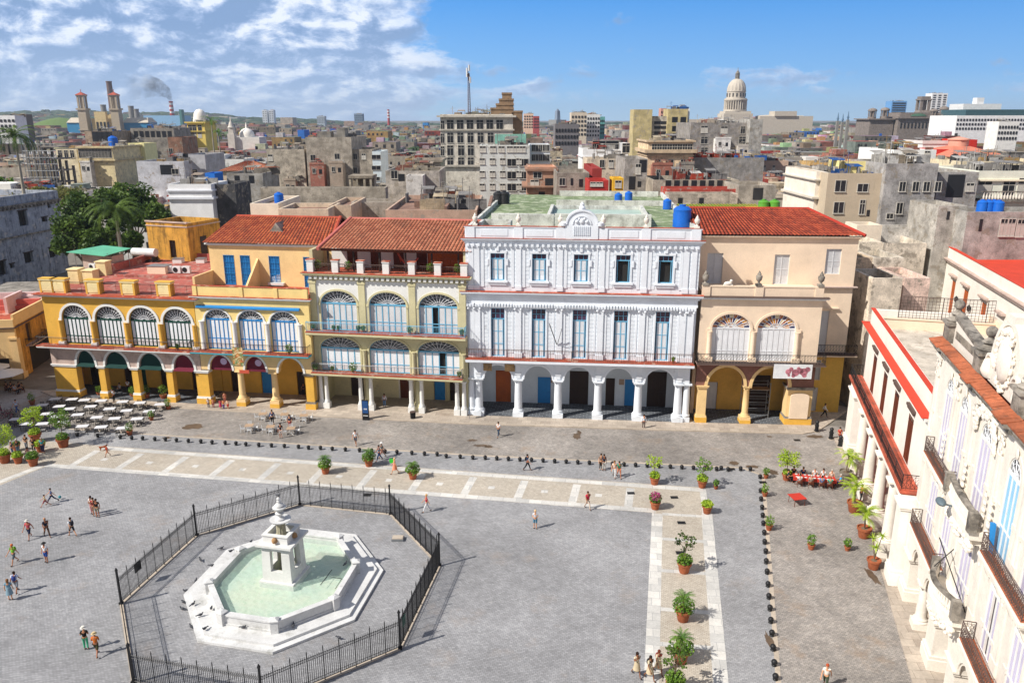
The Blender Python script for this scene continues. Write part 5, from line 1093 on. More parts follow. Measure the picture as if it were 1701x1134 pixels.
# ---- iron fence
V = [(-28.45,49.6), (-26.7,59.3), (-19.4,64.8), (-10.85,63.0), (-5.72,54.65), (-7.45,44.6), (-15.0,39.3), (-23.7,41.3)]
IF = thing('iron_fence', 'tall black iron picket fence in an octagon around the fountain', 'fence', (-17, 52, 0))
for x, y in V:
    q = M(); x -= -17; y -= 52; q.rbox(x, y, .12, .12, .0, 2.75); q.rbox(x, y, .26, .26, 0, .2); q.lathe(x, y, [(.09,2.75),(.12,2.8),(.03,3.0)], 6); q.build('post', iron, IF)
for (a, b) in zip(V, V[1:]+V[:1]):
    a = (a[0]+17, a[1]-52); b = (b[0]+17, b[1]-52); ln = hypot(b[0]-a[0], b[1]-a[1]); q = M(); n = int(ln/.13)
    for z, r in ((.2,.03), (.42,.02), (1.88,.022), (2.08,.025)): q.tube((*a, z), (*b, z), r, 4)
    for i in range(1, n):
        t_ = i/n; x, y = a[0]+(b[0]-a[0])*t_, a[1]+(b[1]-a[1])*t_; big = i % 8 == 0
        q.tube((x,y,.02 if big else .2), (x,y,2.5 if big else 2.12), .034 if big else .018, 4, cap=False); q.tube((x,y,2.5 if big else 2.12), (x,y,2.66 if big else 2.3), .03 if big else .018, 4, .002)
        X, Y = x+(b[0]-a[0])/n, y+(b[1]-a[1])/n; q.tube((x,y,1.9), (X,Y,2.07), .012, 3, cap=False)
        if i % 2: q.tube((x,y,.22), (X,Y,.4), .01, 3, cap=False)
    q.build('picket_panel', iron, IF)
    k = M(); o2 = off(a, b, .12); k.prz([(a[0]-o2[0],a[1]-o2[1]), (b[0]-o2[0],b[1]-o2[1]), (b[0]+o2[0],b[1]+o2[1]), (a[0]+o2[0],a[1]+o2[1])], .02, .07); k.build('footing', kerbm, IF)
def plate(parent, px, py, z, w_, h_, mt, a_):
    x, y, _ = G(px, py, z); q = M(); q.rbox(x+17, y-52, w_, .04, z-h_/2, z+h_/2, a_); q.build('sign_plate', mt, parent)
plate(IF, 229, 940, 1.5, .75, .75, iron, radians(80)); plate(IF, 671, 1030, 1.6, .6, .7, green, radians(80))
bx = thing('drain_box', 'low grey metal hatch inside the fence right of the fountain', 'hatch', G(661, 896)); q = M(); q.box(-.5,.5,-.35,.35,.02,.22); q.build('frame', metalg, bx); q = M(); q.box(-.45,.45,-.3,.3,.22,.27); q.build('lid', kerbm, bx)
# ================================================================ iron balls along the kerb
def place_balls():
    pr_ = thing('iron_ball', 'black iron ball bollard in the row along the kerb line', 'bollard', (0,0,0), 0, 'iron balls along the kerb line')
    q = M(); q.ball((0,0,.27), .2, 14); q.build('ball', iron, pr_); q = M(); q.lathe(0, 0, [(.17,.02),(.15,.08),(.08,.12)], 12); q.build('foot', iron, pr_)
    put = placer(pr_)
    L1 = [(548+0,444),(692,452),(851,462),(932,468),(1009,470),(1095,476),(1170,478),(1248,484),(1332,489),(1420,493),(1499,499),(1592,503),(1668,507)]
    P = [(x/4.2525, 620+y/4.2525) for x, y in L1]
    P += [(380+x/4.05, 640+y/4.05) for x, y in ((50,402),(116,407),(203,412),(288,415),(375,419),(470,424),(537,430),(618,432),(697,438),(785,442),(880,447),(962,451),(1052,456),(1132,460),(1232,466),(1317,471),(1402,474),(1463,487),(1557,491),(1642,497))]
    P += [(806+i*19.2, 763+i*.93) for i in range(22)]
    P += [(1140+x/4.535, 680+y/4.535) for x, y in ((152,450),(262,455),(408,460),(481,462),(555,520),(558,626),(562,688),(570,752),(574,812),(579,872),(586,942),(589,1012),(597,1083))]
    P += [(980+x/3.396, 800+y/3.396) for x, y in ((993,460),(998,519),(1003,591),(1008,659),(1014,725),(1019,795),(1025,868),(1031,949),(1038,1036),(1045,1115))]
    for i, (px, py) in enumerate(P):
        x, y, _ = G(px, py); o = put((x, y, .016))
        if i < 13: lb = 'black iron ball bollard beside the white topped cafe tables'
        elif px < 800: lb = 'black iron ball bollard along the back kerb behind the fountain fence'
        elif px < 1210: lb = 'black iron ball bollard along the back kerb in front of the white palace'
        elif py < 800: lb = 'black iron ball bollard at the bend of the kerb line below the cream corner house'
        else: lb = 'black iron ball bollard in the column beside the right hand beige band'
        o['label'] = lb; o['group'] = 'iron balls ' + lb.split('bollard ')[1]
place_balls()
for (px, py, lb) in ((1356,717,'black iron cannon bollard standing alone at the pavement corner'), (1380,729,'middle black cannon bollard at the street mouth'), (1395,742,'black cannon bollard beside the seated people in red')):
    b_ = thing('cannon_bollard', lb, 'bollard', G(px, py), 0, 'cannon bollards at the street mouth'); q = M(); q.lathe(0,0,[(.26,.0),(.26,.2),(.2,.24),(.21,.7),(.25,.74),(.25,.8),(.19,.84),(.17,1.1),(.22,1.14),(.2,1.24),(.08,1.36),(.01,1.42)], 14); q.build('barrel', iron, b_); q = M(); q.lathe(0,0,[(.34,.0),(.34,.06)],14); q.build('base', kerbm, b_)
# ================================================================ PLANTS
def leafmat(name, c1, c2, sc_=1.2):
    m, t, b = newmat(name); g_ = t.nodes.new('ShaderNodeNewGeometry'); oi = t.nodes.new('ShaderNodeObjectInfo')
    f = noise(t, g_.outputs['Position'], sc_, 3, .6); cc = mixc(t, ramp(t, f, [(.35, 0.0), (.65, 1.0)]), c1, c2)
    f2 = noise(t, g_.outputs['Position'], sc_*9, 2, .5); cc = mixc(t, 1.0, cc, ramp(t, f2, [(.3, .6), (.7, 1.35)]), 'MULTIPLY')
    L(t, cc, b.inputs['Base Color']); b.inputs['Roughness'].default_value = .55; b.inputs['Specular IOR Level'].default_value = .25
    tr = t.nodes.new('ShaderNodeBsdfTranslucent'); L(t, cc, tr.inputs[0]); mx = t.nodes.new('ShaderNodeMixShader'); mx.inputs[0].default_value = .3
    L(t, b.outputs[0], mx.inputs[1]); L(t, tr.outputs[0], mx.inputs[2]); L(t, mx.outputs[0], t.nodes['Material Output'].inputs[0]); return m
leaf_d = leafmat('dark tree leaves', C('#2b4419'), C('#6c8438'), .3); leaf_m = leafmat('mid green leaves', C('#4f7a2a'), C('#7d9a3a'), 1.5)
leaf_y = leafmat('yellow green leaves', C('#8fb02f'), C('#b9cc45'), 2); leaf_p = leafmat('palm fronds', C('#3f6a2c'), C('#76963c'), 1.0); leaf_o = leafmat('olive dry leaves', C('#6a7040'), C('#8f8a4a'), .4)
bark = paint('bark', C('#7d6a58'), grime=.4, mott=.2); petal = leafmat('magenta petals', C('#b03a7a'), C('#d46aa0'))
def leaves(m, c, r, n, s, rnd, shell=.35, flat=1.0, lobes=0, down=0.0):
    L_ = []
    if lobes:
        for _ in range(lobes):
            a = rnd.uniform(0, 2*pi); e = rnd.uniform(-.5, 1.0); d_ = rnd.uniform(.35, .75)
            L_.append((c[0]+r[0]*d_*cos(a)*cos(e), c[1]+r[1]*d_*sin(a)*cos(e), c[2]+r[2]*d_*sin(e), rnd.uniform(.2, .38)))
    else: L_ = [(c[0], c[1], c[2], 1.0)]
    for i in range(n):
        q = L_[rnd.randrange(len(L_))]
        while True:
            v = Vector((rnd.uniform(-1,1), rnd.uniform(-1,1), rnd.uniform(-1,1)))
            if shell < v.length <= 1: break
        p = Vector((q[0]+v.x*r[0]*q[3], q[1]+v.y*r[1]*q[3], q[2]+v.z*r[2]*q[3]))
        d_ = Vector((rnd.gauss(0,1), rnd.gauss(0,1), rnd.gauss(0,.6)-down)).normalized(); u = d_.cross(Vector((rnd.gauss(0,1), rnd.gauss(0,1), rnd.gauss(0,1)))).normalized()
        l = s*rnd.uniform(.6, 1.3); w_ = l*.42
        m.add([tuple(p-d_*l*.5), tuple(p+u*w_), tuple(p+d_*l*.5), tuple(p-u*w_)], [(0,1,2,3)])
def frond(m, base, ang, length, elev, droop, w_, rnd, nl=14):
    d_ = Vector((cos(ang), sin(ang), 0)); up_ = Vector((0,0,1)); side = d_.cross(up_); prev = Vector(base); e = elev; st = length/nl
    for i in range(nl):
        dirv = d_*cos(e)+up_*sin(e); cur = prev+dirv*st; f = (i+.5)/nl; lw = w_*(sin(pi*min(1, f*.9+.12)))**.6
        nrm = side.cross(dirv).normalized(); m.add([tuple(prev-side*.012), tuple(prev+side*.012), tuple(cur+side*.012), tuple(cur-side*.012)], [(0,1,2,3)])
        for s in (-1, 1):
            for k in (.25, .75):
                a = prev.lerp(cur, k); tip = a+side*s*lw+dirv*lw*.5-up_*lw*rnd.uniform(.2,.5); b2 = a+dirv*st*.38
                m.add([tuple(a), tuple(b2), tuple(tip)], [(0,1,2)])
        e -= droop/nl; prev = cur
def pot(parent, r, h, mat, z=0.0):
    q = M(); q.lathe(0, 0, [(r*.66,z),(r*.72,z+h*.1),(r*.92,z+h*.78),(r*1.06,z+h*.8),(r*1.08,z+h),(r*.94,z+h),(r*.9,z+h*.88)], 18); o = q.build('pot', mat, parent)
    s = M(); s.lathe(0, 0, [(r*.9,z+h*.86),(r*.02,z+h*.9)], 14); s.build('soil', bark, o)
def plant(kind, px, py, label, group=None, s=1.0, seed=1):
    rnd = random.Random(seed*7+int(px)); x, y, _ = G(px, py); nm = {'fern': 'potted_palm_fern', 'sap': 'potted_sapling', 'bush': 'potted_bush', 'palm': 'potted_palm', 'drac': 'potted_dracaena', 'small': 'potted_shrub', 'flower': 'potted_bougainvillea', 'tree': 'potted_tree'}[kind]
    T = thing(nm, label, 'potted plant', (x, y, .02), rnd.uniform(0, 6), group or 'potted plants on the square')
    ph = {'small': .42, 'tree': .85, 'palm': .85, 'fern': .75}.get(kind, .75)*s; prad = {'small': .27, 'palm': .52, 'tree': .55}.get(kind, .46)*s; pot(T, prad, ph, potg if kind == 'palm' and px < 1425 and px > 1390 and py < 845 else potm)
    f = M()
    if kind in ('fern', 'bush', 'sap', 'tree'):
        R_ = {'fern': .72, 'bush': .55, 'sap': .55, 'tree': .55}[kind]*s; leaves(f, (0,0,ph+R_*.35), (R_, R_, R_*.75), int(420*s), .17, rnd, .2, down=.6 if kind == 'fern' else 0); f.build('bush', leaf_m if seed % 2 else leaf_y, T)
    if kind == 'fern':
        q = M(); q.path([(0,0,ph),(0,0,ph+.75*s)], .07, 6); q.build('trunk', bark, T); f = M()
        for k in range(22): frond(f, (0,0,ph+.75*s), k*2.4, .85*s, rnd.uniform(.3,1.2), 1.6, .16, rnd, 9)
        f.build('fronds', leaf_p, T)
    if kind in ('sap', 'tree'):
        H_2 = (2.3 if kind == 'sap' else 2.6)*s; q = M(); q.path([(0,0,ph),(.05,.02,ph+H_2*.4),(.0,.1,ph+H_2*.7)], .035, 5); f = M()
        for k in range(9 if kind == 'sap' else 12):
            a = k*2.4; e = (.3*s+.3*rnd.random())*(1.5 if kind == 'tree' else 1.1); b2 = (e*cos(a), e*sin(a), ph+H_2*(.5+.5*k/11)); q.tube((0,.05,ph+H_2*.35+.05*k), b2, .016, 4)
            leaves(f, b2, (.3,.3,.28) if kind == 'sap' else (.45,.45,.38), 22 if kind == 'sap' else 85, .19 if kind == 'sap' else .15, rnd, 0)
        q.build('trunk', bark, T); f.build('crown', {1: leaf_d, 2: leaf_y, 3: leaf_m}.get(seed, leaf_m), T)
    if kind == 'palm':
        q = M(); q.path([(0,0,ph),(.05,0,ph+.7*s),(0,.05,ph+1.3*s)], .06, 6); q.path([(.1,.1,ph),(.2,.25,ph+1.0*s)], .04, 5); q.build('trunk', bark, T); f = M()
        for (bx_, by_, bz_) in ((0,.05,ph+1.3*s), (.2,.25,ph+1.0*s)):
            for k in range(11): frond(f, (bx_,by_,bz_), k*2.4+rnd.random(), 1.35*s, rnd.uniform(.3,1.3), 1.7, .30, rnd, 9)
        f.build('fronds', leaf_y, T)
    if kind == 'drac':
        q = M(); f = M()
        for (a, h2) in ((0,1.5), (2.2,1.1), (4.1,1.9)):
            tp = (.35*cos(a), .35*sin(a), ph+h2*s); q.path([(0,0,ph), (tp[0]*.5,tp[1]*.5,ph+h2*.5*s), tp], .035, 5)
            for k in range(26):
                an = k*2.4; e = rnd.uniform(-.4,1.2); d_ = Vector((cos(an)*cos(e), sin(an)*cos(e), sin(e))); sd_ = Vector((-sin(an), cos(an), 0))*.05; p = Vector(tp); f.add([tuple(p-sd_), tuple(p+d_*.62+Vector((0,0,-.12))), tuple(p+sd_)], [(0,1,2)])
        q.build('trunk', bark, T); f.build('leaf_rosettes', leaf_y, T)
    if kind == 'small': leaves(f, (0,0,ph+.4*s), (.38*s,.38*s,.45*s), 170, .15, rnd, .1); f.build('foliage', leaf_m, T); q = M(); q.path([(0,0,ph*.8),(0,0,ph+.3)], .03, 5); q.build('stem', bark, T)
    if kind == 'flower': leaves(f, (0,0,ph+.35), (.6,.6,.45), 380, .16, rnd, .1); f.build('foliage', leaf_m, T); f = M(); leaves(f, (-.15,0,ph+.6), (.55,.5,.4), 260, .14, rnd, .3); f.build('blossom', petal, T)
    return T
g1 = 'fern topped pots on the beige band'
plant('fern', 541, 786, 'fern filled terracotta pot with small palm, leftmost behind the fountain fence', g1)
plant('fern', 613, 774, 'terracotta pot with palm tuft behind the fence, left of the two walkers', g1, 1.0, 3)
plant('fern', 686, 795, 'bushy fern pot with low palm right of the woman carrying green bag', g1, 1.0, 5)
plant('fern', 1134, 1030, 'large terracotta pot with young palm, middle of the right hand band', g1, 1.15, 1)
plant('fern', 1130, 1099, 'large fern draped pot with palm beside the three women in khaki', g1, 1.15, 3)
plant('sap', 1136, 950, 'big leaved sapling rising from a bushy green pot on the right hand band', g1, 1.15, 1)
plant('sap', 1120, 1150, 'dark leaved sapling at the bottom edge beside the three women', g1, 1.15, 1)
plant('sap', 1087, 804, 'thin airy sapling in terracotta pot at the inner corner of the beige bands', g1, 1.0, 2)
plant('sap', 1166, 809, 'thin sapling in terracotta pot at the outer end of the back beige band', g1, 1.0, 4)
plant('bush', 1174, 852, 'round green bush in terracotta pot on the right hand marble strip', g1, .95, 2)
plant('flower', 1088, 845, 'terracotta bowl of magenta bougainvillea on the marble strip', g1)
g2 = 'plants along the white arcade house'
plant('palm', 1404, 798, 'multi stem palm in grey pot behind the long red table', g2, 1.2, 1); plant('palm', 1418, 850, 'twin trunk palm in large grey pot right of the long red table', g2, 1.2, 2)
plant('palm', 1434, 892, 'young palm in terracotta pot before the third white column', g2, 1.1, 3); plant('drac', 1450, 944, 'leggy yellow green dracaena in terracotta pot at the palace kerb', g2, 1.1, 1)
g3 = 'small potted shrubs by the red table'
for (px, py, lb, s) in ((1272,794,'small yellow green shrub pot at the kerb bend',.9), (1270,824,'small shrub pot beside the iron balls left of the red table',1.0), (1277,880,'shrub pot beside the iron balls below the red table',1.1), (1347,912,'lone small shrub pot on the right carriageway',1.1), (1407,914,'small sparse shrub pot nearest the right arcade',.9), (1189,812,'low spreading shrub beside the end pot of the back band',.8)): plant('small', px, py, lb, g3, s)
plant('tree', 1306, 797, 'tall thin sapling in front of the left end of the long red table', g3, .8, 2)
g4 = 'plants around the left cafe'
for (k, px, py, lb, s, sd) in (('tree',9,768,'yellow green small tree in terracotta tub at the left edge',1.1,2), ('bush',31,769,'low bush in terracotta tub, second from the left edge',1.0,2), ('bush',56,773,'low bush in broad tub nearest the beige corner',1.15,1), ('tree',106,742,'slender leafy tree in terracotta pot right of the men',1.15,3), ('bush',68,750,'bush in terracotta pot beside the man in turquoise',1.0,2), ('tree',60,733,'loose pale green tree among the rear cafe tables',1.1,2), ('bush',28,748,'small bush pot between the standing men at left',.8,1),
    ('small',165,657,'potted shrub right of the first yellow pillar',1.1,1), ('small',185,658,'potted shrub left of the second yellow pillar',1.1,1), ('small',221,660,'narrow potted shrub by the third yellow pillar',1.2,2), ('small',244,662,'dense round potted shrub beyond the third yellow pillar',1.5,2), ('small',272,663,'tall leafy potted shrub before the fourth yellow arch',1.5,2), ('small',280,680,'potted shrub at the right end of the cafe tables',1.1,3), ('small',216,722,'potted shrub in front of the cafe tables',1.2,3), ('small',252,698,'small potted shrub beyond the last cafe table row',1.0,3), ('small',116,648,'potted shrub at the left foot of the corner pillar',1.1,3), ('small',54,672,'dark potted shrub in the shade among cafe tables',1.3,3)): plant(k, px, py, lb, g4, s, sd)
g5 = 'planter plants under the right arcade'
for i, (px, py) in enumerate(((1436,784), (1472,873), (1489,930))): plant('bush', px, py, ['broad leaved planter bush behind the first white column', 'planter bush between the lower white columns', 'leafy planter bush by the end pier of the arcade'][i], g5, 1.0, 1)
# ---- trees behind the left houses
def tree(px, ptop, pbot, Y, rx, label, mat=leaf_d, seed=1, n=5200, s=.62):
    rnd = random.Random(seed); X, zt = HY(px, ptop, Y); _, zb = HY(px, pbot, Y); zb = max(zb, 2.5); T = thing('leafy_tree', label, 'tree', (X, Y, 0), 0, 'trees behind the yellow house')
    q = M(); q.path([(0,0,0), (.3,.2,zb*.6), (0,0,zb+2)], .45, 7, .25); lim = []
    for k in range(6): a = k*1.1; e = (rx*.55*cos(a), rx*.55*sin(a), zb+(zt-zb)*(.35+.08*k)); q.tube((0,0,zb+.5), e, .16, 5, .06)
    q.build('trunk', bark, T); f = M(); leaves(f, (0,0,(zt+zb)/2), (rx*.95, rx*.8, (zt-zb)/2), n, s, rnd, .0, lobes=22); f.build('crown', mat, T)
def royal(px, ptop, pbot, Y, label, n=16, fl=4.2, seed=1, mat=leaf_p):
    rnd = random.Random(seed); X, zt = HY(px, ptop, Y); T = thing('royal_palm', label, 'palm tree', (X, Y, 0), 0, 'tall palms'); zc = zt-1.2
    q = M(); q.lathe(0, 0, [(.4,0),(.34,zc*.3),(.38,zc*.5),(.24,zc*.85),(.2,zc-1.6)], 10); q.build('trunk', paint('palm trunk', C('#a39b8c'), grime=.3), T); q = M(); q.lathe(0,0,[(.22,zc-1.6),(.24,zc-.8),(.12,zc)],10); q.build('crown_shaft', leaf_m, T)
    f = M()
    for k in range(n): frond(f, (0,0,zc-.1), k*2.4+rnd.random()*.4, fl, rnd.uniform(.1,1.25), 2.0, .75, rnd, 14)
    f.build('fronds', mat, T)
royal(190, 338, 425, 128, 'royal palm with long drooping fronds in front of the leafy trees', 34, 6.0, 3, leaf_d)
tree(150, 300, 410, 150, 8.5, 'dense dark tree, tallest of the clump left of the ochre tower', leaf_d, 1, 6500); tree(215, 288, 400, 158, 7.5, 'dark tree right of the tallest one in the clump', leaf_d, 2, 6000)
tree(125, 345, 440, 138, 6.5, 'bushy tree at the left front of the clump beside the sooty house', leaf_d, 3, 4500); tree(248, 330, 400, 150, 5.0, 'dark tree between the clump and the ochre tower', leaf_d, 4, 4500); tree(275, 345, 385, 170, 4.0, 'smaller tree behind the ochre tower', leaf_o, 5, 1800)
tree(70, 308, 345, 185, 9.0, 'flat topped olive tree behind the sooty house', leaf_o, 6, 3800); tree(8, 290, 318, 230, 7.0, 'bright green tree at the left edge of the rooftops', leaf_m, 7, 2500); tree(108, 300, 360, 200, 6.0, 'olive green tree over the sooty house corner', leaf_o, 8, 2500); tree(180, 360, 440, 135, 6.0, 'low dark tree behind the royal palm', leaf_d, 9, 4500); tree(100, 262, 285, 330, 6.0, 'small tree among ruins left of the cream arcade building', leaf_d, 10, 1600)
royal(22, 215, 300, 170, 'tall royal palm at the left edge over the rooftops', 34, 6.2, 5, leaf_d); royal(350, 196, 260, 330, 'distant royal palm right of the yellow domed building', 12, 5.5, 6); royal(362, 215, 260, 340, 'second distant palm right of the yellow domed building', 12, 5.0, 7)
# ================================================================ FURNITURE
def chairproto(name, label, seatm, frm, group):
    T = thing(name, label, 'chair', (0,0,0), 0, group); q = M(); q.box(-.22,.22,-.22,.22,.43,.47); q.build('seat', seatm, T)
    q = M(); q.tube((-.2,.2,.45), (-.2,.26,.9), .018, 5); q.tube((.2,.2,.45), (.2,.26,.9), .018, 5); [q.box(-.2,.2,.215+.02*k,.235+.02*k,.56+.13*k,.62+.13*k) for k in range(3)]; q.build('backrest', frm, T)
    for sx in (-1, 1):
        for sy in (-1, 1): q = M(); q.tube((sx*.2,sy*.2,.43), (sx*.22,sy*.23,0), .018, 5); q.build('leg', frm, T)
    return placer(T)
blackc = plain('black chair slats', (.03,.03,.032), .5)
cput = chairproto('cafe_chair', 'black slatted cafe chair', blackc, iron, 'black chairs at the left cafe')
clothm = paint('white table cloth', C('#d6d6da'), grime=.05, mott=.05); TT = thing('cafe_table', 'x', 'table', (0,0,0), 0, 'white topped cafe tables')
q = M(); q.box(-.62,.62,-.42,.42,.72,.76); q.build('table_top', clothm, TT)
for sx in (-1,1):
    for sy in (-1,1): q = M(); q.tube((sx*.55,sy*.35,.72), (sx*.5,sy*.33,0), .025, 5); q.build('leg', iron, TT)
tput = placer(TT)
TBL = [(390,180),(508,182),(595,188),(714,193),(865,200),(987,208),(1131,218),(298,223),(418,232),(640,233),(488,250),(773,250),(894,262),(1052,267),(216,270),(330,285),(548,291),(683,310),(809,318),(968,320),(113,323),(396,305),(440,345),(582,372),(714,378),(865,385),(300,355),(185,355)]
rnd = random.Random(4); TA_ = radians(10)
ordr = sorted(range(len(TBL)), key=lambda i: TBL[i][1])
rowname = {}
for r_i in range(5):
    grp = sorted(ordr[r_i*6:(r_i+1)*6], key=lambda i: TBL[i][0])
    for k, i in enumerate(grp): rowname[i] = (['back', 'second', 'middle', 'fourth', 'front'][r_i], ['leftmost', 'second from left', 'third from left', 'third from right', 'second from right', 'rightmost'][k if len(grp) == 6 else min(k, 5)])
for i, (cx2, cy2) in enumerate(TBL):
    x, y, _ = G(cx2/4.2525, 620+cy2/4.2525, .75); r_, p_ = rowname[i]; tput((x, y, .02), TA_, 'white topped cafe table, %s in the %s row' % (p_, r_))
    for k, (sx, sy, rz) in enumerate(((-.33,-.62,pi), (.33,-.62,pi), (-.33,.62,0), (.33,.62,0))):
        if rnd.random() < .1: continue
        a = TA_; X = x+sx*cos(a)-sy*sin(a); Y = y+sx*sin(a)+sy*cos(a); o = cput((X, Y, .02), TA_+rz+rnd.uniform(-.25,.25), 'black slatted cafe chair at the %s table of the %s row' % (p_, r_)); o['group'] = 'black chairs at the %s cafe table of the %s row' % (p_, r_)
wput = chairproto('bistro_chair', 'white metal bistro chair', metalw, metalw, 'white chairs at the bistro tables')
TT = thing('bistro_table', 'x', 'table', (0,0,0), 0, 'bistro tables below the olive house'); q = M(); q.box(-.45,.45,-.45,.45,.72,.75); q.build('table_top', plain('tan table top', C('#b59a80')), TT); q = M(); q.tube((0,0,.1),(0,0,.72),.035,6); q.build('pedestal', metalw, TT)
for k in range(4): q = M(); q.tube((0,0,.12), (.38*cos(k*pi/2+.8),.38*sin(k*pi/2+.8),.0), .02, 5); q.build('leg', metalw, TT)
tput = placer(TT); nm_ = ['back left', 'back middle', 'back right', 'front left', 'front middle', 'front right']
for i, (a, b) in enumerate(((230,190),(375,193),(505,200),(137,268),(281,275),(418,287))):
    x, y, _ = G(380+a/4.05, 640+b/4.05, .74); tput((x, y, .012), .1, 'tan topped white bistro table, %s of the six by the kiosk' % nm_[i])
    for k in range(4 if i != 5 else 3):
        a2 = k*pi/2+.25; o = wput((x+.72*cos(a2), y+.72*sin(a2), .012), a2-pi/2, 'white metal chair at the %s bistro table' % nm_[i]); o['group'] = 'white chairs at the %s bistro table' % nm_[i]
redcloth = paint('red table cloth', C('#c23a2c'), grime=.05, mott=.1)
xa, ya, _ = G(1317, 789, .75); xb, yb, _ = G(1388, 795, .75); an = math.atan2(yb-ya, xb-xa); ln = hypot(xb-xa, yb-ya)
LT = thing('long_red_table', 'long dining table under a red cloth set with plates and surrounded by diners', 'table', ((xa+xb)/2, (ya+yb)/2, .012), an)
q = M(); q.box(-ln/2, ln/2, -.5, .5, .7, .75); q.box(-ln/2-.01, ln/2+.01, -.51, -.49, .45, .7); q.build('table_cloth', redcloth, LT)
for k in range(5):
    for sy in (-.4, .4): q = M(); x = -ln/2+.2+(ln-.4)*k/4; q.box(x-.03,x+.03,sy-.03,sy+.03,0,.7); q.build('leg', brownw, LT)
rnd = random.Random(8); pt_ = thing('dinner_plate', 'white plate on the long red table', 'plate', (0,0,0), 0, 'plates on the long red table'); q = M(); q.lathe(0,0,[(.08,0),(.13,.02),(.12,.025),(.02,.012)],12); q.build('dish', metalw, pt_); pput = placer(pt_)
for k in range(9): 
    for sy in (-.3, .3):
        x = -ln/2+.35+(ln-.7)*k/8; pput(((xa+xb)/2+x*cos(an)-sy*sin(an), (ya+yb)/2+x*sin(an)+sy*cos(an), .764))
RT = thing('red_folding_table', 'small square red table standing empty below the diners', 'table', G(1323, 836.5), .2); q = M(); q.box(-.62,.62,-.62,.62,.72,.76); q.build('table_top', redcloth, RT)
for sx in (-1,1):
    for sy in (-1,1): q = M(); q.tube((sx*.5,sy*.5,.72),(sx*.5,sy*.5,0),.03,5); q.build('leg', brownw, RT)
# kiosk, bin, sign post, parasols
KT = thing('information_totem', 'tall dark blue information totem standing on the kerb in front of the olive house', 'totem', G(608, 697.5), radians(-8)); q = M(); q.box(-.4,.4,-.08,.08,0,2.5); q.build('body', iron, KT); q = M(); q.box(-.34,.34,-.1,-.081,.9,2.4); so_ = q.build('screen_panel', plain('dark blue panel', C('#1d4a80')), KT); q = M(); q.box(-.3,.3,-.1,-.081,.55,.62); q.build('white_bar', metalw, KT)
q = M(); q.box(-.15,-.07,-.112,-.1005,1.35,1.5); q.box(-.03,.05,-.112,-.1005,1.35,1.5); q.box(.09,.2,-.112,-.1005,1.35,1.5); q.build('lettering', metalw, so_)
BN = thing('litter_bin', 'dark slatted litter bin in front of the olive house columns', 'bin', G(686, 696), 0); q = M(); q.lathe(0,0,[(.24,.1),(.3,.9)],14); [q.tube((.29*cos(k),.29*sin(k),.1),(.33*cos(k),.33*sin(k),.92),.015,4) for k in [j*2*pi/16 for j in range(16)]]; q.build('body', iron, BN); q = M(); q.lathe(0,0,[(.35,.9),(.35,.96),(.25,.96)],14); q.build('rim', rusty, BN); q = M(); q.tube((0,0,0),(0,0,.1),.1,8); q.build('foot', iron, BN)
SP = thing('sign_post', 'narrow blue sign panel at the joint of the olive house and white palace', 'sign', G(780, 697), 0); q = M(); q.tube((0,0,0),(0,0,2.2),.03,6); q.build('pole', metalg, SP); q = M(); q.box(-.03,.03,-.25,.25,.9,2.1); q.build('panel', plain('blue grey panel', C('#3f5f7a')), SP)
def parasol(x, y, mt, label, r=1.6, h=2.4):
    T = thing('parasol', label, 'parasol', (x, y, .02), .2, 'parasols'); q = M(); q.tube((0,0,0),(0,0,h+.1),.03,6); q.build('pole', metalg, T); q = M(); q.lathe(0,0,[(r,h-.45),(r,h-.42),(r*.5,h-.15),(.03,h+.12)],8); q.build('canopy', mt, T); q = M(); q.lathe(0,0,[(.3,0),(.3,.08)],12); q.build('base', iron, T)
x, y, _ = G(12, 648); parasol(x, y, metalw, 'white parasol over the shaded diners at the left edge', 2.3, 2.7)
x, y, _ = G(-6, 640); parasol(x, y, metalw, 'white parasol cut by the left picture edge', 2.0, 2.9)
x, y, _ = G(1397, 640); parasol(x, y, plain('blue parasol cloth', C('#2f4f7a')), 'blue parasol deep in the side street', 1.5)
# things hanging between the houses
HB = thing('hanging_painted_banner', 'colourful painted cloth hung from the balcony of the pale yellow house', 'banner', G(408, 672), radians(-8)); HB.location.z = 0
bx0 = HY(400, 566, 90.0)[0]; 
m, t, b = newmat('painted cloth'); g_ = t.nodes.new('ShaderNodeNewGeometry'); cc = mixc(t, ramp(t, noise(t, g_.outputs['Position'], 1.5, 4, .7), [(.4, 0.0), (.6, 1.0)]), C('#c9762f'), C('#3f7a4a')); cc = mixc(t, ramp(t, noise(t, g_.outputs['Position'], 2.6, 4, .7, (1, 1, 1.7)), [(.5, 0.0), (.58, 1.0)]), cc, C('#d9c9a0')); cc = mixc(t, ramp(t, noise(t, g_.outputs['Position'], 4.6, 2, .5), [(.6, 0.0), (.65, .8)]), cc, C('#8a2f2a')); L(t, cc, b.inputs['Base Color']); b.inputs['Roughness'].default_value = .9
y0_ = 0.9
q = M(); q.box(-.65,.65,-y0_-.03,-y0_,6.0,8.2); HB.location = (bx0+.3, 88.95, 0); q.build('cloth', m, HB); q = M(); q.tube((-.7,-y0_,8.25),(.7,-y0_,8.25),.03,5); q.build('rod', iron, HB); q = M(); q.box(.1,1.3,-y0_-.2,-y0_-.1,5.1,5.5); q.build('lower_sign', plain('coral sign', C('#c4543c')), HB)
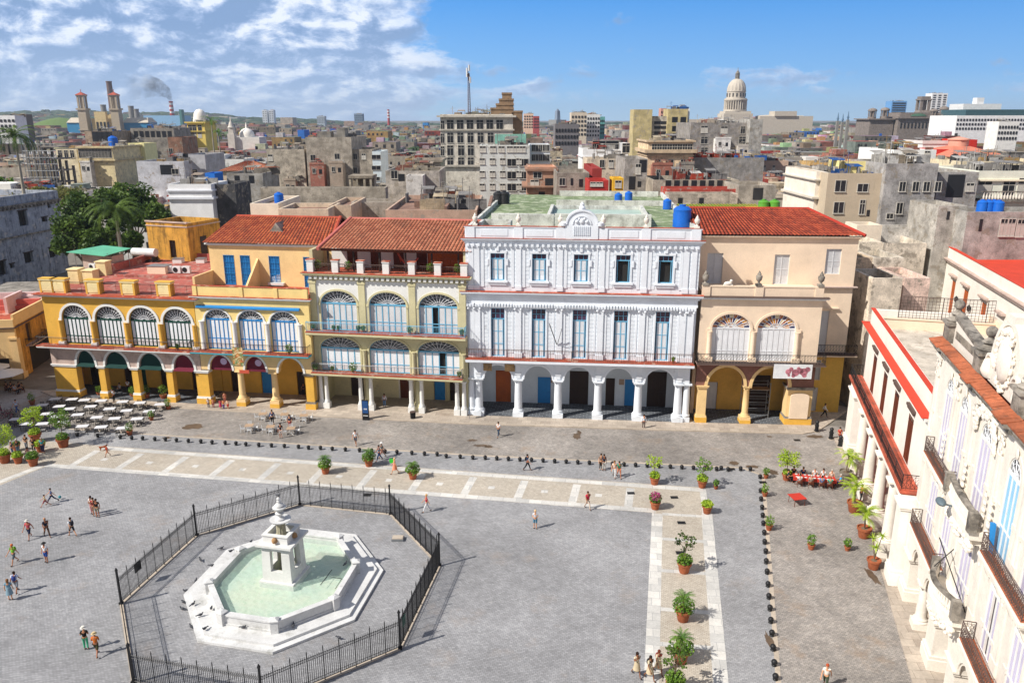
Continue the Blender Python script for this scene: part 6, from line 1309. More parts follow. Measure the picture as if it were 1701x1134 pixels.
# roof furniture on the red terrace
def ac(px, py, z, label, rz=0, s=1.0):
    T = thing('air_conditioner', label, 'air conditioner', G(px, py, z), rz, 'air conditioning units on the red terrace'); q = M(); q.box(-.5*s,.5*s,-.2*s,.2*s,.08,.85*s); q.build('casing', metalw, T); q = M(); q.lathe(0,0,[(.28*s,0),(.3*s,.03),(.06*s,.04)],16); o = q.build('fan_grille', iron, T, (-.12*s,-.205*s,.46*s)); o.rotation_euler = (pi/2,0,0); q = M(); [q.box(sx*.4*s-.04,sx*.4*s+.04,-.2*s,.2*s,0,.08) for sx in (-1,1)]; q.build('feet', iron, T)
for i, (px, py) in enumerate(((280,453),(295,454),(310.5,454))): ac(px, py, 13.63, ['left', 'middle', 'right'][i]+' white fan unit of the three beside the blue doored wall', radians(-8), 1.15)
for i, (px, py) in enumerate(((155.5,449),(165,447),(173,445))): ac(px, py, 13.63, ['left', 'middle', 'right'][i]+' white fan unit of the three under the green canopy', radians(-20), 1.1)
GC = thing('green_canopy', 'green sheet canopy shading units at the back of the red terrace', 'canopy', G(150, 448, 13.63), radians(-14))
q = M(); q.hexa([(-3.6,0,2.3),(3.2,-.6,2.1),(4.4,3.4,2.6),(-1.0,4.2,2.7),(-3.6,0,2.38),(3.2,-.6,2.18),(4.4,3.4,2.68),(-1.0,4.2,2.78)]); q.build('sheet', plain('green sheet', C('#5fae8c')), GC); q = M(); q.box(-1.8,3.2,.8,3,0,1.9); q.build('shed', pinkbg, GC)
for (x, y) in ((-2.6,.4),(3.0,.2),(3.9,3.2),(-.8,3.9)): q = M(); q.tube((x,y,0),(x,y,2.4),.05,5); q.build('post', metalg, GC)
WT = thing('white_roof_cylinder', 'white horizontal water cylinder on dark trestle on the red terrace', 'water tank', G(242, 434, 13.63), radians(-12)); q = M(); q.tube((-1.9,0,1.35),(1.9,0,1.35),.62,16); q.build('drum', metalw, WT)
for x in (-1.6,1.6): q = M(); q.box(x-.1,x+.1,-.6,.6,0,.8); q.build('trestle', iron, WT)
q = M(); q.box(-2.1,2.4,-.5,.7,.1,.2); q.build('rack', iron, WT)
def crate(px, py, z, w_, d_, h_, mt, name, label, cat, rz=0):
    T = thing(name, label, cat, G(px, py, z), rz); q = M(); q.box(-w_/2,w_/2,-d_/2,d_/2,0,h_); q.build('housing', mt, T); q = M(); q.box(-w_/2-.06,w_/2+.06,-d_/2-.06,d_/2+.06,h_,h_+.08); q.build('lid', metalg, T); return T
crate(266, 453, 13.63, 2.6, 1.8, 1.0, cream, 'roof_ventilator', 'large cream ventilator box left of the fan units', 'ventilator', radians(-6)); crate(297, 436, 13.63, 1.3, 1.2, .6, trimw, 'roof_ventilator', 'small white ventilator nearer the ochre tower', 'ventilator'); crate(335, 436, 13.63, 1.2, 1.2, .6, trimw, 'roof_ventilator', 'small white ventilator beside the blue doored wall', 'ventilator'); crate(136, 459, 13.63, 1.2, .9, 1.0, redroof, 'roof_chest', 'dark red chest left of the green canopy', 'chest', -.3)
BT = thing('terrace_bench', 'white bench and table on the pale yellow terrace', 'bench', G(460, 476, 14.2), radians(-8)); q = M(); q.box(-1.0,1.0,-.3,.3,.2,.5); q.build('seat', metalw, BT); q = M(); q.hexa([(-1.0,.3,.2),(1.0,.3,.2),(1.0,.4,.2),(-1.0,.4,.2),(-1.0,.3,1.0),(1.0,.3,1.8),(1.0,.4,1.8),(-1.0,.4,1.0)]); q.build('backrest', metalw, BT)
# washing and small plants on balconies
for i, (bx_, by_, bz_, r) in enumerate(((O_,5.0,4.98,.55), (O_,.35,4.98,.4), (O_,2.4,4.98,.25), (O_,.4,10,.25), (O_,2.9,10,.25), (O_,3.5,10,.22), (O_,5.9,10,.3), (O_,6.5,10,.3), (O_,12.1,10,.38), (O_,18.2,10,.3), (O_,17.8,4.98,.3), (D_,23.6,7.42,.22), (B_,10.9,7.2,.5), (Y_,17.6,7.1,.25), (O_,.9,16.93,.5), (O_,4.6,16.93,.5), (O_,14.4,16.93,.5), (O_,17.6,16.93,.5))):
    wl_ = bx_.matrix_basis @ Vector((by_, -.75 if bz_ < 16 else .55, bz_)); rr = random.Random(i); T = thing('balcony_plant', ['green', 'leafy', 'low', 'bushy', 'trailing'][i % 5]+' potted plant on the %s of the %s' % ('lower balcony' if bz_ < 8 else ('upper balcony' if bz_ < 14 else 'attic terrace'), {O_: 'olive house', D_: 'white palace', B_: 'pale yellow house', Y_: 'yellow corner house'}[bx_]), 'potted plant', wl_, 0, 'balcony plants'); pot(T, .17, .3, potm); f = M(); leaves(f, (0,0,.35+r*.8), (r,r*.7,r*1.1), int(260*r+90), .16, rr, .1); f.build('foliage', leaf_m, T)
# pigeons
PG = thing('pigeon', 'x', 'pigeon', (0,0,0), 0, 'pigeons around the fountain'); pgm = plain('slate pigeon feathers', C('#3f4148'))
q = M(); q.ball((0,0,.16), .1, 8, 1, 1.7, .85); q.ball((0,-.16,.27), .05, 8); q.tube((0,-.1,.18),(0,-.16,.27),.05,6,.035); q.hexa([(-.05,.12,.15),(.05,.12,.15),(.06,.32,.13),(-.06,.32,.13),(-.05,.12,.18),(.05,.12,.18),(.06,.32,.15),(-.06,.32,.15)]); q.tube((0,-.2,.27),(0,-.25,.26),.012,4,.002); q.build('body', pgm, PG)
q = M(); q.tube((-.03,0,.08),(-.03,-.01,0),.008,4); q.tube((.03,0,.08),(.03,-.01,0),.008,4); q.build('legs', potm, PG)
gput = placer(PG); o8 = lambda x, y: (290+x/4.0486, 820+y/4.0486)
for i, (x, y, z) in enumerate(((515,332,0),(315,376,0),(175,452,0),(380,396,1.25),(250,493,1.25),(145,595,0),(78,662,0),(60,737,0),(125,752,.4),(55,783,0),(248,780,.4),(175,825,.4),(113,903,0),(205,917,.4),(465,908,.4),(800,893,.4),(777,228,1.25),(1105,978,0),(1150,480,.9))):
    p = G(*o8(x, y), z); gput((p[0], p[1], z+.02), i*1.9, 'dark pigeon ' + ['on the cobbles behind the fountain', 'behind the fountain beside the fence shadow', 'on the cobbles far left of the basin', 'perched on the rear left rim', 'perched on the left rim of the basin', 'at the left step edge', 'left of the lowest step', 'beside the left step corner', 'flapping on the left marble step', 'on the cobbles at the left front', 'near the front left corner post', 'largest on the left marble step', 'alone on the cobbles at front left', 'on the front left marble step', 'brownish on the front marble step', 'under the front right basin wall', 'on the rear rim beside the plinth', 'by the near fence panel', 'standing in the water at right'][i])
gput((FC[0], FC[1], 7.3), 1.0, 'dark pigeon perched on top of the fountain vase')
# ================================================================ PEOPLE
def skel(V, E_, R, name, mat, parent, sub=1):
    me = bpy.data.meshes.new(name); me.from_pydata(V, E_, []); o = bpy.data.objects.new(name, me); col.objects.link(o); o.parent = parent
    md = o.modifiers.new('s', 'SKIN'); md.use_smooth_shade = True; o.modifiers.new('b', 'SUBSURF').levels = sub; o.modifiers[-1].render_levels = sub
    for i, r in enumerate(R): me.skin_vertices[0].data[i].radius = r if isinstance(r, tuple) else (r, r)
    me.skin_vertices[0].data[0].use_root = True; me.materials.append(mat); SK.append(o); return o
SK = []
PM = {}
def pmat(c, kind='cloth'):
    if c not in PM: PM[c] = plain(kind+' '+c, C(c), .8 if kind == 'cloth' else .55, spec=.2)
    return PM[c]
def person(px, py, face, top, bot, label, group=None, pose='stand', skin='#c98f6c', hair='#2a1c14', s=1.0, dress=False, shorts=False, hat=None, bag=None, arm=0, z=.02, XY=None, long=False):
    x, y = XY or G(px, py, z)[:2]; T = thing('person', label, 'person', (x, y, z), radians(face), group); T.scale = (s,)*3
    sit = pose == 'sit'; w_ = {'walk': 1, 'run': 1.6}.get(pose, .12); dz_ = -.42 if sit else 0
    P = {'pel': (0,0,.96+dz_), 'wai': (0,0,1.1+dz_), 'che': (0,-.01,1.3+dz_), 'nek': (0,-.01,1.47+dz_), 'jaw': (0,-.03,1.55+dz_), 'cra': (0,-.01,1.66+dz_)}
    for sd, sx in (('l', 1), ('r', -1)):
        sw = sx*w_*.22
        P['sh'+sd] = (sx*.17,0,1.41+dz_); 
        if arm == 2 or (arm == 1 and sx < 0): P['el'+sd] = (sx*.27,-.14,1.28+dz_); P['wr'+sd] = (sx*.2,-.32,1.5+dz_)
        elif sit: P['el'+sd] = (sx*.25,-.06,1.14+dz_); P['wr'+sd] = (sx*.16,-.3,1.12+dz_)
        elif arm == 3: P['el'+sd] = (sx*.24,-.02,1.14); P['wr'+sd] = (sx*.08,-.22,1.16)
        else: P['el'+sd] = (sx*.245,sw*.6+.02,1.14+dz_); P['wr'+sd] = (sx*.25,sw*1.4-.05,.9+dz_)
        P['hi'+sd] = (sx*.09,0,.9+dz_)
        if sit: P['kn'+sd] = (sx*.12,-.42,.5); P['an'+sd] = (sx*.12,-.4,.09); P['to'+sd] = (sx*.13,-.54,.035)
        else: P['kn'+sd] = (sx*.1,-sw*.75-.02,.5); P['an'+sd] = (sx*.1,-sw*1.5+(.03 if sw > 0 else .1*w_),.085+(.05*w_ if sw < 0 else 0)); P['to'+sd] = (sx*.12,P['an'+sd][1]-.15,.035+(.02*w_ if sw < 0 else 0))
    names = list(P); ix = {n: i for i, n in enumerate(names)}
    ed = [('pel','wai'),('wai','che'),('che','nek'),('nek','jaw'),('jaw','cra')]
    for sd in 'lr': ed += [('che','sh'+sd),('sh'+sd,'el'+sd),('el'+sd,'wr'+sd),('pel','hi'+sd),('hi'+sd,'kn'+sd),('kn'+sd,'an'+sd),('an'+sd,'to'+sd)]
    R = {'pel': (.14,.105), 'wai': (.12,.09), 'che': (.15,.105), 'nek': .055, 'jaw': .078, 'cra': .092, 'sh': .065, 'el': .043, 'wr': .028, 'hi': .09, 'kn': .058, 'an': .037, 'to': .036}
    rad = [R.get(n, R.get(n[:2])) for n in names]; sk = pmat(skin, 'skin')
    b = skel([P[n] for n in names], [(ix[a], ix[c]) for a, c in ed], rad, 'body', sk, T)
    q = M()                                                   # face and hands
    hx, hy, hz = P['cra']; q.tube((0,hy-.085,hz-.045), (0,hy-.125,hz-.07), .014, 5, .02); [q.ball((sx*.093,hy+.0,hz-.05), .022, 6, .5, 1, 1.4) for sx in (-1,1)]
    for sd, sx in (('l',1),('r',-1)):
        e_ = Vector(P['el'+sd]); w0 = Vector(P['wr'+sd]); d_ = (w0-e_).normalized(); sdv = d_.cross(Vector((0,1,0) if abs(d_.y) < .8 else (0,0,1))).normalized(); pm_ = w0+d_*.05
        q.hexa([tuple(w0+sdv*a+d_.cross(sdv)*b2+d_*c2) for c2 in (0,.085) for a, b2 in ((-.03,-.014),(.03,-.014),(.036,.014),(-.036,.014))])
        for k, ln in enumerate((.062,.072,.068,.052)):
            r0 = w0+d_*.08+sdv*(-.027+.018*k); r1 = r0+d_*ln*.55+d_.cross(sdv)*.006; q.tube(r0, r1, .0085, 5, .008); q.tube(r1, r1+d_*ln*.45+d_.cross(sdv)*.02, .008, 5, .006)
        t0 = w0+d_*.02-sdv*.03; q.tube(t0, t0+d_*.035-sdv*.022, .011, 5, .009); q.tube(t0+d_*.035-sdv*.022, t0+d_*.062-sdv*.02, .009, 5, .007)
    FH.append((b, q))
    q = M(); [q.ball((sx*.032,hy-.086,hz-.02), .009, 6) for sx in (-1,1)]; q.box(-.022,.022,hy-.1,hy-.092,hz-.1,hz-.094); q.build('facial_features', pmat('#2a1512', 'skin'), T)
    tn = ['wai','che','nek2']; V = [P['pel'] if not dress else (0,0,.9+dz_), P['wai'], P['che'], (0,0,1.44+dz_)]; E2 = [(0,1),(1,2),(2,3)]; r_ = [(.155,.12),(.135,.105),(.168,.122),(.07,.07)]
    for sd in 'lr': k = len(V); V += [P['sh'+sd], tuple(Vector(P['sh'+sd]).lerp(Vector(P['el'+sd]), .62 if not long else 1.0))]+([tuple(Vector(P['el'+sd]).lerp(Vector(P['wr'+sd]), .9))] if long else []); E2 += [(2,k),(k,k+1)]+([(k+1,k+2)] if long else []); r_ += [.078,.062]+([.045] if long else [])
    skel(V, E2, r_, 'shirt' if not dress else 'dress_top', pmat(top), T)
    if dress and not sit: q = M(); q.lathe(0, 0, [(.15,1.08),(.17,.95),(.2,.75),(.25,.52)], 14); q.build('skirt', pmat(bot), T)
    else:
        V = [(0,0,1.0+dz_)]; E2 = []; r_ = [(.15,.115)]
        for sd in 'lr':
            k = len(V); kn, an = Vector(P['kn'+sd]), Vector(P['an'+sd]); V += [P['hi'+sd], tuple(kn)]; E2 += [(0,k),(k,k+1)]; r_ += [.105,.082 if shorts else .074]
            if not shorts: V.append(tuple(kn.lerp(an,.93))); E2.append((k+1,k+2)); r_.append(.055)
        skel(V, E2, r_, 'trousers' if not shorts else 'shorts', pmat(bot), T)
    q = M()
    for sd in 'lr': a = P['an'+sd]; t_ = P['to'+sd]; q.ball(((a[0]+t_[0])/2, (a[1]+t_[1])/2-.01, a[2]-.04), .055, 8, .85, 1.95, .75)
    q.build('shoes', pmat('#3a3230'), T)
    q = M(); q.ball((0,hy+.022,hz+.012), .108, 10, .98, 1.0, 1.02)
    if dress or long == 'hair': q.ball((0,hy+.07,hz-.1), .085, 8, 1.1, .6, 1.7)
    q.build('hair', pmat(hair), T)
    if hat: q = M(); q.lathe(0, hy, [(.19,hz+.02),(.11,hz+.04),(.105,hz+.12),(.02,hz+.15)], 12); q.build('hat', pmat(hat), T)
    if bag: q = M(); q.ball((0,.19,1.25+dz_), .16, 8, 1, .6, 1.35); q.box(-.13,-.09,-.13,.16,1.35,1.46+dz_*.0) if not sit else None; q.box(.09,.13,-.13,.16,1.35,1.46) if not sit else None; q.build('backpack', pmat(bag), T)
    return T
FH = []
PP = [
 (158,856,200,'#a03040','#6f6a5a','man in dark red shirt and shorts in the huddle taking a selfie','stand',dict(arm=1,shorts=True)), (163,858,190,'#1c1c1f','#9a8f7a','man in black shirt and khaki shorts at the front of the selfie huddle','stand',dict(shorts=True)), (154,853,170,'#d9d2cf','#c98f8f','woman in pale top leaning into the selfie huddle','stand',dict(arm=3)),
 (87,835,120,'#5f6f9a','#2f3a5a','boy in blue shirt kicking a ball','run',dict(s=.85,shorts=False)), (76,841,110,'#d9c9a0','#8a2f3a','small child in cream top and red shorts running','run',dict(s=.68,shorts=True)),
 (50,894,180,'#c24a5a','#1f2a4a','man in red checked shirt and navy shorts with cap','walk',dict(shorts=True,hat='#d9d5cc')), (79,891,230,'#2a3040','#5a4438','bald man in dark shirt and brown trousers striding','walk',dict(hair='#b98a6c')), (121,890,60,'#dfe3e8','#20242c','walker in white top with dark backpack and cropped trousers','walk',dict(bag='#2a2a33',shorts=True)),
 (25,936,160,'#7dbb35','#5f6a72','walker with lime green backpack and orange hair','walk',dict(bag='#6fae2a',hair='#c96a2a',shorts=True)), (78,933,170,'#e3e6ea','#2a4f9a','man in white shirt, blue shorts and dark cap','stand',dict(shorts=True,hat='#3a3a3a')),
 (29,983,10,'#c9cfe3','#9aa0a8','man in white and blue top with grey shorts','walk',dict(shorts=True,bag='#3a4a8a')), (18,996,20,'#6f94a8','#7f9aa8','woman in pale blue dress with braid at left','stand',dict(dress=True,hair='#8a5f3a')),
 (144,1078,20,'#20201f','#4fb58a','woman in black top, mint trousers and white hat','stand',dict(hat='#e3ded3',arm=3)), (162,1088,10,'#d9762f','#4a4a2f','person in orange top with camera and straw hat','walk',dict(hat='#c9b48a',arm=3,shorts=True)),
 (179,758,130,'#c9442f','#d99a7a','child in red shirt beside a brown dog','walk',dict(s=.75,shorts=True)),
 (709,850,100,'#c22f4a','#d9dade','blonde woman in red top and white trousers','walk',dict(hair='#c99a5a')), (591,739,180,'#e3e6ea','#5f5f68','man in white shirt and dark shorts behind the ferns','walk',dict(shorts=True)), (630,765,120,'#5f6a78','#2f4a7a','dark haired walker in grey top and jeans','walk',dict(hair='#1c1512')), (635,760,110,'#3f5a5f','#b98a7a','walker in white cap beside the one in jeans','walk',dict(hat='#e3e3e0',shorts=True)),
 (656,787,90,'#e0a58a','#d98a6c','blonde woman in peach dress carrying bright green bag','walk',dict(dress=True,hair='#d9b98a')), (828,725,150,'#e3e6ea','#3a4a5f','person in white shirt with bag crossing before the white palace','walk',dict(arm=3)), (876,781,260,'#2a3a5a','#2a2a30','man in navy shirt with dark shorts and pack','walk',dict(bag='#20242c',hair='#20150f')),
 (1003,781,200,'#2f3a4a','#c9c4bb','couple member in dark top and pale trousers','stand',dict()), (998,780,190,'#8a7060','#4a4038','couple member in tan top looking down','stand',dict()), (1020,792,170,'#e3c9b9','#d9d9d9','woman in pale pink top near the couple','walk',dict(hair='#6a4a30')), (1028,793,190,'#3a8a6a','#d98a6a','person in green top walking beside pale pink one','walk',dict(shorts=True)),
 (976,845,200,'#c22f4a','#c9b8a8','woman in crimson top and pale trousers right of the fence','walk',dict(hair='#4a3020')), (889,877,180,'#d3d8de','#4a7a94','woman with pale shoulder top and teal shorts in the open square','stand',dict(hair='#d9b98a',shorts=True,arm=3)),
 (1057,1122,200,'#cfc2a8','#c9b99a','left of three women in khaki uniforms with blue pouch','walk',dict(dress=True,arm=1,skin='#8a5a40')), (1079,1128,210,'#c9bba0','#c9b99a','middle of three women in khaki uniforms with backpack','walk',dict(dress=True,bag='#2a2a2a',skin='#8a5a40')), (1093,1118,200,'#c9bba0','#c9b99a','right of three women in khaki uniforms with red bag','walk',dict(dress=True,bag='#8a3030',hair='#6a2f20',skin='#8a5a40')),
 (1370,1142,150,'#e0dad0','#3f4a38','red haired woman in white top with white bag','walk',dict(hair='#b0502f')), (1069,712,180,'#dfe3ea','#5a4a48','woman in pale top at the last white palace column','stand',dict(long='hair')), (1016,662,120,'#20201f','#20201f','person in black standing in the fourth palace arch','stand',dict(z=.16)),
 (639,676,170,'#c9c4cc','#5f7fa8','woman in pale top and jeans in the olive arcade','stand',dict(z=.16,long='hair')), (453,704,190,'#2f4a7a','#1c1c22','woman in blue top among bistro tables','stand',dict(long='hair')), (482,712,170,'#20304a','#b05a5a','person in navy shirt and rose shorts among bistro tables','stand',dict(shorts=True)), (467,727,200,'#20262f','#d9c9c0','person in dark shirt and white shorts before the bistro tables','stand',dict(shorts=True)),
 (505,657,180,'#1c1c1c','#1c1c1c','dark dressed figure under the last yellow arch','stand',dict(z=.16)), (374,668,200,'#d98a7a','#c97a6a','child in peach top on the steps by the yellow pillar','stand',dict(s=.75,z=.13)), (347,678,190,'#cfcfd6','#5f5f70','schoolchild, leftmost of the group at the yellow pillar','stand',dict(s=.75)), (355,678,180,'#c98a6a','#a05a5a','schoolchild second from left at the yellow pillar','stand',dict(s=.75)),
 (367,680,180,'#c22f5a','#c22f5a','child in pink dress at the yellow pillar','stand',dict(s=.75,dress=True)), (372,680,170,'#d9762f','#5f4a8a','child in orange top at the yellow pillar','stand',dict(s=.75)), (379,680,170,'#e3c9b0','#c9403a','rightmost child of the group at the yellow pillar','stand',dict(s=.75,shorts=True)),
 (190,668,90,'#dfe3ea','#20201f','waiter in white shirt under the green awnings, left','stand',dict(z=.16)), (214,652,180,'#e3e6ea','#2a2a30','waiter in white shirt beside the second green awning arch','stand',dict(z=.16)), (200,652,150,'#d9dde3','#2a2a30','seated guest in white under the green awnings','sit',dict(z=.16)),
 (29,686,170,'#c9d6ea','#3f5f9a','man in light blue shirt walking by the bicycles','walk',dict()), (22,757,150,'#3a3f4a','#3f5a7a','man in dark shirt among the left planters','stand',dict(hair='#c9c4bb')), (31,754,180,'#2f3f35','#6f8aa0','man in green shirt behind the left bush pots','stand',dict(hair='#c9c4bb')), (45,747,180,'#1f1f22','#8a8f98','tall man in black shirt between the tubs','stand',dict(arm=3)), (57,751,200,'#26262a','#33333a','man in dark clothes left of the one in turquoise','stand',dict()), (72,752,190,'#2fa0a8','#2f3a5a','man in turquoise shirt by the left planters','stand',dict(hair='#b0a89a')), (48,762,180,'#c9a8a0','#3a3a3f','person in pink top sitting low between planters','sit',dict()),
 (1341,709+20,200,'#1f1f22','#2a2a2f','x','stand',dict()), (1394,728,180,'#c22f2a','#8a2f2a','person in red shirt seated at the street mouth bollards','sit',dict()), (1411,733,200,'#a03a2a','#2a2a2a','person in rust top seated near the white pillar','sit',dict()), (1413,748,180,'#26262b','#5f7090','man in black shirt and jeans seated by the white pillar','sit',dict()), (1429,833,260,'#c98a4a','#2a2a2a','waiter in tan top carrying a tray at the arcade','stand',dict(arm=1,z=.14)),
 (1369,693,250,'#e3e3e3','#1f1f22','woman in white top with black bag at the side street corner','walk',dict(z=.13,long='hair')), (1405,655,180,'#1f1f22','#1f1f22','dark figure in the side street shade','stand',dict()), (1410,668,170,'#7a2f2a','#26262b','figure in dark red deep in the side street','stand',dict()),
]
PP = [p for p in PP if p[5] != 'x']
for i, (px, py, f, t_, b, lb, po, kw) in enumerate(PP):
    kw = dict(kw); kw.setdefault('skin', ['#c98f6c', '#b5785a', '#a0694c', '#d6a07c'][i % 4]); person(px, py, f-180 if True else f, t_, b, lb, pose=po, **kw)
# diners round the long red table
dn = [('#26262b','dark top',-.9), ('#2f4a7a','navy top',-.45), ('#e3d9d9','white top',.1), ('#e3e3e6','pale sleeveless top',.5), ('#e3c9b9','cream top, rightmost at the back',.9)]
dchair = chairproto('dining_chair', 'brown dining chair', brownw, brownw, 'dining chairs round the long red table')
def at_table(u, v): return ((xa+xb)/2+u*ln*.5*cos(an)-v*sin(an), (ya+yb)/2+u*ln*.5*sin(an)+v*cos(an))
def diner(u, v, face, c, b, lb, **kw):
    x, y = at_table(u, v); a = an+radians(face); dchair((x, y, .012), a+pi*0, 'brown chair under the diner in '+lb.split(' seated')[0][-40:].replace('diner in ', '')); person(0, 0, math.degrees(a), c, b, lb, 'diners at the long red table', 'sit', XY=(x, y), z=.012, **kw)
for i, (c, lb, u) in enumerate(dn): diner(u, .85, 0, c, '#3a3a40', f'diner in {lb} seated behind the long red table', hair=['#20150f','#6a5a4a','#8a8480','#3a2418','#b9b0a6'][i])
for i, (u, c, lb) in enumerate(((-.72,'#d9dce3','white top with back turned, leftmost in front'), (-.2,'#a8a49e','grey patterned top'), (.3,'#5f8fc4','light blue shirt'), (.68,'#3fae9a','teal and white top'))): diner(u, -.85, 180, c, '#8a8a90', f'diner in {lb} seated before the long red table', hair=['#4a3020','#b9b0a6','#3a2418','#a0522d'][i])
diner(-1.22, .0, 90, '#20304a', '#20202a', 'diner in navy at the left end of the long red table'); diner(1.22, -.1, -90, '#2fa0d9', '#2f3a5a', 'diner in bright blue at the right end of the long red table', hair='#b9b0a6')
for i, (px, py, c) in enumerate(((20,650,'#2a2f35'), (26,654,'#8fa5b8'), (33,650,'#26262b'), (12,650,'#3f2f2a'), (38,652,'#5f5a52'))):
    x, y, _ = G(px, py); dchair((x, y, .01), i*1.3, ['first','second','third','fourth','last'][i]+' brown chair under the left edge parasols'); person(0, 0, math.degrees(i*1.3), c, '#2a2a2f', ['diner in black under the edge parasol','diner in pale blue under the edge parasol','diner in dark jacket under the edge parasol','diner in brown, leftmost under the parasol','diner in grey, rightmost under the parasol'][i], 'diners under the left parasols', 'sit', XY=(x, y), z=.01)
person(0, 0, 0, '#e3e3e0', '#3a3a3a', 'person in white leaning at the fourth upper palace window', XY=(D_.matrix_basis @ Vector((17.35,.75,0)))[:2], z=16.0)
person(0, 0, 0, '#3a3a40', '#3a3a3a', 'shadowed person inside the last upper palace window', XY=(D_.matrix_basis @ Vector((22.0,1.1,0)))[:2], z=15.9)
# evaluate the skins once, then freeze them
dg = bpy.context.evaluated_depsgraph_get(); dg.update(); fh = {b.name: q for b, q in FH}
new = [(o, bpy.data.meshes.new_from_object(o.evaluated_get(dg))) for o in SK]
for o, me in new:
    o.modifiers.clear(); old = o.data; o.data = me
    if o.name in fh:
        q = fh[o.name]; bv = [tuple(v.co) for v in me.vertices]; bf = [tuple(p.vertices) for p in me.polygons]; k = len(bv)
        m2 = bpy.data.meshes.new('body'); m2.from_pydata(bv+list(q.v), [], bf+[tuple(k+i for i in f) for f in q.f]); m2.polygons.foreach_set('use_smooth', [True]*len(m2.polygons)); m2.materials.append(me.materials[0]); o.data = m2
# child's ball, dog, bag
x, y, _ = G(100, 829); T = thing('play_ball', 'blue green ball in the air beside the boy', 'ball', (x, y, .25)); q = M(); q.ball((0,0,0), .14, 12); q.build('ball', pmat('#3f8a94'), T)
x, y, _ = G(172, 748); T = thing('brown_dog', 'small reddish brown dog beside the child in red', 'dog', (x, y, .02), .4)
q = skel([(-.28,0,.42),(-.05,0,.40),(.22,0,.43),(.34,0,.54),(.42,0,.60),(.52,0,.57),(-.28,.07,.3),(-.2,.08,.22),(-.3,.08,.13),(-.27,.08,.02),(-.28,-.07,.3),(-.2,-.08,.22),(-.3,-.08,.13),(-.27,-.08,.02),(.22,.07,.3),(.2,.07,.15),(.23,.07,.02),(.22,-.07,.3),(.2,-.07,.15),(.23,-.07,.02),(-.4,0,.5),(-.5,0,.6)], [(0,1),(1,2),(2,3),(3,4),(4,5),(0,6),(6,7),(7,8),(8,9),(0,10),(10,11),(11,12),(12,13),(2,14),(14,15),(15,16),(2,17),(17,18),(18,19),(0,20),(20,21)], [.1,.095,.12,.07,.07,.035,.06,.05,.025,.022,.06,.05,.025,.022,.05,.028,.024,.05,.028,.024,.025,.015], 'body', pmat('#9a5230', 'fur'), T)
dg = bpy.context.evaluated_depsgraph_get(); dg.update(); me = bpy.data.meshes.new_from_object(q.evaluated_get(dg)); q.modifiers.clear(); q.data = me
q = M(); [q.hexa([(.38,s_*.03,.64),(.43,s_*.03,.64),(.43,s_*.06,.63),(.38,s_*.06,.63),(.4,s_*.05,.72),(.41,s_*.05,.72),(.41,s_*.06,.72),(.4,s_*.06,.72)]) for s_ in (-1,1)]; q.build('ears', pmat('#7a3f22', 'fur'), T)
x, y, _ = G(651, 776); T = thing('green_shopping_bag', 'bright green shopping bag carried by the blonde woman', 'bag', (x, y, .5)); q = M(); q.hexa([(-.18,-.06,0),(.18,-.06,0),(.18,.06,0),(-.18,.06,0),(-.24,-.04,.4),(.24,-.04,.4),(.24,.04,.4),(-.24,.04,.4)]); q.build('bag', pmat('#3fc43a'), T); q = M(); q.path([(-.14,0,.4),(-.08,0,.56),(.08,0,.56),(.14,0,.4)], .012, 4); q.build('handle', pmat('#3fc43a'), T)
# bicycles parked in the shade at the left edge
BK = thing('bicycle', 'x', 'bicycle', (0,0,0), 0, 'bicycles parked in the left shade')
for sx in (-.52,.52):
    q = M(); n = 18; q.path([(sx+.33*cos(2*pi*i/n),0,.34+.33*sin(2*pi*i/n)) for i in range(n+1)], .022, 5); [q.tube((sx,0,.34),(sx+.32*cos(k),0,.34+.32*sin(k)),.005,3) for k in [j*pi/4 for j in range(8)]]; q.build('wheel', iron, BK)
q = M(); [q.tube(a, b, .022, 5) for a, b in (((-.52,0,.34),(-.15,0,.8)),((-.52,0,.34),(0,0,.32)),((0,0,.32),(-.2,0,.88)),((-.17,0,.78),(.36,0,.78)),((0,0,.32),(.38,0,.74)),((.34,0,.92),(.52,0,.34)))]; q.build('frame', pmat('#8a2f4a'), BK)
q = M(); q.tube((.32,-.28,.98),(.32,.28,.98),.018,5); q.tube((.34,0,.9),(.32,0,.98),.018,5); q.build('handlebar', iron, BK); q = M(); q.ball((-.21,0,.92),.1,8,1.3,.7,.4); q.build('saddle', iron, BK)
bput = placer(BK)
for i, (px, py) in enumerate(((4,692),(10,697),(16,691),(20,699),(2,684))): x, y, _ = G(px, py); bput((x, y, .012), .3+i*.5, ['leftmost', 'front left', 'middle', 'rightmost', 'rearmost'][i]+' bicycle of the cluster in the shade at the left edge')
HAZE = 0.00010
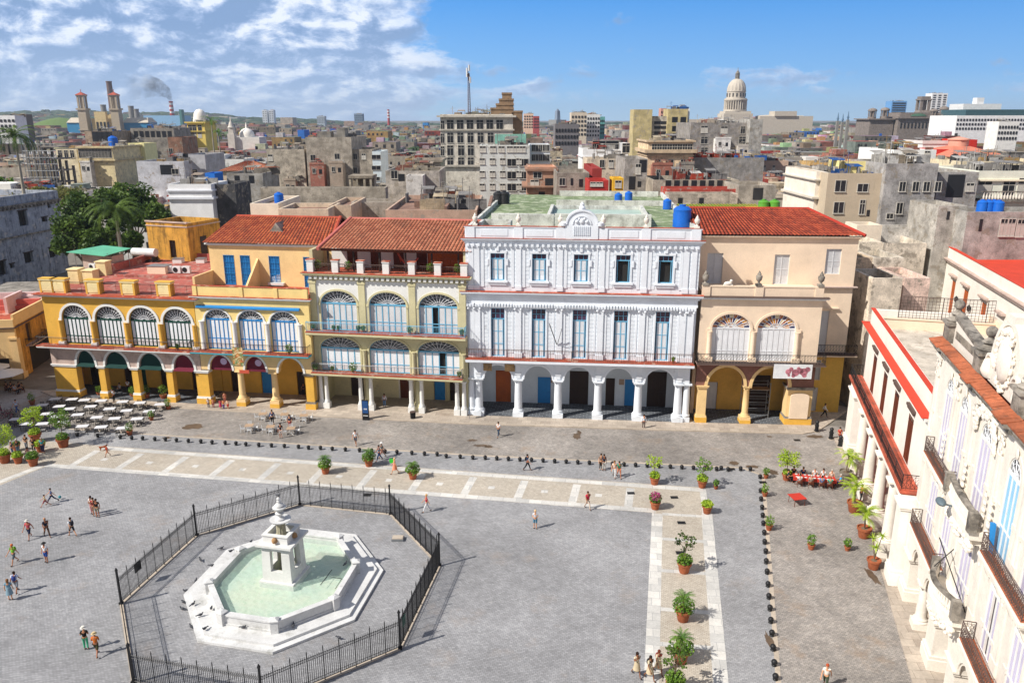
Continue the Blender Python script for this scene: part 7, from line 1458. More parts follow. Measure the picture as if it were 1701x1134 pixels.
# ================================================================ THE CITY BEHIND
PAL = ['#8f887f', '#a39a8c', '#b5ab9c', '#a8a29a', '#c9b79a', '#d4c4a8', '#cfcbc4', '#dcdad4', '#b99f8c', '#a0695a', '#c4a168', '#8f9a90', '#9b4438', '#8b8378', '#bcae9c', '#a99887', '#c3bcb2', '#e0ddd8']
PNM = ['grey', 'stone grey', 'greige', 'ash grey', 'tan', 'cream', 'pale grey', 'white', 'dusty pink', 'brick red', 'ochre', 'sea green', 'dark red', 'soot grey', 'buff', 'brown grey', 'light grey', 'chalk white']
LMK = [(965,362,'the white palace crest'), (650,385,'the olive house roof'), (440,385,'the blue doored house'), (283,395,'the ochre tower'), (60,390,'the sooty house'), (190,340,'the tree clump'), (170,190,'the station towers'),
 (312,208,'the yellow domed building'), (598,300,'the columned ruin'), (513,262,'the grey windowless block'), (765,225,'the long office block'), (838,275,'the white apartment block'), (1068,215,'the pair of yellow towers'), (1220,165,'the great dome'),
 (1115,282,'the cream balconied house'), (1210,235,'the long grey ruin'), (1510,195,'the dark towered museum'), (1630,248,'the coral hipped roof'), (1424,335,'the beige flat block'), (1525,325,'the grey block with small windows'), (1625,400,'the red roof terrace'),
 (408,220,'the little white dome'), (165,255,'the cream arcaded building'), (995,300,'the red cube house'), (1290,370,'the deep red tiled roof'), (330,318,'the black and white parapet house'), (22,260,'the left royal palm'), (1000,250,'the long white house'), (1655,310,'the cream arched balcony house'), (700,300,'the streaked grey house'), (880,205,'the pink tower block')]
USED = set()
def uniq(desc, px, py):
    c = sorted(LMK, key=lambda l: hypot((px-l[0]), (py-l[1])*2.2))
    def rel(l):
        dx, dy = px-l[0], py-l[1]; d = hypot(dx, dy*2.2); h = '' if abs(dx) < 14 else ('left' if dx < 0 else 'right'); v = '' if abs(dy) < 5 else ('behind' if dy < 0 else 'in front')
        q = 'just ' if d < 40 else ('far ' if d > 130 else '')
        if h and v: return f'{q}{h} of and {v}{"" if v == "behind" else " of"} {l[2]}'
        if h: return f'{q}{h} of {l[2]}'
        if v: return f'{v}{"" if v == "behind" else " of"} {l[2]}'
        return f'beside {l[2]}'
    for l in c[:9]:
        s = f'{desc} {rel(l)}'
        if s not in USED and len(s.split()) <= 16: USED.add(s); return s
    for adj in ('small', 'narrow', 'broad', 'plain', 'patched', 'stained', 'faded', 'worn', 'squat'):
        for l in c[:9]:
            s = f'{adj} {desc} {rel(l)}'
            if s not in USED and len(s.split()) <= 16: USED.add(s); return s
    return desc
wall_w = paint('weathered city plaster', (0,0,0), grime=.38, streak=.5, mott=.2, objc=True, patch=.15, pcol=C('#a0968a'), fine=6, bs=.4)
wall_r = paint('ruined city plaster', (0,0,0), grime=.44, streak=.5, mott=.34, objc=True, patch=.25, pcol=C('#8f8679'), fine=4, bs=.6)
wall_c = paint('clean city plaster', (0,0,0), grime=.25, gcol=C('#6f675d'), streak=.5, mott=.1, objc=True, bs=.15)
sheetm = paint('corrugated roof sheet', C('#8d8a88'), grime=.6, mott=.25); brickr = paint('flat roof clay', C('#9b7a6a'), grime=.5, streak=0, mott=.3)
wframe = plain('pale window frame', C('#c9c4ba')); wdark = plain('dark city window', (.025,.026,.03), .3)
WM = {}
def winmesh(w_, h_, kind):
    k = (round(w_, 1), round(h_, 1), kind)
    if k in WM: return WM[k]
    m = M(); m.box(-w_/2, w_/2, -.03, .0, 0, h_); nf = len(m.f); t = .08
    if kind != 'hole':
        m.box(-w_/2-t, -w_/2, -.08, 0, -t, h_+t); m.box(w_/2, w_/2+t, -.08, 0, -t, h_+t); m.box(-w_/2, w_/2, -.08, 0, h_, h_+t); m.box(-w_/2-.1, w_/2+.1, -.16, 0, -t*1.6, 0)
        m.box(-.03, .03, -.06, -.03, 0, h_)
        if h_ > 2: m.box(-w_/2, w_/2, -.06, -.03, h_*.72, h_*.76)
        if kind == 'shut': m.box(-w_/2, -.05, -.07, -.035, 0, h_*.7); m.box(.05, w_/2, -.07, -.035, 0, h_*.7)
    me = bpy.data.meshes.new('window'); me.from_pydata(m.v, [], m.f); me.materials.append(wdark); me.materials.append(wframe)
    me.polygons.foreach_set('material_index', [0]*nf+[1]*(len(m.f)-nf)); me.update(); WM[k] = me; return me
ROOFS = []; FOOT = []
def shell(m, w_, d_, z, par=.6, z0=.0, t=.3, brk=None, rnd=None):
    m.box(0, w_, 0, t, z0, z+par); m.box(0, t, t, d_-t, z0, z+par); m.box(w_-t, w_, t, d_-t, z0, z+par); m.box(0, w_, d_-t, d_, z0, z+par)
import zlib
CLM = []
def cscale(h, k): return [v*k for v in C(h)]
def clmesh(seed):
    r = random.Random(seed); m = M()
    for k in range(r.randint(5, 9)):
        x, y = r.uniform(0, 6), r.uniform(0, 5); t = r.random()
        if t < .35: m.box(x, x+r.uniform(1, 3.5), y, y+.2, 0, r.uniform(.5, 1.7))
        elif t < .5: m.box(x, x+.2, y, y+r.uniform(1, 3), 0, r.uniform(.5, 1.9))
        elif t < .68: m.box(x, x+r.uniform(.4, 1.4), y, y+r.uniform(.4, 1.2), 0, r.uniform(.4, 1.3))
        elif t < .88: h = r.uniform(1.5, 4); m.tube((x,y,0), (x+r.uniform(-.2,.2),y,h), .05, 4); m.tube((x-.7,y,h*.8), (x+.7,y,h*.85), .03, 3)
        else: z = r.uniform(1.2, 2.2); m.hexa([(x,y,z),(x+2,y,z),(x+2,y+2,z+.3),(x,y+2,z+.3),(x,y,z+.06),(x+2,y,z+.06),(x+2,y+2,z+.36),(x,y+2,z+.36)]); m.box(x, x+.1, y, y+.1, 0, z); m.box(x+1.9, x+2, y+1.9, y+2, 0, z+.2)
    me = bpy.data.meshes.new('roof_clutter'); me.from_pydata(m.v, [], m.f); me.materials.append(wall_r if seed % 3 else sheetm); me.update(); return me
def clutter(T, w_, d_, z, seed):
    if not CLM: CLM.extend(clmesh(i) for i in range(14))
    if not CLM: CLM.extend(clmesh(i) for i in range(14))
    if w_ < 7.5 or d_ < 6.5: return
    r = random.Random(seed); n = min(9, max(2, int(w_*min(d_, 14)/28)))
    for k in range(n):
        o = link('roof_clutter', CLM[r.randrange(14)], T, (r.uniform(.4, max(.5, w_-7)), r.uniform(.4, max(.5, d_-6)), z-.02), 0, None, cscale(r.choice(PAL+['#b0442f', '#2a66b4', '#c9b79a']), r.uniform(.55, 1.1))); o['kind'] = 'stuff'
def blk(label, cat, x0, x1, ytop, Y, depth, colr, wins=(), mat=None, rz=0.0, name='city_house', group=None, par=.6, roofm=None, cor=(), front=None, sides=()):
    """building surveyed from picture columns x0..x1 and roof line ytop at distance Y"""
    (X0, z), (X1, _) = HY(x0, ytop, Y), HY(x1, ytop, Y); w_ = X1-X0; par = min(par, z*.1); z -= par; mat = mat or wall_w
    T = thing(name, label, cat, (X0, Y, 0), rz, group); m = M(); shell(m, w_, depth, z, par); o = m.build('wall', mat, T); o.color = (*[min(.85, v) for v in cscale(colr, 1.25)], 1)
    r = M(); r.box(.3, w_-.3, .3, depth-.3, z-.4, z-.1); r.build('roof', roofm or greyroof, T); ROOFS.append((X0+.5, X0+w_-.5, Y+.5, Y+depth-.5, z-.1, T)); FOOT.append((X0-1, X0+w_+1, Y-1, Y+depth+1))
    for (px, py, ww, hh, kd) in wins:
        X, Z = HY(px, py, Y); link('window', winmesh(ww*.8, hh*.8, kd), T, (X-X0, -.005, Z-hh*.4))
    for (f, ww, hh, kd, n, zs) in sides:     # side 'L' or 'R', n windows per storey
        for zz_ in zs:
            for i in range(n): y_ = depth*(i+.5)/n; link('window', winmesh(ww, hh, kd), T, (-.005 if f == 'L' else w_+.005, y_, zz_), (0,0,-pi/2 if f == 'L' else pi/2))
    for (py, h_, p_) in cor:
        _, Z = HY(x0, py, Y); c = M(); c.box(-p_, w_+p_, -p_, 0, Z, Z+h_); c.box(-p_, 0, 0, depth, Z, Z+h_); c.box(w_, w_+p_, 0, depth, Z, Z+h_); q = c.build('cornice', mat, T); q.color = (*C(colr), 1)
    sd_ = zlib.crc32(label.encode()); clutter(T, w_, depth, z-.1, sd_); r_ = random.Random(sd_)
    if 125 < Y < 360 and w_ > 7 and mat is not wall_c and z < 32:
        x_ = r_.uniform(0, 1.5)
        while x_ < w_-3.5:
            aw, ad, ah = r_.uniform(3, 6), r_.uniform(2, 4.5), z-r_.uniform(4.5, 8.5)
            if ah > 6 and r_.random() < .75:
                q = M(); q.box(x_, x_+aw, -ad, -.01, 0, ah); q.box(x_-.1, x_+aw+.1, -ad-.1, -ad+.1, ah, ah+.6); q = q.build('annex', wall_w, T); q.color = (*cscale(r_.choice(PAL), 1.15), 1)
                link('window', winmesh(.9, 1.3, 'win'), q, (x_+aw*.3, -ad-.005, ah-2.4)); link('window', winmesh(.9, 1.3, 'hole'), q, (x_+aw*.75, -ad-.005, ah-2.6))
                q = link('roof_clutter', CLM[r_.randrange(14)], T, (x_, -ad, ah), 0, (.6,.5,.7), cscale(r_.choice(PAL), .8)); q['kind'] = 'stuff'
            x_ += aw+r_.uniform(.2, 3)
    if label: LMK_used.add(label)
    return T, X0, z, w_
LMK_used = USED
def grid(xs, ys, w_, h_, kd): return [(x, y, w_, h_, kd) for y in ys for x in xs]
lin = lambda a, b, n: [a+(b-a)*i/(n-1) for i in range(n)]
# -- the near and middle distance, left to right
T, X0, z, w_ = blk('bare grey concrete block with tall stepped end wall and few windows', 'house', 442, 505, 248, 235, 22, '#b3a999', [(449,262,1.6,2.2,'shut'), (450,279,1.6,2.2,'shut')], wall_r)
T, X0, z, w_ = blk('higher blank grey concrete end block beside the stepped wall with four small windows', 'house', 507, 583, 228, 235, 24, '#a89f92', [(520,262,1.8,2,'win'), (560,260,1.8,2,'win'), (521,282,1.8,2,'win'), (561,280,1.8,2,'win')], wall_r)
q = M(); q.box(3,7,2,6,z,z+2.2); q.box(8.5,11,3,8,z,z+3.2); q.build('roof_hut', wall_r, T).color = (.3,.28,.25,1)
blk('low grey block with bluish white right end beside the concrete end block', 'house', 583, 618, 248, 236, 16, '#9c9285', [(590,260,1.4,2,'win'), (604,260,1.4,2,'shut'), (590,283,1.4,2,'win')], wall_r); blk('bluish white stair end of the low grey block', 'house', 618, 632, 252, 234, 14, '#c9d3de', grid((625,), (261,279), 3.2, 1.5, 'win')+[(625,297,2.6,1.2,'win')], wall_c)
T, X0, z, w_ = blk('long pale office block with regular tall windows and a brown stepped tower on top', 'office building', 731, 852, 190, 225, 30, '#c9c2b6', grid(lin(748,830,6), (208,), 2.3, 3.4, 'win')+grid(lin(748,815,5), (229,), 2.1, 3.4, 'win')+grid((748,766,782), (250,270), 2.1, 3.4, 'win')+[(735,209,1.2,3.2,'win'), (735,230,1.2,3.2,'win'), (735,251,1.2,3.2,'win'), (735,270,1.2,3.0,'win')], wall_w, cor=((195,.5,.9),(217,.4,.4),(277,.5,.6)), par=.9)
tm = paint('brown tower stone', C('#a08468'), grime=.5, mott=.2); pxm = 226/FPX*1.0
def tw_box(x0, x1, y0, y1, dep=6, nm='tower_stage'):
    (a, zt), (b, _) = HY(x0, y0, 229), HY(x1, y0, 229); _, zb = HY(x0, y1, 229); q = M(); q.box(a-X0, b-X0, 4, 4+dep, zb, zt); q.box(a-X0-.12, b-X0+.12, 3.85, 4.15+dep, zt-.5, zt+.02); q.build(nm, tm, T)
tw_box(815, 853, 179, 192, 10); tw_box(824, 853, 172, 181, 9); tw_box(829, 853, 164, 174, 7); tw_box(834, 850, 154, 166, 5); tw_box(850.5, 868, 184, 250, 9)
MA = thing('radio_mast', 'tall lattice radio mast with white drums on the long office block roof', 'mast', (HY(779,190,232)[0], 232, z)); ht = HY(779,108,232)[1]-z; q = M()
for k in range(3): a = k*2.1; q.tube((.5*cos(a),.5*sin(a),0), (.22*cos(a),.22*sin(a),ht*.85), .09, 4)
for i in range(26):
    z0 = ht*.85*i/26; r0 = .5-.28*i/26
    for k in range(3): a = k*2.1; b = (k+1)*2.1; q.tube((r0*cos(a),r0*sin(a),z0), (r0*cos(b),r0*sin(b),z0+ht*.033), .05, 3, cap=False)
q.tube((0,0,ht*.8), (0,0,ht), .06, 4); q.build('lattice', paint('mast red grey', C('#7d6a6a'), grime=.1), MA); q = M()
for k in range(5): q.tube((.5*cos(k*1.3),.5*sin(k*1.3),ht*.66+k*.8), (.5*cos(k*1.3),.5*sin(k*1.3),ht*.66+k*.8+1.6), .25, 8)
q.build('antenna_drums', metalw, MA)
blk('white flaking apartment block with brown shuttered windows in four storeys', 'apartment block', 797, 880, 241, 178, 8, '#d3d6d4', grid((802,819,833,847,858,868), (248,), 1.6, 1.5, 'shut')+grid((801,818,835,862), (268,289,310), 1.4, 1.5, 'shut')+grid((850,870), (270,291,311), 2.4, 1.9, 'win'), paint('flaking white paint', C('#dadcd8'), grime=.35, gcol=C('#8a8880'), patch=.3, pcol=C('#a9a69c'), streak=.3), cor=(), sides=(('R',.9,1.8,'win',6,(12,15,18,21,24)),))
T, X0, z, w_ = blk('right wing of the white apartment block with a row of small vertical windows', 'apartment block', 880, 914, 241, 192, 14, '#c9cdd2', grid(lin(886,910,5), (246,262,278), .9, 1.8, 'win'), wall_c)
T, X0, z, w_ = blk('green and grey rooftop room on the white apartment block', 'rooftop room', 822, 874, 224, 188, 8, '#7fb0a0', [(846,232,2,1.6,'win')], wall_w, name='rooftop_room')
for (a, b, y0, lb) in ((1053, 1084, 182, 'left olive yellow tower of the pair, blank and stained'), (1110, 1143, 181, 'right olive yellow tower of the pair, with window recesses')):
    blk(lb, 'tower block', a, b, y0, 320, 10, '#b5a67a', [] if a < 1100 else grid((1121,1135), (199,214,226), 2.8, 2.6, 'hole'), wall_w, name='tower_block')
blk('grey balconied storeys between the two olive yellow towers', 'tower block', 1084, 1110, 193, 322, 12, '#b3aca0', grid((1092,1103), (204,212,221,229), 3.2, 1.4, 'hole'), wall_r, name='tower_block')
blk('bluish white sunlit side wall of the right olive tower', 'tower block', 1143, 1146, 181, 322, 10, '#dfe6ee', (), wall_c, name='tower_block')
blk('cream three storey house with cornices, brackets and small balcony below the yellow towers', 'house', 1077, 1152, 236, 200, 16, '#d3bb9c', grid(lin(1087,1146,8), (247,), 1.5, 2.6, 'win')+grid((1092,1114,1135), (272,), 1.7, 2.4, 'win')+grid((1087,1120,1142), (300,), 1.6, 2.6, 'shut'), wall_w, cor=((236,.4,.5),(254,.8,.9),(260,.4,.3)))
blk('long dark grey ruined block behind with a few square window holes', 'house', 1148, 1262, 204, 290, 26, '#8f8a86', grid((1170,1202,1233), (233,), 3.0, 3.0, 'win')+[(1170,215,3,3,'shut'), (1203,216,3,3,'shut'), (1234,216,2,3,'win'), (1170,251,3,3,'win'), (1201,249,3,3,'win'), (1234,250,2.4,3.6,'shut')], wall_r)
blk('grey stub tower at the right end of the long dark ruin', 'house', 1247, 1268, 198, 286, 14, '#a5a29c', (), wall_r)
blk('blank grey retaining house wall with dark left bay under the long ruin', 'house', 1152, 1270, 262, 205, 10, '#8e8b88', (), wall_r); blk('long low ruined row with pilasters and dark openings above the red wall', 'house', 1085, 1228, 299, 150, 12, '#a99f90', grid(lin(1110,1210,8), (305,), 1.3, 1.5, 'hole'), wall_r)
blk('low house with long red painted roof wall right behind the green tiled roof', 'house', 1108, 1228, 314, 142, 6, '#a8483c', (), wall_w); blk('grey broken parapet house in front of the long red roof wall', 'house', 1112, 1226, 322, 137, 4, '#b5a99a', [(1130,334,1,1.4,'hole'),(1165,334,1,1.4,'hole')], wall_r); blk('grey shed with dark doorway at the right end of the red wall', 'house', 1228, 1290, 308, 140, 10, '#a39a8e', [(1259,322,2.2,2.6,'hole')], wall_r)
blk('red cube house with two small white windows', 'house', 978, 1011, 300, 140, 7, '#a8352f', [(985,306,1.1,.8,'shut'), (996,306,1.3,.8,'shut')], wall_c); blk('dark red gabled house wall behind the red cube house', 'house', 984, 1000, 280, 150, 18, '#8e3430', (), wall_c)
blk('mustard yellow roof room with brown window right of the red cube house', 'house', 1018, 1036, 296, 150, 5, '#d3a62f', [(1027,306,1.4,1.6,'shut')], wall_c)
blk('grey house with two dark slit windows left of the red cube house', 'house', 925, 979, 287, 148, 12, '#948b80', [(965,304,.9,1.8,'hole'), (950,302,.6,1.6,'hole'), (934,302,1.3,1.6,'win')], wall_r)
T, X0, z, w_ = blk('brown narrow house with balcony and porch roof below the apartment block', 'house', 876, 924, 278, 160, 12, '#a5806c', [(893,291,2,1.4,'win'), (912,303,2,2,'hole'), (888,304,2,1.4,'shut'), (900,325,1.6,2,'hole')], wall_w, cor=((284,.4,.4),(311,.3,1.0)))
blk('peach parapet room on the brown narrow house', 'house', 878, 922, 276, 163, 4, '#cf9c80', (), wall_c)
blk('grey two storey house with blue green door right of the red cube', 'house', 1038, 1076, 264, 158, 14, '#a09a94', [(1060,281,1.2,2.4,'shut'), (1068,276,1.8,3,'hole'), (1050,304,1.6,3.2,'hole'), (1062,306,.9,1.4,'hole')], wall_r)
blk('long white house with dark upper verandah in the middle distance', 'house', 968, 1044, 248, 215, 14, '#d9dade', [(1040,246,2.4,3,'win')], wall_c, cor=((262,.3,.3),)); blk('white upper storey with blue green window wall', 'house', 1000, 1044, 238, 222, 8, '#dcdcdf', [(1006,244,9,4,'win')], wall_c); blk('cream flat house with low arches left of the cream balconied house', 'house', 975, 1045, 264, 178, 10, '#cbbba6', [(1033,274,1.3,2.4,'shut'),(1015,272,1.2,2,'shut'),(1000,272,1.2,2,'win')], wall_w)
# right side of the middle distance
blk('beige flat sided block with four white framed windows behind the deep red tiled roof', 'apartment block', 1376, 1472, 288, 118, 14, '#c3b39c', [(1396,309,1.9,2,'win'), (1433,312,1.9,1.4,'win'), (1393,345,1.8,2,'win'), (1432,344,.9,2.6,'win'), (1442,354,.6,1.2,'hole')], paint('smooth beige plaster', C('#c3b39c'), grime=.25, gcol=C('#6f6252'), streak=.7, mott=.06), cor=(), par=.3)
blk('narrow white bay fronted side of the beige flat block with balconies', 'apartment block', 1357, 1376, 286, 121, 14, '#d6cdc0', grid((1371,), (310,345), 1.0, 2.4, 'win'), wall_c, cor=((330,.3,.5),(300,.2,.4)))
blk('pale yellow penthouse with red roof edge on the beige flat block', 'rooftop room', 1402, 1444, 268, 124, 6, '#e0c98c', (), wall_c, name='rooftop_room', roofm=redp)
blk('mottled grey block with two rows of small white framed windows', 'apartment block', 1473, 1560, 272, 117, 14, '#9f9c9a', grid((1499,1521,1539,1558), (310,), 1.1, 1.7, 'win')+grid((1494,1517,1538), (346,), 1.1, 2.0, 'win')+[(1478,359,1.2,.9,'win')], wall_r, par=.4)
blk('lower grey wing with broken balcony opening right of the mottled grey block', 'apartment block', 1560, 1627, 286, 119, 12, '#a5a29e', [(1587,309,3.2,4.2,'hole'), (1611,311,1.4,1.4,'shut')], wall_r, par=.4)
T, X0, z, w_ = blk('cream balcony house with brown windows and grey balustrade at right edge', 'house', 1627, 1760, 284, 121, 14, '#efe3c8', [(1635,311,2.6,2.2,'shut'), (1675,313,2.2,2.6,'win'), (1699,314,2,4,'shut')], wall_c, cor=((301,.25,.3),))
q = M(); Z = HY(1640, 331, 119)[1]; q.box(0, w_, -1.6, 0, Z-.4, Z); q.box(0, w_, -1.6, -1.35, Z+1.0, Z+1.15); bo = q.build('balcony', greystone, T)
for k in range(22): q = M(); q.lathe(.4+k*.45, -1.48, [(.1,Z),(.14,Z+.35),(.06,Z+.7),(.1,Z+1.0)], 8); q.build('baluster', stonew, bo)
blk('grey hipped parapet house with slit windows at the right edge', 'house', 1608, 1760, 352, 104, 6, '#a8a49e', [(1667,378,1.2,2.8,'shut'), (1679,378,1.2,2.8,'shut'), (1695,379,1.2,2.8,'shut'), (1629,374,.5,2,'hole')], wall_r, par=.5); blk('grey house with orange tile edged parapet and tiny windows', 'house', 1560, 1608, 342, 107, 8, '#aaa59d', [(1575,358,.5,1.4,'hole'), (1602,358,1.2,1.2,'hole')], wall_r, par=.5)
blk('low grey house wall under the mottled grey block', 'house', 1466, 1560, 378, 114, 3, '#c4bfb8', [(1427,375,1,1,'hole')], wall_r); blk('cream shed wall behind the green canopy in the side street', 'house', 1424, 1466, 374, 110, 4, '#d6c9b6', (), wall_c)
blk('white long house with patched parapet in front of the coral hipped roof', 'house', 1485, 1556, 249, 178, 18, '#e3ded5', grid((1503,1518,1540), (256,), 1.4, 1.6, 'shut'), wall_c); blk('cream stained parapet house below the coral hipped roof', 'house', 1596, 1760, 268, 165, 20, '#cfc1a4', (), wall_w)
blk('bright red painted house with stepped parapet', 'house', 1556, 1600, 248, 190, 10, '#b8322a', (), wall_c, roofm=redp); blk('red stepped parapet block at the right of the bright red house', 'house', 1600, 1624, 232, 200, 10, '#b8322a', (), wall_c, roofm=redp); blk('white house with long red roof edge behind the bright red house', 'house', 1533, 1602, 238, 205, 10, '#dfd8d4', (), wall_c, cor=((239,.8,.2),), roofm=redp)
def hip(label, x0, x1, yt, yb, Y, dep, c, lantern=False, name='hipped_roof_house', tile=False):
    (a, _), (b, _) = HY(x0, yb, Y), HY(x1, yb, Y); zb = HY(x0, yb, Y)[1]; zt = HY(x0, yt, Y+dep/2)[1]; w_ = b-a; T = thing(name, label, 'house', (a, Y, 0)); m = M(); m.box(.5, w_-.5, .5, dep-.5, .1, zb); m.build('wall', wall_w, T).color = (*C('#c9b59c'), 1); ax = min(w_, dep)*.42
    A, B, Cc, D = (0,0,zb), (w_,0,zb), (w_,dep,zb), (0,dep,zb); P, Q = (ax,dep/2,zt), (w_-ax,dep/2,zt)
    if tile:
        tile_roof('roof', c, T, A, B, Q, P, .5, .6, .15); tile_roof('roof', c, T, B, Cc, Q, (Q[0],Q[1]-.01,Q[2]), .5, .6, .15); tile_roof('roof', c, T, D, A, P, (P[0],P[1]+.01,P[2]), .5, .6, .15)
    else: m = M(); m.add([A,B,Cc,D,P,Q], [(0,1,5,4),(1,2,5),(2,3,4,5),(3,0,4)]); m.build('roof', c, T)
    if lantern: q = M(); q.lathe(w_/2, dep/2, [(2.2,zt-.6),(2.2,zt+1.0),(2.5,zt+1.1),(2.4,zt+1.3),(.3,zt+1.8)], 10); q.build('roof_lantern', wall_c, T).color = (*C('#dba18c'), 1)
    FOOT.append((a-1, b+1, Y-1, Y+dep+1)); USED.add(label); return T
hip('coral hipped roof with round lantern above cream parapets', 1582, 1684, 240, 261, 182, 22, paint('coral roof', C('#cf8068'), grime=.3, streak=0), True)
hip('weathered brown tiled hipped roof house over grey walls', 362, 437, 268, 285, 185, 14, tile_old, tile=True)
for nm_, x0, x1, yt, Y, c, ro in (('green mossy tiled roof behind the deep red tiled roof', 1125, 1250, 340, 104, '#b9ab90', tile_green),):
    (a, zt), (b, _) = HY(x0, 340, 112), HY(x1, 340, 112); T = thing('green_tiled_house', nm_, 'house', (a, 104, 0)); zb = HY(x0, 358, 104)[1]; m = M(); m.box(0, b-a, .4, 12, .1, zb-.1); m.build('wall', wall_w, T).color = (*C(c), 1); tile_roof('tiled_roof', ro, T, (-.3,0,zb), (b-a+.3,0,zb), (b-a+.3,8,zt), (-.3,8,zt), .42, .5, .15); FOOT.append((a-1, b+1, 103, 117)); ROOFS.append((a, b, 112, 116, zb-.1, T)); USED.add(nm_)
T, X0, z, w_ = blk('small yellow roof room carrying two green tanks behind the red tiled roof', 'rooftop room', 1257, 1299, 350, 101, 5, '#e5b43f', (), wall_c, name='rooftop_room', par=.3)
YR = T
blk('beige flat house behind the pale yellow roofs, left of two', 'house', 462, 545, 347, 108, 8, '#cbb9a2', (), wall_w, par=.5, roofm=brickr); blk('beige stepped flat house behind the red tiled roofs', 'house', 545, 583, 341, 112, 12, '#bda892', (), wall_w, par=.5, roofm=brickr); blk('pale house with blue drum behind the dormer roof', 'house', 415, 462, 338, 114, 12, '#d3c8b6', (), wall_c, par=.5, roofm=brickr)
blk('long mottled concrete roof wall behind the beige flat houses', 'house', 432, 640, 312, 140, 3, '#a39a8c', (), wall_r); blk('low pale wall with pipes left of the courtyard roofs', 'house', 583, 665, 336, 120, 6, '#a69d92', (), wall_r, par=.4)
T, X0, z, w_ = blk('brown red courtyard house with sunken patio behind the olive house', 'house', 640, 792, 349, 108, 22, '#b39886', (), wall_w, par=.5, roofm=brickr)
q = M(); q.box(3,w_-1,8,8.4,z,z+.9); q.box(3,w_-1,16,16.4,z,z+1.2); q.box(8,8.4,1,16,z,z+.9); q.box(14,14.4,1,16,z,z+1.0); q.build('patio_wall', brickr, T); q = M(); q.box(8.6,13.8,2,7.6,z-.09,z-.04); q.build('patio_opening', darkin, T)
blk('little wooden slatted roof hut with flat brown cap', 'roof hut', 740, 770, 320, 126, 3, '#8a7560', (), brownw, par=.1, name='roof_hut')
T, X0, z, w_ = blk('streaked grey house with pale front box and rusty edge', 'house', 640, 730, 284, 165, 16, '#a9a198', [(655,290,1.6,2,'win'), (667,295,1.6,1.8,'hole')], wall_r); blk('pale box room on the streaked grey house front', 'house', 674, 702, 292, 160, 5, '#cdc8c2', (), wall_w); blk('round cornered low house with rust red roof rim', 'house', 688, 732, 266, 190, 12, '#a09486', (), wall_r, cor=((269,.5,.5),))
CR = thing('columned_ruin', 'small roofless ruin with square columns under a flat slab', 'ruin', (HY(578,292,150)[0], 150, 0)); zt = HY(578,292,150)[1]; q = M(); q.box(0,4.6,0,5,zt-.5,zt); q.box(.2,4.4,3,5,.1,zt-.5); q.build('slab', wall_r, CR).color = (*C('#a39785'),1)
for x in (.3,1.6,3.0,4.2): q = M(); q.box(x-.2,x+.2,.1,.5,.1,zt-.5); q.build('column', wall_r, CR).color = (*C('#b5a994'),1)
# left side
blk('white topped building with blackened side wall and long white parapet', 'house', 278, 350, 306, 150, 9, '#e0e3ea', (), wall_c, cor=((318,.3,.3),(331,.4,.4))); blk('soot black side wall of the white topped building', 'house', 350, 390, 306, 152, 9, '#4c4c4e', (), wall_r); 
blk('pale grey flat house with dark doorway above the black and white parapet house', 'house', 226, 305, 268, 200, 14, '#b9b9bd', [(277,282,4,3,'hole'), (291,285,2,1.6,'win')], wall_w); blk('grey house with blue door on its roof above the parapet house', 'house', 303, 340, 257, 205, 14, '#a8a8ab', [(309,266,1.6,4,'hole'), (323,288,2,2.4,'win')], wall_w); blk('bright blue roof shed beside the brown tiled hipped roof', 'shed', 339, 356, 288, 168, 5, '#2a6fc4', (), wall_c, name='roof_shed'); blk('grey house under the brown tiled hipped roof', 'house', 376, 436, 288, 172, 12, '#9c9891', [(394,298,1.4,2,'hole'),(418,298,1.4,2,'hole')], wall_r)
T, X0, z, w_ = blk('cream arcaded building with a row of arched windows and blue tank', 'house', 129, 186, 243, 265, 22, '#d9c79c', grid(lin(134,182,10), (255,), 1.6, 3.6, 'win'), wall_w, cor=((246,.5,.6),(267,.5,.8)), sides=(('R',1.4,3,'win',5,(9,)),)); blk('cream corner house with gables left of the arcaded building', 'house', 92, 127, 248, 270, 14, '#cfc4a8', grid((100,110,120), (256,), 1.6, 3, 'win'), wall_w)
blk('ochre panelled advertising wall house right of the arcaded building', 'house', 208, 239, 238, 285, 10, '#e0d09a', (), wall_c); blk('roofless brick shell with arches and bluish ground floor behind the arcaded building', 'house', 140, 186, 218, 330, 16, '#a3907c', grid(lin(158,182,4), (227,), 3, 5, 'hole'), wall_r)
blk('long grey derelict house with many holes right of the brick shell', 'house', 216, 288, 213, 345, 18, '#8b857d', grid(lin(226,282,7), (223,), 2.2, 3.2, 'hole'), wall_r); blk('brown brick end wall house below the yellow domed building', 'house', 278, 302, 228, 250, 12, '#8d6a58', [(284,252,1.4,2.4,'win')], wall_r)
T, X0, z, w_ = blk('bright yellow building with tower block storey and small white dome', 'building', 310, 339, 203, 420, 16, '#d6bd66', grid((316,323,332), (214,), 2.4, 4.5, 'win')+grid((316,323,332), (225,), 2.4, 3, 'shut'), wall_c, cor=((205,.8,.9),(219,.5,.6)), name='yellow_domed_building'); q = M(); q.lathe(w_/2, 7, [(3.6,z),(3.6,z+1.5),(3.2,z+3.2),(2.9,z+5.0),(1.8,z+6.6),(.2,z+7.2)], 16); q.build('dome', whitew, T)
blk('lower bright yellow wing left of the white domed storey', 'building', 287, 311, 217, 416, 12, '#d6bd66', grid((292,300), (222,), 2, 3, 'win'), wall_c)
ST = thing('station_building', 'cream twin towered railway station with blue roofed sheds either side', 'building', (HY(170,200,1000)[0], 1000, 0)); stm = paint('station stone', C('#b3a58f'), grime=.4, mott=.1); k_ = 1000/FPX
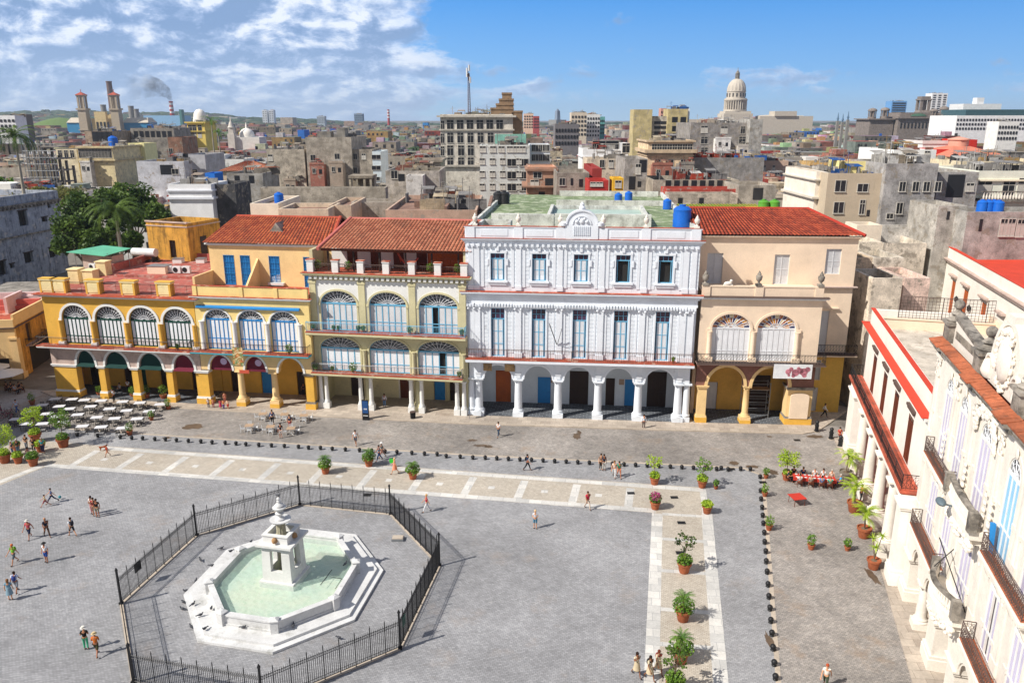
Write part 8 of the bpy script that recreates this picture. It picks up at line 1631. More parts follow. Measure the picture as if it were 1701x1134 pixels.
q = M(); q.box(-19*k_, 19*k_, 2, 20, 0, 34); q.box(-10*k_, 8*k_, -3, 2, 0, 42); q.box(-14*k_,22*k_,6,18,34,39); q.build('hall', paint('station cream', C('#d3bd8c'), grime=.2), ST)
q = M(); [q.box(-8*k_+i*4.4, -8*k_+i*4.4+2.2, -3.4, -3, 14, 30) for i in range(4)]; q.build('window', wdark, ST)
for cx2 in (-28*k_, 24*k_):
    q = M(); q.rbox(cx2, 0, 10.5, 10.5, 0, 44, 0, 9.5, 9.5); q.rbox(cx2, 0, 12, 12, 44, 46); q.rbox(cx2, 0, 12.5, 12.5, 20, 21)
    for sx in (-1,1):
        for sy in (-1,1): q.rbox(cx2+sx*3.2, sy*3.2, 2.0, 2.0, 46, 60)
    q.rbox(cx2, 0, 3.6, 3.6, 46, 60); q.rbox(cx2, 0, 9.5, 9.5, 60, 61.5); to = q.build('tower', stm, ST); q = M(); q.rbox(cx2, 0, 11, 11, 61.5, 65, 0, .6, .6); q.tube((cx2,0,65),(cx2,0,68),.4,5); q.build('roof', paint('station roof red', C('#b5563f'), grime=.1), to)
bs_ = plain('blue shed sheet', C('#2f86b5'))
for x0, x1 in ((-62,-33), (-20,-14), (29,70)): q = M(); q.box(x0*k_, x1*k_, 6, 30, 0, 29); q.build('shed', bs_, ST); q = M(); q.hexa([(x0*k_,5,29),(x1*k_,5,29),(x1*k_,31,29),(x0*k_,31,29),((x0+4)*k_,12,35),((x1-4)*k_,12,35),((x1-4)*k_,24,35),((x0+4)*k_,24,35)]); q.build('shed_roof', paint('shed roof', C('#c9bfae'), grime=.2), ST)
FOOT.append((-900,-560,985,1040))
def stack(px, yt, yb, Y, r, label, mt, bands=False, name='chimney'):
    X, zt = HY(px, yt, Y); T = thing(name, label, 'chimney', (X, Y, 0), 0, 'industrial chimneys'); q = M(); q.lathe(0, 0, [(r*1.15,0),(r*.85,zt-2),(r*.95,zt-2),(r*.95,zt)], 14); q.build('shaft', mt, T)
    if bands:
        for k in range(3): q = M(); q.lathe(0,0,[(r*.97,zt*(.62+.13*k)),(r*.95,zt*(.68+.13*k))],14); q.build('band', metalw, T)
brk = paint('chimney brick brown', C('#6f5a52'), grime=.2); grc = paint('chimney concrete', C('#8d8a86'), grime=.2)
stack(180.5,135,190,1400,5.2,'tallest dark brick chimney rising between the station towers',brk); stack(171,174,192,1500,5.5,'stubby grey chimney left of the tall brick chimney',grc); stack(217,176,192,1500,5.5,'grey chimney right of the right station tower',grc); stack(226,181,192,1500,5.0,'shorter grey chimney, rightmost behind the station',grc); stack(283.5,168,190,2000,5.2,'red and white chimney pouring dark smoke',paint('chimney red', C('#b03a34'), grime=.1),True); stack(645,182,212,2200,3.4,'thin red and white striped chimney in the middle distance',paint('chimney red2', C('#b03a34'), grime=.1),True)
blk('blue steel power plant hall below the smoking chimney', 'factory', 238, 300, 192, 1900, 60, '#7fa9c9', (), wall_c, name='power_plant'); blk('dark green plant tower right of the smoking chimney', 'factory', 297, 301, 182, 1890, 14, '#3f6f6a', (), wall_c, name='plant_tower')
# smoke: two tapering bodies of smoke drifting left
SM = M(); sp = [(283.5,167,3.5), (281,160,8), (274,152,16), (262,146,22), (248,143,27), (232,143,30), (212,146,30)]
m = bpy.data.materials.new('chimney smoke'); m.use_nodes = True; t = m.node_tree; t.nodes.clear(); om = t.nodes.new('ShaderNodeOutputMaterial'); pv = t.nodes.new('ShaderNodeVolumePrincipled'); pv.inputs['Color'].default_value = (.16,.17,.2,1); g_ = t.nodes.new('ShaderNodeNewGeometry')
dn_ = ramp(t, noise(t, g_.outputs['Position'], .035, 4, .6), [(.42, 0.0), (.62, 1.0)]); sx_ = t.nodes.new('ShaderNodeSeparateXYZ'); L(t, g_.outputs['Position'], sx_.inputs[0]); XS = HY(283,167,2000)[0]
fall = math_node(t, 'POWER', math_node(t, 'MAXIMUM', math_node(t, 'ADD', math_node(t, 'MULTIPLY', math_node(t, 'SUBTRACT', sx_.outputs[0], XS), 1/125), 1.05), 0.0), 2.6); L(t, math_node(t, 'MULTIPLY', math_node(t, 'MULTIPLY', dn_, fall), .075), pv.inputs['Density']); L(t, pv.outputs[0], om.inputs['Volume'])
for (px, py, r) in sp: X, Z = HY(px, py, 2000); SM.v and None; SM.ball((X,2000,Z), 1.0, 12, r*1.25, r, r*.85)
# join the puffs into one closed hull by sweeping a tube through them
SM = M(); pts = [(HY(px,py,2000)[0], 2000, HY(px,py,2000)[1]) for px, py, r in sp]; n = 14; vs_ = []
for (x, y, z), (_, _, r) in zip(pts, sp): vs_ += [(x+r*.75*cos(2*pi*i/n), y+r*sin(2*pi*i/n)*.0+r*.9*sin(2*pi*i/n+1.57), z+r*.9*sin(2*pi*i/n)) for i in range(n)]
vs_ = []
for k, ((x, y, z), (_, _, r)) in enumerate(zip(pts, sp)):
    a = Vector(pts[max(0,k-1)]); b = Vector(pts[min(len(pts)-1,k+1)]); d_ = (b-a).normalized(); u = Vector((0,1,0)); v = d_.cross(u)
    vs_ += [tuple(Vector((x,y,z))+u*(r*cos(2*pi*i/n))+v*(r*sin(2*pi*i/n))) for i in range(n)]
K = len(pts); SM.add(vs_, [(k*n+i, k*n+(i+1)%n, (k+1)*n+(i+1)%n, (k+1)*n+i) for k in range(K-1) for i in range(n)]+[tuple(range(n))[::-1], tuple((K-1)*n+i for i in range(n))])
tag(SM.build('smoke', m), kind='stuff'); 
# towers and domes on the skyline
CP = thing('capitol_building', 'great pale ribbed capitol dome with colonnaded drum and lantern over long white roofs', 'building', (HY(1220,195,1050)[0], 1050, 0)); cpm = paint('capitol limestone', C('#c4bbad'), grime=.35, gcol=C('#8a8378'), mott=.08); k_ = 1.0
q = M(); q.box(-18,19,-16,16,0,40); q.box(-16,17,-14,14,40,43); q.build('base', cpm, CP); q = M(); q.box(30,98,-10,10,0,37); q.box(48,76,-12,12,37,43); q.box(-110,-20,-8,10,0,33); q.split('wing', cpm, CP); q = M(); q.hexa([(30,-10,37),(52,-10,37),(52,10,37),(30,10,37),(34,-6,38),(52,-6,39),(52,6,39),(34,6,38)]); q.build('wing_roof', cpm, CP)
q = M(); q.lathe(0,0,[(14.5,43),(14.5,45),(12,45),(12,56),(14.6,56),(14.8,57.5),(13.6,58),(13.6,59),(11.8,59),(11.6,66.5),(12.2,66.8),(12.2,67.8),(11.3,68)], 32); q.build('drum', cpm, CP); q = M(); [q.tube((13.6*cos(a),13.6*sin(a),45),(13.6*cos(a),13.6*sin(a),56),.75,6) for a in [2*pi*i/28 for i in range(28)]]; q.build('colonnade', cpm, CP)
q = M()
for i in range(16): a = 2*pi*(i+.5)/16; q.rbox(11.75*cos(a),11.75*sin(a),1.4,.7,60.5,65,a+pi/2)
q.build('drum_windows', wdark, CP); q = M(); prof = [(11.3*cos(t_*pi/2*.96)**.9 if t_ < 1 else 2.5, 68+14.5*sin(t_*pi/2)) for t_ in [i/12 for i in range(12)]]+[(2.5,82.5)]; v0 = len(q.v); q.lathe(0,0,prof,48)
for i in range(v0, len(q.v)):
    x, y, z = q.v[i]; kk = (i-v0) % 48
    if kk % 3 == 0: q.v[i] = (x*1.05, y*1.05, z)
q.build('dome', cpm, CP); q = M(); q.lathe(0,0,[(3.0,82.3),(3.0,83.5),(2.0,83.7),(2.0,88.5),(2.8,88.7),(2.6,89.5),(1.4,91.5),(.4,93),(.3,96)],12); [q.tube((2.6*cos(a),2.6*sin(a),83.5),(2.6*cos(a),2.6*sin(a),88.5),.3,5) for a in [2*pi*i/8 for i in range(8)]]; q.build('lantern', greystone, CP)
FOOT.append((150,420,1020,1080))
MU = thing('towered_museum', 'dark baroque museum with four round corner turrets and a taller central tower', 'building', (HY(1510,210,760)[0], 760, 0)); mum = paint('museum grey stone', C('#8a8079'), grime=.55, gcol=C('#3f3a37'), mott=.15); f_ = 760/FPX; qx = lambda px: (px-1510)*f_*1.06; zq = lambda py: HY(1510,py,760)[1]
q = M(); q.box(qx(1450), qx(1486), 0, 30, 0, zq(198)); q.box(qx(1488), qx(1570), -6, 30, 0, zq(196)); q.box(qx(1447), qx(1488), -2, 32, zq(199), zq(197)); q.box(qx(1486), qx(1572), -8, 30, zq(197), zq(194)); q.box(qx(1496), qx(1560), 2, 26, zq(194), zq(187)); q.build('wall', mum, MU)
for i in range(14): q = M(); x = qx(1492+i*5.4); q.box(x, x+1.3, -6.3, -6, zq(213), zq(204)); q.build('window', wdark, MU)
for (cx2, yt, yb, r) in ((1455,181,198,3.7), (1474,180,197,3.7), (1563,178,197,3.8), (1548,182,196,3.4)):
    q = M(); z0, z1 = zq(yb), zq(yt); H_ = z1-z0; q.lathe(qx(cx2), 4, [(r*1.0,z0),(r,z0+H_*.2),(r*.62,z0+H_*.22),(r*.62,z0+H_*.75),(r*1.1,z0+H_*.78),(r*1.1,z0+H_*.88),(r*.85,z1),(r*.2,z1+.8)], 14); [q.tube((qx(cx2)+r*.9*cos(a),4+r*.9*sin(a),z0+H_*.2),(qx(cx2)+r*.9*cos(a),4+r*.9*sin(a),z0+H_*.78),.45,6) for a in [2*pi*i/8 for i in range(8)]]; q.build('turret', mum, MU)
q = M(); z0, z1 = zq(194), zq(160); cx2 = qx(1535); q.rbox(cx2, 10, 13, 13, z0, z0+6, 0, 9, 9); 
for sx in (-1,1):
    for sy in (-1,1): q.rbox(cx2+sx*3.6, 10+sy*3.6, 2.2, 2.2, z0+6, z1-3.4)
q.rbox(cx2, 10, 4.4, 4.4, z0+6, z1-3.4); q.rbox(cx2, 10, 10.5, 10.5, z1-3.4, z1-2.2); q.rbox(cx2, 10, 8.6, 8.6, z1-2.2, z1); q.build('central_tower', mum, MU); q = M(); q.lathe(qx(1524), 6, [(9,zq(193)),(7,zq(190)),(.5,zq(187))],16); q.build('green_dome', paint('green copper', C('#3f5f4c'), grime=.2), MU)
FOOT.append((MU.location.x-50, MU.location.x+50, 745, 800))
def tower(label, x0, x1, yt, Y, c, rows, cols, dep=20, mat=None, cat='tower block', strip_=False):
    T, X0, z, w_ = blk(label, cat, x0, x1, yt, Y, dep, c, (), mat or wall_c, name='tower_block', par=.8); q = M()
    for r in range(rows):
        zz_ = z-3.2*(r+1)*(1 if Y < 1500 else 1.6)
        if zz_ < 20: break
        if strip_: q.box(w_*.06, w_*.94, -.3, 0, zz_, zz_+1.7)
        else:
            for i in range(cols): x = w_*(i+.5)/cols; q.box(x-w_/cols*.28, x+w_/cols*.28, -.3, 0, zz_, zz_+1.6)
    q.f and q.split('window', wdark, T); return T, X0, z, w_
tower('white high rise with dark stair strip behind the museum tower', 1549, 1575, 155, 1250, '#e9e2d6', 9, 3); tower('blue glass high rise left of the museum tower', 1482, 1507, 168, 1200, '#5f8fc0', 11, 5, strip_=True); tower('white block between the white high rise and curved hotel', 1575, 1590, 189, 1150, '#e3e3e0', 5, 3); tower('pink and tan tower block far behind the apartment block', 870, 886, 189, 1000, '#d6b8a0', 7, 4); tower('dark red tower block beside the pink one', 886, 896, 193, 960, '#a04a48', 8, 4)
tower('beige office slab with grey end, middle of the skyline', 949, 975, 187, 620, '#c3b6a4', 6, 5, 16); tower('white grey office slab right of the beige one', 975, 997, 190, 640, '#cfcfcc', 6, 5, 16); tower('green glass end of the skyline office slab', 996, 1005, 194, 660, '#5f9a94', 5, 3, 14); tower('dark grey flat block with square windows below the memorial tower', 922, 962, 206, 420, '#6f6c6e', 4, 8, 16)
tower('left of two slim pale towers on the far skyline', 435, 443, 183, 2400, '#c9ccd0', 9, 2); tower('right of two slim pale towers on the far skyline', 446, 454, 183, 2400, '#bfc3c9', 9, 2); tower('hazy grey slab block on the far skyline', 526, 539, 193, 2100, '#9aa3ad', 7, 5); tower('dark blue grey slab tower, tallest in the middle skyline', 588, 602, 189, 2000, '#6f7f92', 9, 5); tower('white walled block at the far left edge', -10, 24, 192, 520, '#e8ebf2', 5, 5, 12); tower('brown block behind the white walled block at far left', 18, 36, 190, 560, '#6a625c', 6, 4, 12)
tower('blue painted box building on the far middle skyline', 702, 711, 204, 1500, '#2f7fc0', 2, 3); tower('blue roofed warehouse left of the striped chimney', 548, 562, 214, 800, '#2a5fae', 1, 3); tower('small blue warehouse in the left middle distance', 494, 505, 216, 780, '#2a66b4', 1, 3); tower('tall brown slab far left of the great dome', 1098, 1107, 180, 700, '#b98a7c', 9, 3, 10)
T, X0, z, w_ = tower('long white hotel block with curved front and dark glass attic at right', 1590, 1790, 192, 620, '#dcdcda', 3, 40, 40); q = M(); q.box(w_*.08, w_, 2, 38, z, z+5.2); q.build('glass_attic', paint('dark teal glass', C('#3f5f66'), grime=.1, rough=.3), T); q = M(); q.box(w_*.1,w_*.42,10,30,z+5.2,z+9.5); q.box(w_*.22,w_*.28,12,18,z+9.5,z+14); q.build('roof_pavilion', metalw, T)
tower('white apartment slab in front of the curved hotel', 1660, 1694, 202, 480, '#d6d4d0', 5, 7, 12); tower('pale dome roofed hall right of the capitol', 1288, 1335, 192, 1150, '#dcd6cc', 0, 1)
MT = thing('memorial_tower', 'slender grey pointed memorial tower on the far skyline', 'tower', (HY(926,200,2600)[0], 2600, 0)); zt = HY(926,181,2600)[1]; q = M(); q.rbox(0,0,16,16,0,zt-6,.6,11,11); q.rbox(0,0,8,8,zt-6,zt,.6,3,3); q.build('shaft', paint('memorial grey', C('#7f8b9c'), grime=.05), MT); q = M(); q.rbox(0,0,40,40,0,30,.6); q.build('base', grc, MT)
for i, (px, yt, Y, lb) in enumerate(((1393,187,500,'left'), (1401,189,505,'middle'), (1410,185,500,'right'))): X, zt = HY(px, yt, Y); T = thing('church_pinnacle', lb+' of three thin blue grey pinnacles left of the museum', 'pinnacle', (X, Y, 0), 0, 'three church pinnacles'); q = M(); q.lathe(0,0,[(.6,0),(.5,zt-4),(.8,zt-3.8),(.4,zt-2.6),(.1,zt)],8); q.build('spire', paint('blue grey spire', C('#5f7a94'), grime=.2), T); q = M(); q.rbox(0,0,1.5,1.5,0,zt-5); q.build('shaft', grc, T)
CH_ = thing('small_church', 'white domed church with slender baroque spire in the left middle distance', 'church', (HY(402,225,480)[0], 480, 0)); q = M(); q.box(-6,10,0,14,0,HY(402,228,480)[1]); q.build('nave', wall_c, CH_).color = (*C('#e0ddd6'),1); z0 = HY(402,228,480)[1]; q = M(); q.lathe(1.0,6,[(4.4,z0),(4.4,z0+1),(4.0,z0+2.8),(2.6,z0+4.4),(.6,z0+5.2),(.5,z0+7),(.1,z0+8.5)],16); q.build('dome', whitew, CH_); q = M(); x = -6; q.rbox(x,0,4,4,0,z0+2); q.rbox(x,0,3,3,z0+2,z0+5.5); q.lathe(x,0,[(2.2,z0+5.5),(1.6,z0+6.5),(.9,z0+8.5),(.5,z0+9),(.1,z0+12)],8); q.build('spire', wall_c, CH_).color = (*C('#cfc8be'),1)
SC = thing('scaffolded_ruin', 'grey concrete frame ruin wrapped in scaffolding at left beside the palm', 'ruin', (HY(40,290,235)[0], 235, 0)); wpx = (HY(95,290,235)[0]-HY(40,290,235)[0]); q = M(); ztop = HY(60,234,235)[1]
for i in range(6): q.box(wpx*i/5-.3, wpx*i/5+.3, 3, 3.6, 0, ztop-1.5*i*(i>2)); q.box(wpx*i/5-.3, wpx*i/5+.3, 9, 9.6, 0, ztop-1.5*i*(i>2))
for k in range(5): q.box(0, wpx, 3, 9.6, ztop-2-k*3.4-4*0, ztop-1.7-k*3.4)
q.build('concrete_frame', wall_r, SC).color = (*C('#8f8880'),1); q = M()
for i in range(13): q.tube((wpx*i/12,1,0),(wpx*i/12,1,ztop-(i>7)*4),.09,4)
for k in range(12): q.tube((0,1,ztop-1-k*1.9),(wpx,1,ztop-1-k*1.9),.08,4)
q.build('scaffold', metalg, SC); FOOT.append((SC.location.x, SC.location.x+wpx, 233, 250))
# green sheet canopy and striped cloth in the side street
x, y, _ = G(1470, 402, 14); CN = thing('street_canopy', 'green framed sheet canopy over the low roofs right of the cream corner house', 'canopy', (x, y, 0)); q = M(); q.box(-4.5,4,-2,3.5,14,14.1); q.build('sheet', paint('green canopy cloth', C('#57a67c'), grime=.2), CN); q = M(); [q.tube((xx,-2,0),(xx,-2,14),.06,5) for xx in (-4.4,-.5,3.9)]; [q.tube((xx,-2.02,14.13),(xx,3.5,14.13),.05,4) for xx in (-4.4,-1.6,1.2,3.9)]; q.build('frame', metalg, CN)
x, y, _ = G(1437, 402, 14); CN = thing('striped_cloth', 'blue and white striped cloth left of the green canopy', 'cloth', (x, y, 0)); q = M(); q.box(-3,0,-.1,0,12.6,14.6); q.build('sheet', metalw, CN)
q = M(); [q.hexa([(-2.9,-.14,13.0+k*.5),(-.1,-.14,13.1+k*.5),(-.1,-.11,13.1+k*.5),(-2.9,-.11,13.0+k*.5),(-2.9,-.14,13.2+k*.5),(-.1,-.14,13.3+k*.5),(-.1,-.11,13.3+k*.5),(-2.9,-.11,13.2+k*.5)]) for k in range(3)]; q.build('stripes', bluew, CN)
q = M(); q.tube((-3,0,0),(-3,0,14.6),.05,4); q.tube((0,0,0),(0,0,14.6),.05,4); q.build('poles', metalg, CN)
# ---- houses of the side street and right of it
for a in ((1424,1450,428,95,14,'#dcc0a4','peach side street house with broken cornice behind the cream corner house'), (1452,1502,428,97,8,'#c9bfb0','roofless pale shell between side street and white terrace house'), (1503,1546,462,90,7,'#dcbcae','pinkish ruined wall house against the red roofed white house'), (1468,1540,404,107,9,'#cfc4b4','pale low house under the grey end walls'), (1450,1500,462,88,6,'#d6c8b6','pale patched low house beside the side street'), (1428,1466,402,104,8,'#dccbb8','cream low house in front of the green framed canopy')):
    blk(a[6], 'house', a[0], a[1], a[2], a[3], a[4], a[5], (), wall_r, par=.8)
# plain houses filling the blocks
rnd = random.Random(21)
EXC = [(-80,-20,84,118), (-25,27,82,134), (20,42,80,103), (26,48,10,92), (48,82,70,124), (-78,-30,112,168), (-125,-92,95,190), (-85,-62,96,128)]
def clear(x0, x1, y0, y1):
    for (a, b, c, d_) in EXC+FOOT:
        if x0 < b and x1 > a and y0 < d_ and y1 > c: return False
    return True
nh = 0; Y = 104.0; SIDE = []
tanks = []
def rooftop(T, w_, d_, z, rnd, c):
    kind = rnd.choice(['hut', 'hut', 'huts', 'rail', 'line', 'sheet', 'plain', 'wall', 'red', 'green']); ds = ''
    if kind in ('hut', 'huts', 'rail'):
        for k in range(2 if kind == 'huts' else 1):
            x = rnd.uniform(.5, max(.6, w_-4)); y = rnd.uniform(1, max(1.1, d_-4)); hw, hd, hh = rnd.uniform(2, 4), rnd.uniform(2, 4), rnd.uniform(1.8, 3)
            q = M(); q.box(x, x+hw, y, y+hd, z, z+hh); q.box(x-.15, x+hw+.15, y-.15, y+hd+.15, z+hh, z+hh+.14); o = q.build('roof_hut', wall_w, T); o.color = (*C(rnd.choice(PAL)), 1)
            link('hut_door', winmesh(.9, 1.8, 'hole'), o, (x+hw*.4, y-.005, z))
        ds = 'with roof hut'
    if kind == 'huts': ds = 'with two roof huts'
    if kind == 'line': q = M(); q.tube((1,2,z),(1,2,z+2.4),.05,4); q.tube((w_-1,2.5,z),(w_-1,2.5,z+2.4),.05,4); q.tube((1,2,z+2.3),(w_-1,2.5,z+2.3),.02,3); q.build('line_poles', metalg, T); ds = 'with washing line'; cl = M(); [cl.box(2+k*1.3, 2.9+k*1.3, 2.1, 2.14, z+1.2, z+2.28) for k in range(int((w_-4)/1.3))]; cl.build('washing', clothm, T)
    if kind == 'sheet': q = M(); q.hexa([(.6,.8,z+1.9),(w_*.6,.8,z+1.9),(w_*.6,d_*.5,z+2.5),(.6,d_*.5,z+2.5),(.6,.8,z+1.98),(w_*.6,.8,z+1.98),(w_*.6,d_*.5,z+2.58),(.6,d_*.5,z+2.58)]); q.box(.7,w_*.6-.1,d_*.5-.2,d_*.5,z,z+2.5); q.box(.7,.9,.9,1.1,z,z+1.9); q.box(w_*.6-.3,w_*.6-.1,.9,1.1,z,z+1.9); q.build('sheet_shelter', sheetm, T); ds = 'with sheet roofed shelter'
    if kind == 'wall': q = M(); q.box(w_*.3, w_*.3+.25, .4, d_-.4, z, z+1.6); q.box(.4, w_-.4, d_*.6, d_*.6+.25, z, z+1.2); q.build('roof_wall', wall_r, T).color = (*C(c), 1); ds = 'with dividing roof walls'
    if kind == 'red': ds = 'with red painted roof'
    if kind == 'green': ds = 'with green painted roof'
    if kind == 'plain': ds = 'with bare flat roof'
    if kind == 'rail': ds = 'with roof hut and railings'; q = M(); q.rail([(.3,.3),(w_-.3,.3)], z, 1.0, .6, .03); q.build('railing', rusty, T)
    if rnd.random() < .5: q = M(); x, y = rnd.uniform(.5, w_-.5), rnd.uniform(.5, d_-.5); q.tube((x,y,z),(x,y,z+rnd.uniform(2,4.5)),.05,4); q.tube((x-.6,y,z+2.2),(x+.6,y,z+2.2),.03,3); q.build('antenna', metalg, T)
    return kind, ds
while nh < 262 and Y < 470:
    dep = rnd.uniform(9, 12)+Y/60; half = .69*(Y*_c+34*_s)+4; x = -half-rnd.uniform(0, 8)
    while x < half and nh < 262:
        w_ = rnd.uniform(6, 13)+Y/55; yy = Y+rnd.uniform(-2.5, 2.5)
        if clear(x, x+w_-.3, yy, yy+dep):
            zt = rnd.uniform(9.5, 14.5)+(rnd.random() < .18)*rnd.uniform(1, 4)*(Y > 200)+(Y > 300)*rnd.uniform(0, 3)
            if -60 < x < 35 and Y < 150: zt = min(zt, 14.5)
            ci = rnd.randrange(len(PAL)); c = PAL[ci]; mt = rnd.choice([wall_w, wall_r, wall_r, wall_c]); rz = rnd.uniform(-.09, .03)
            T = thing('city_house', '', 'house', (x, yy, 0), rz, 'plain houses of the old city'); m = M(); par = rnd.choice([.4, .9, 1.1]); shell(m, w_-.4, dep-.4, zt, par)
            if rnd.random() < .5: m.box(-.25, w_-.15, -.3, 0, zt-.2, zt+.05)
            if rnd.random() < .35: m.box(0, w_*.4, 0, dep*.5, zt, zt+rnd.uniform(1.5, 3.2))
            o = m.build('wall', mt, T); o.color = (*cscale(c, rnd.uniform(.9, 1.25)), 1)
            kind, ds = rooftop(T, w_-.4, dep-.4, zt, rnd, c); r = M(); r.box(.3, w_-.7, .3, dep-.7, zt-.35, zt-.02); r.build('roof', redroof if kind == 'red' else greenroof if kind == 'green' else rnd.choice([greyroof, greyroof, brickr]), T)
            clutter(T, w_-.4, dep-.4, zt, nh)
            ROOFS.append((x+.6, x+w_-1, yy+.6, yy+dep-1, zt-.02, T))
            if Y < 430:
                nwin = max(2, int(w_/3.4)); st = 2 if Y < 240 else 1; kd = rnd.choice(['win', 'shut', 'hole', 'win']); hh = rnd.choice([1.4, 1.8, 2.4]); ww = rnd.choice([.9, 1.1, 1.4])
                for s_ in range(st):
                    for i in range(nwin):
                        if rnd.random() < .2: continue
                        link('window', winmesh(ww, hh, kd), T, ((w_-.4)*(i+.5)/nwin, -.005, zt-3.3-3.6*s_))
                sd = 'L' if x > 0 else 'R'
                for i in range(2):
                    if rnd.random() < .7: link('window', winmesh(ww, hh, kd), T, (-.005 if sd == 'L' else w_-.395, dep*(i+.5)/2, zt-3.3), (0,0,-pi/2 if sd == 'L' else pi/2))
            px, py = PX(x+w_/2, yy, zt); T['label'] = uniq(f'{"low" if zt < 11.5 else "tall" if zt > 15 else ""} {PNM[ci]} house {ds}'.strip(), px, py)
            if rnd.random() < .34: tanks.append((x+rnd.uniform(1.5, w_-2), yy+rnd.uniform(1.2, min(6, dep-2)), zt-.02, rnd.choice('bbbkkc'), T))
            nh += 1
        x += w_+(rnd.uniform(0, 1.0) if rnd.random() < .85 else 4.5)
    Y += dep+(rnd.uniform(.5, 2) if rnd.random() < .6 else 6)
YS = Y
# water tanks
TP = {}
creamt = plain('cream tank', C('#b9b09e'), .6)
for kk, (mt, lb) in {'b': (bluet, 'blue'), 'k': (blackt, 'black'), 'c': (creamt, 'grey'), 'g': (greent, 'green')}.items():
    T = thing('water_tank', lb, 'water tank', (0,0,0), 0, lb+' roof water tanks'); q = M(); q.lathe(0,0,[(.7,0),(.72,.1),(.68,.2),(.72,.5),(.68,.6),(.72,.95),(.68,1.05),(.7,1.35),(.5,1.55),(.25,1.62)],16); q.build('drum', mt, T); q = M(); q.lathe(0,0,[(.26,1.62),(.26,1.72),(.05,1.74)],12); q.build('lid', mt, T); TP[kk] = (placer(T), lb)
def tank(k, x, y, z, label=None, s=1.0):
    px, py = PX(x, y, z); p_, lb = TP[k]; o = p_((x, y, z), 0, label or uniq(f'{lb} water tank on a roof', px, py), s); USED.add(o['label']); return o
def roofat(px, py):
    best = None
    for (a, b, c, d_, z, T) in ROOFS:
        p = G(px, py, z) if z < 33.5 else None
        if p and a < p[0] < b and c < p[1] < d_ and (best is None or p[1] < best[1]): best = (p[0], p[1], z)
    return best
p = G(1132, 376, 21.8); tank('b', p[0], p[1], 21.76, 'largest blue water tank at the right end of the white palace roof', 1.5)
for px, py, lb in ((1027, 336, 'left blue water tank at the back of the green palace roof'), (1044, 333, 'right blue water tank at the back of the green palace roof'), (1108, 347, 'blue water tank half hidden near the palace roof corner')): p = G(px, py, 21.8); tank('b', p[0], p[1], 21.76, lb, .85)
for px, py, lb in ((828,338,'left black tank on the back left of the palace roof'), (838,338,'right black tank on the back left of the palace roof')): p = G(px, py, 21.8); tank('k', p[0], p[1], 21.76, lb, 1.1)
yx, yy_ = YR.location.x, YR.location.y; zr = [r for r in ROOFS if r[5] == YR][0][4]; tank('g', yx+1.3, yy_+1.5, zr, 'left green tank on the small yellow roof room', 1.0); tank('g', yx+2.7, yy_+1.5, zr, 'right green tank on the small yellow roof room', 1.0)
for (px, py, k, s) in ((613,366,'b',1.2), (587,362,'c',1.1), (605,360,'c',1.1), (625,360,'k',1.0), (425,340,'k',1.4), (464,338,'b',1), (311,345,'b',1.1), (323,346,'b',1.2), (816,316,'b',1), (1141,332,'b',1.2), (1105,320,'k',1.4), (1188,243,'b',1), (189,244,'b',2.2), (1057,181,'b',2), (1443,262,'k',1), (1356,270,'b',1), (1395,265,'b',1), (1598,256,'k',1.3), (1605,256,'k',1.3), (1584,272,'k',1.2), (1630,352,'b',1), (1640,352,'b',1), (1649,352,'b',1), (1657,353,'b',1), (1505,268,'c',1), (1467,268,'k',1), (662,296,'c',1), (640,270,'c',1), (648,270,'c',1), (655,270,'c',1), (1112,290,'k',1), (1131,290,'k',1), (930,270,'b',1), (940,270,'b',1), (1236,285,'b',1.2), (1015,275,'b',.8)):
    r_ = roofat(px, py)
    if r_: tank(k, *r_, s=s)
for (x, y, z, k, T) in tanks: tank(k, x, y, z+.0, s=rnd.uniform(.85, 1.35))
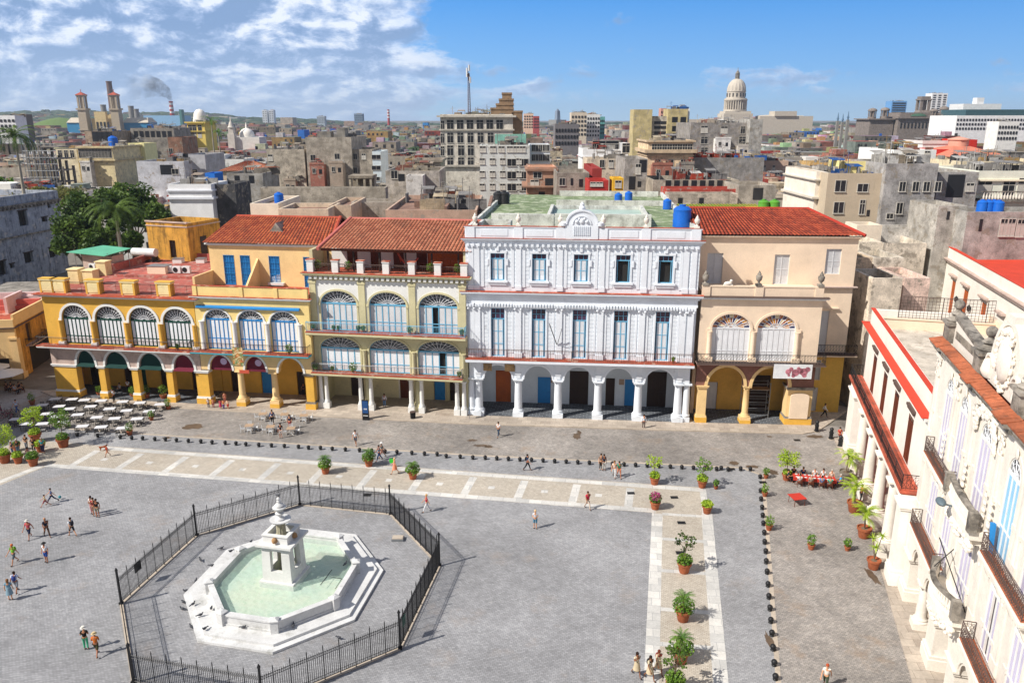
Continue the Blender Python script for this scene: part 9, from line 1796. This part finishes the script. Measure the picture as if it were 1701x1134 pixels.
# ---- everything beyond: one far mass of roofs
FR = M(); fcol = []
def fbox(x0, x1, y0, y1, z0, z1, c):
    k = len(FR.f); FR.box(x0, x1, y0, y1, z0, z1); fcol.extend([c]*(len(FR.f)-k))
Y = YS; rnd = random.Random(77)
def hillz(x, y):
    if y < 1500: return 0
    t_ = x/max(y, 1); z = 0
    b = math.exp(-((t_+.44)/.13)**2)*52+math.exp(-((t_+.60)/.08)**2)*42+math.exp(-((t_+.28)/.10)**2)*10-2+3*sin(t_*19)+3*sin(t_*47+1)
    return max(0, b)*min(1, max(0, (y-1900)/1500))
FAR_BIG = 0
while Y < 3600:
    stp = 10+Y/44; half = .70*(Y+10)+20; x = -half
    while x < half:
        w_ = rnd.uniform(6, 16)+Y/110; d_ = min(stp*.9, rnd.uniform(12, 26)+Y/90)
        if clear(x, x+w_, Y, Y+d_) and rnd.random() < .93:
            h = rnd.uniform(9, 17)+(rnd.random() < .12)*rnd.uniform(2, 8)
            if Y > 1400 and rnd.random() < .02: h += rnd.uniform(6, 22)
            if Y > 2300: h = rnd.uniform(5, 11)
            hz = hillz(x, Y)
            if Y > 1900 and rnd.random() < .35: x += w_; continue
            c = C(rnd.choice(PAL)); g_ = rnd.uniform(.3, .95); c = tuple(v*g_ for v in c)
            if rnd.random() < .03: c = C(rnd.choice(['#2a66b4', '#a8352f', '#8f5a48', '#b0442f']))
            fbox(x, x+w_*.95, Y, Y+d_, 0, h+hz, c); rc = tuple(v*rnd.uniform(.5, 1.1) for v in C('#94897c'))
            if rnd.random() < .12: rc = C('#9c4438')
            fbox(x+.5, x+w_*.95-.5, Y+.5, Y+d_-.5, h+hz, h+hz+.05, rc)
            if rnd.random() < .7 and Y < 1900:
                hx = x+rnd.uniform(0, w_*.6); fbox(hx, hx+w_*.3, Y+1, Y+1+d_*.3, h+hz, h+hz+rnd.uniform(1.5, 3.5), tuple(v*rnd.uniform(.5, 1) for v in C(rnd.choice(PAL))))
            if rnd.random() < .25 and Y < 1500: hx = x+rnd.uniform(1, w_*.8); fbox(hx, hx+1.6, Y+1, Y+2.4, h+hz, h+hz+1.8, C('#1f5fb4') if rnd.random() < .6 else (.03,.03,.03))
            if Y < 1300:
                for s_ in range(2 if Y < 800 else 1):
                    n = int(w_/3.6)
                    for i in range(n):
                        if rnd.random() < .75: wx = x+w_*.95*(i+.5)/n; fbox(wx-.7, wx+.7, Y-.12, Y, h-3.2-3.5*s_, h-1.4-3.5*s_, (.035,.035,.04))
        x += w_*rnd.uniform(1.0, 1.12)
    Y += stp
m, t, b = newmat('far roofs'); an_ = t.nodes.new('ShaderNodeVertexColor'); an_.layer_name = 'col'; g_ = t.nodes.new('ShaderNodeNewGeometry')
cc = mixc(t, 1.0, an_.outputs[0], ramp(t, noise(t, g_.outputs['Position'], .25, 6, .7), [(.3, .45), (.65, 1.15)]), 'MULTIPLY'); L(t, cc, b.inputs['Base Color']); b.inputs['Roughness'].default_value = .9
fo = FR.build('far_city_roofs', m, cols=fcol); tag(fo, 'far mass of flat roofs and small houses reaching to the skyline', 'city roofs', kind='stuff')
tf = M(); rnd = random.Random(5)
for k in range(520):
    Y = 300*(10**(rnd.random()*1.05)); x = rnd.uniform(-.68, .68)*Y
    if not clear(x-3, x+3, Y-3, Y+3) or Y < YS: continue
    s = rnd.uniform(3, 6)+Y/420; z0 = hillz(x, Y)+rnd.uniform(8, 12)+(Y > 1900)*0
    for j in range(5): tf.ball((x+rnd.uniform(-s,s), Y+rnd.uniform(-s,s), z0+rnd.uniform(-1,1)), s*rnd.uniform(.4,.8), 6, 1.2, 1, .8)
for k in range(900):
    Y = rnd.uniform(2300, 4300); x = rnd.uniform(-.70, .70)*Y; z0 = hillz(x, Y)
    tf.ball((x, Y, z0+4), rnd.uniform(14, 30), 6, 1.7, 1, .42)
tag(tf.build('far_trees', leafmat('far trees', C('#33482f'), C('#4a5f3a'), .02)), 'far dark tree crowns scattered between the distant roofs', 'trees', kind='stuff')
hm = M(); nx, ny = 160, 14; vs_ = []
for j in range(ny):
    y = 1850+j*260
    for i in range(nx+1): x = (-1+2*i/nx)*.78*y; vs_.append((x, y, hillz(x, y)+.5*(j > 0)))
hm.add(vs_, [(j*(nx+1)+i, j*(nx+1)+i+1, (j+1)*(nx+1)+i+1, (j+1)*(nx+1)+i) for j in range(ny-1) for i in range(nx)], True)
m, t, b = newmat('hill green'); g_ = t.nodes.new('ShaderNodeNewGeometry'); cc = ramp(t, noise(t, g_.outputs['Position'], .006, 7, .7), [(.35, C('#2c3f2c')), (.5, C('#43583a')), (.62, C('#6a6a60'))]); L(t, cc, b.inputs['Base Color']); b.inputs['Roughness'].default_value = 1; tag(hm.build('hills', m), kind='structure')
gh = M(); gx, _ = HY(98, 190, 1500); prof_ = [(-1,0),(-.7,.35),(-.35,.8),(0,1),(.35,.86),(.7,.45),(1,0)]; vs_ = []
for j in range(7):
    for i in range(25): a = 2*pi*i/25; r = 1-j/6; vs_.append((gx+95*r*cos(a), 1500+60*r*sin(a), 36*(1-r**1.6)))
gh.add(vs_, [(j*25+i, j*25+(i+1)%25, (j+1)*25+(i+1)%25, (j+1)*25+i) for j in range(6) for i in range(25)], True)
m, t, b = newmat('bright grass'); b.inputs['Base Color'].default_value = (*C('#5c7338'), 1); b.inputs['Roughness'].default_value = 1; tag(gh.build('hill', m), kind='structure')
# air
hz = M(); hz.box(-3600, 3600, -30, 4700, -1, 112); m = bpy.data.materials.new('haze'); m.use_nodes = True; t = m.node_tree; t.nodes.clear(); om = t.nodes.new('ShaderNodeOutputMaterial'); pv = t.nodes.new('ShaderNodeVolumePrincipled'); pv.inputs['Color'].default_value = (.72,.84,1,1); pv.inputs['Density'].default_value = HAZE; pv.inputs['Anisotropy'].default_value = .2; L(t, pv.outputs[0], om.inputs['Volume'])
if HAZE > 0: tag(hz.build('haze', m), kind='stuff')
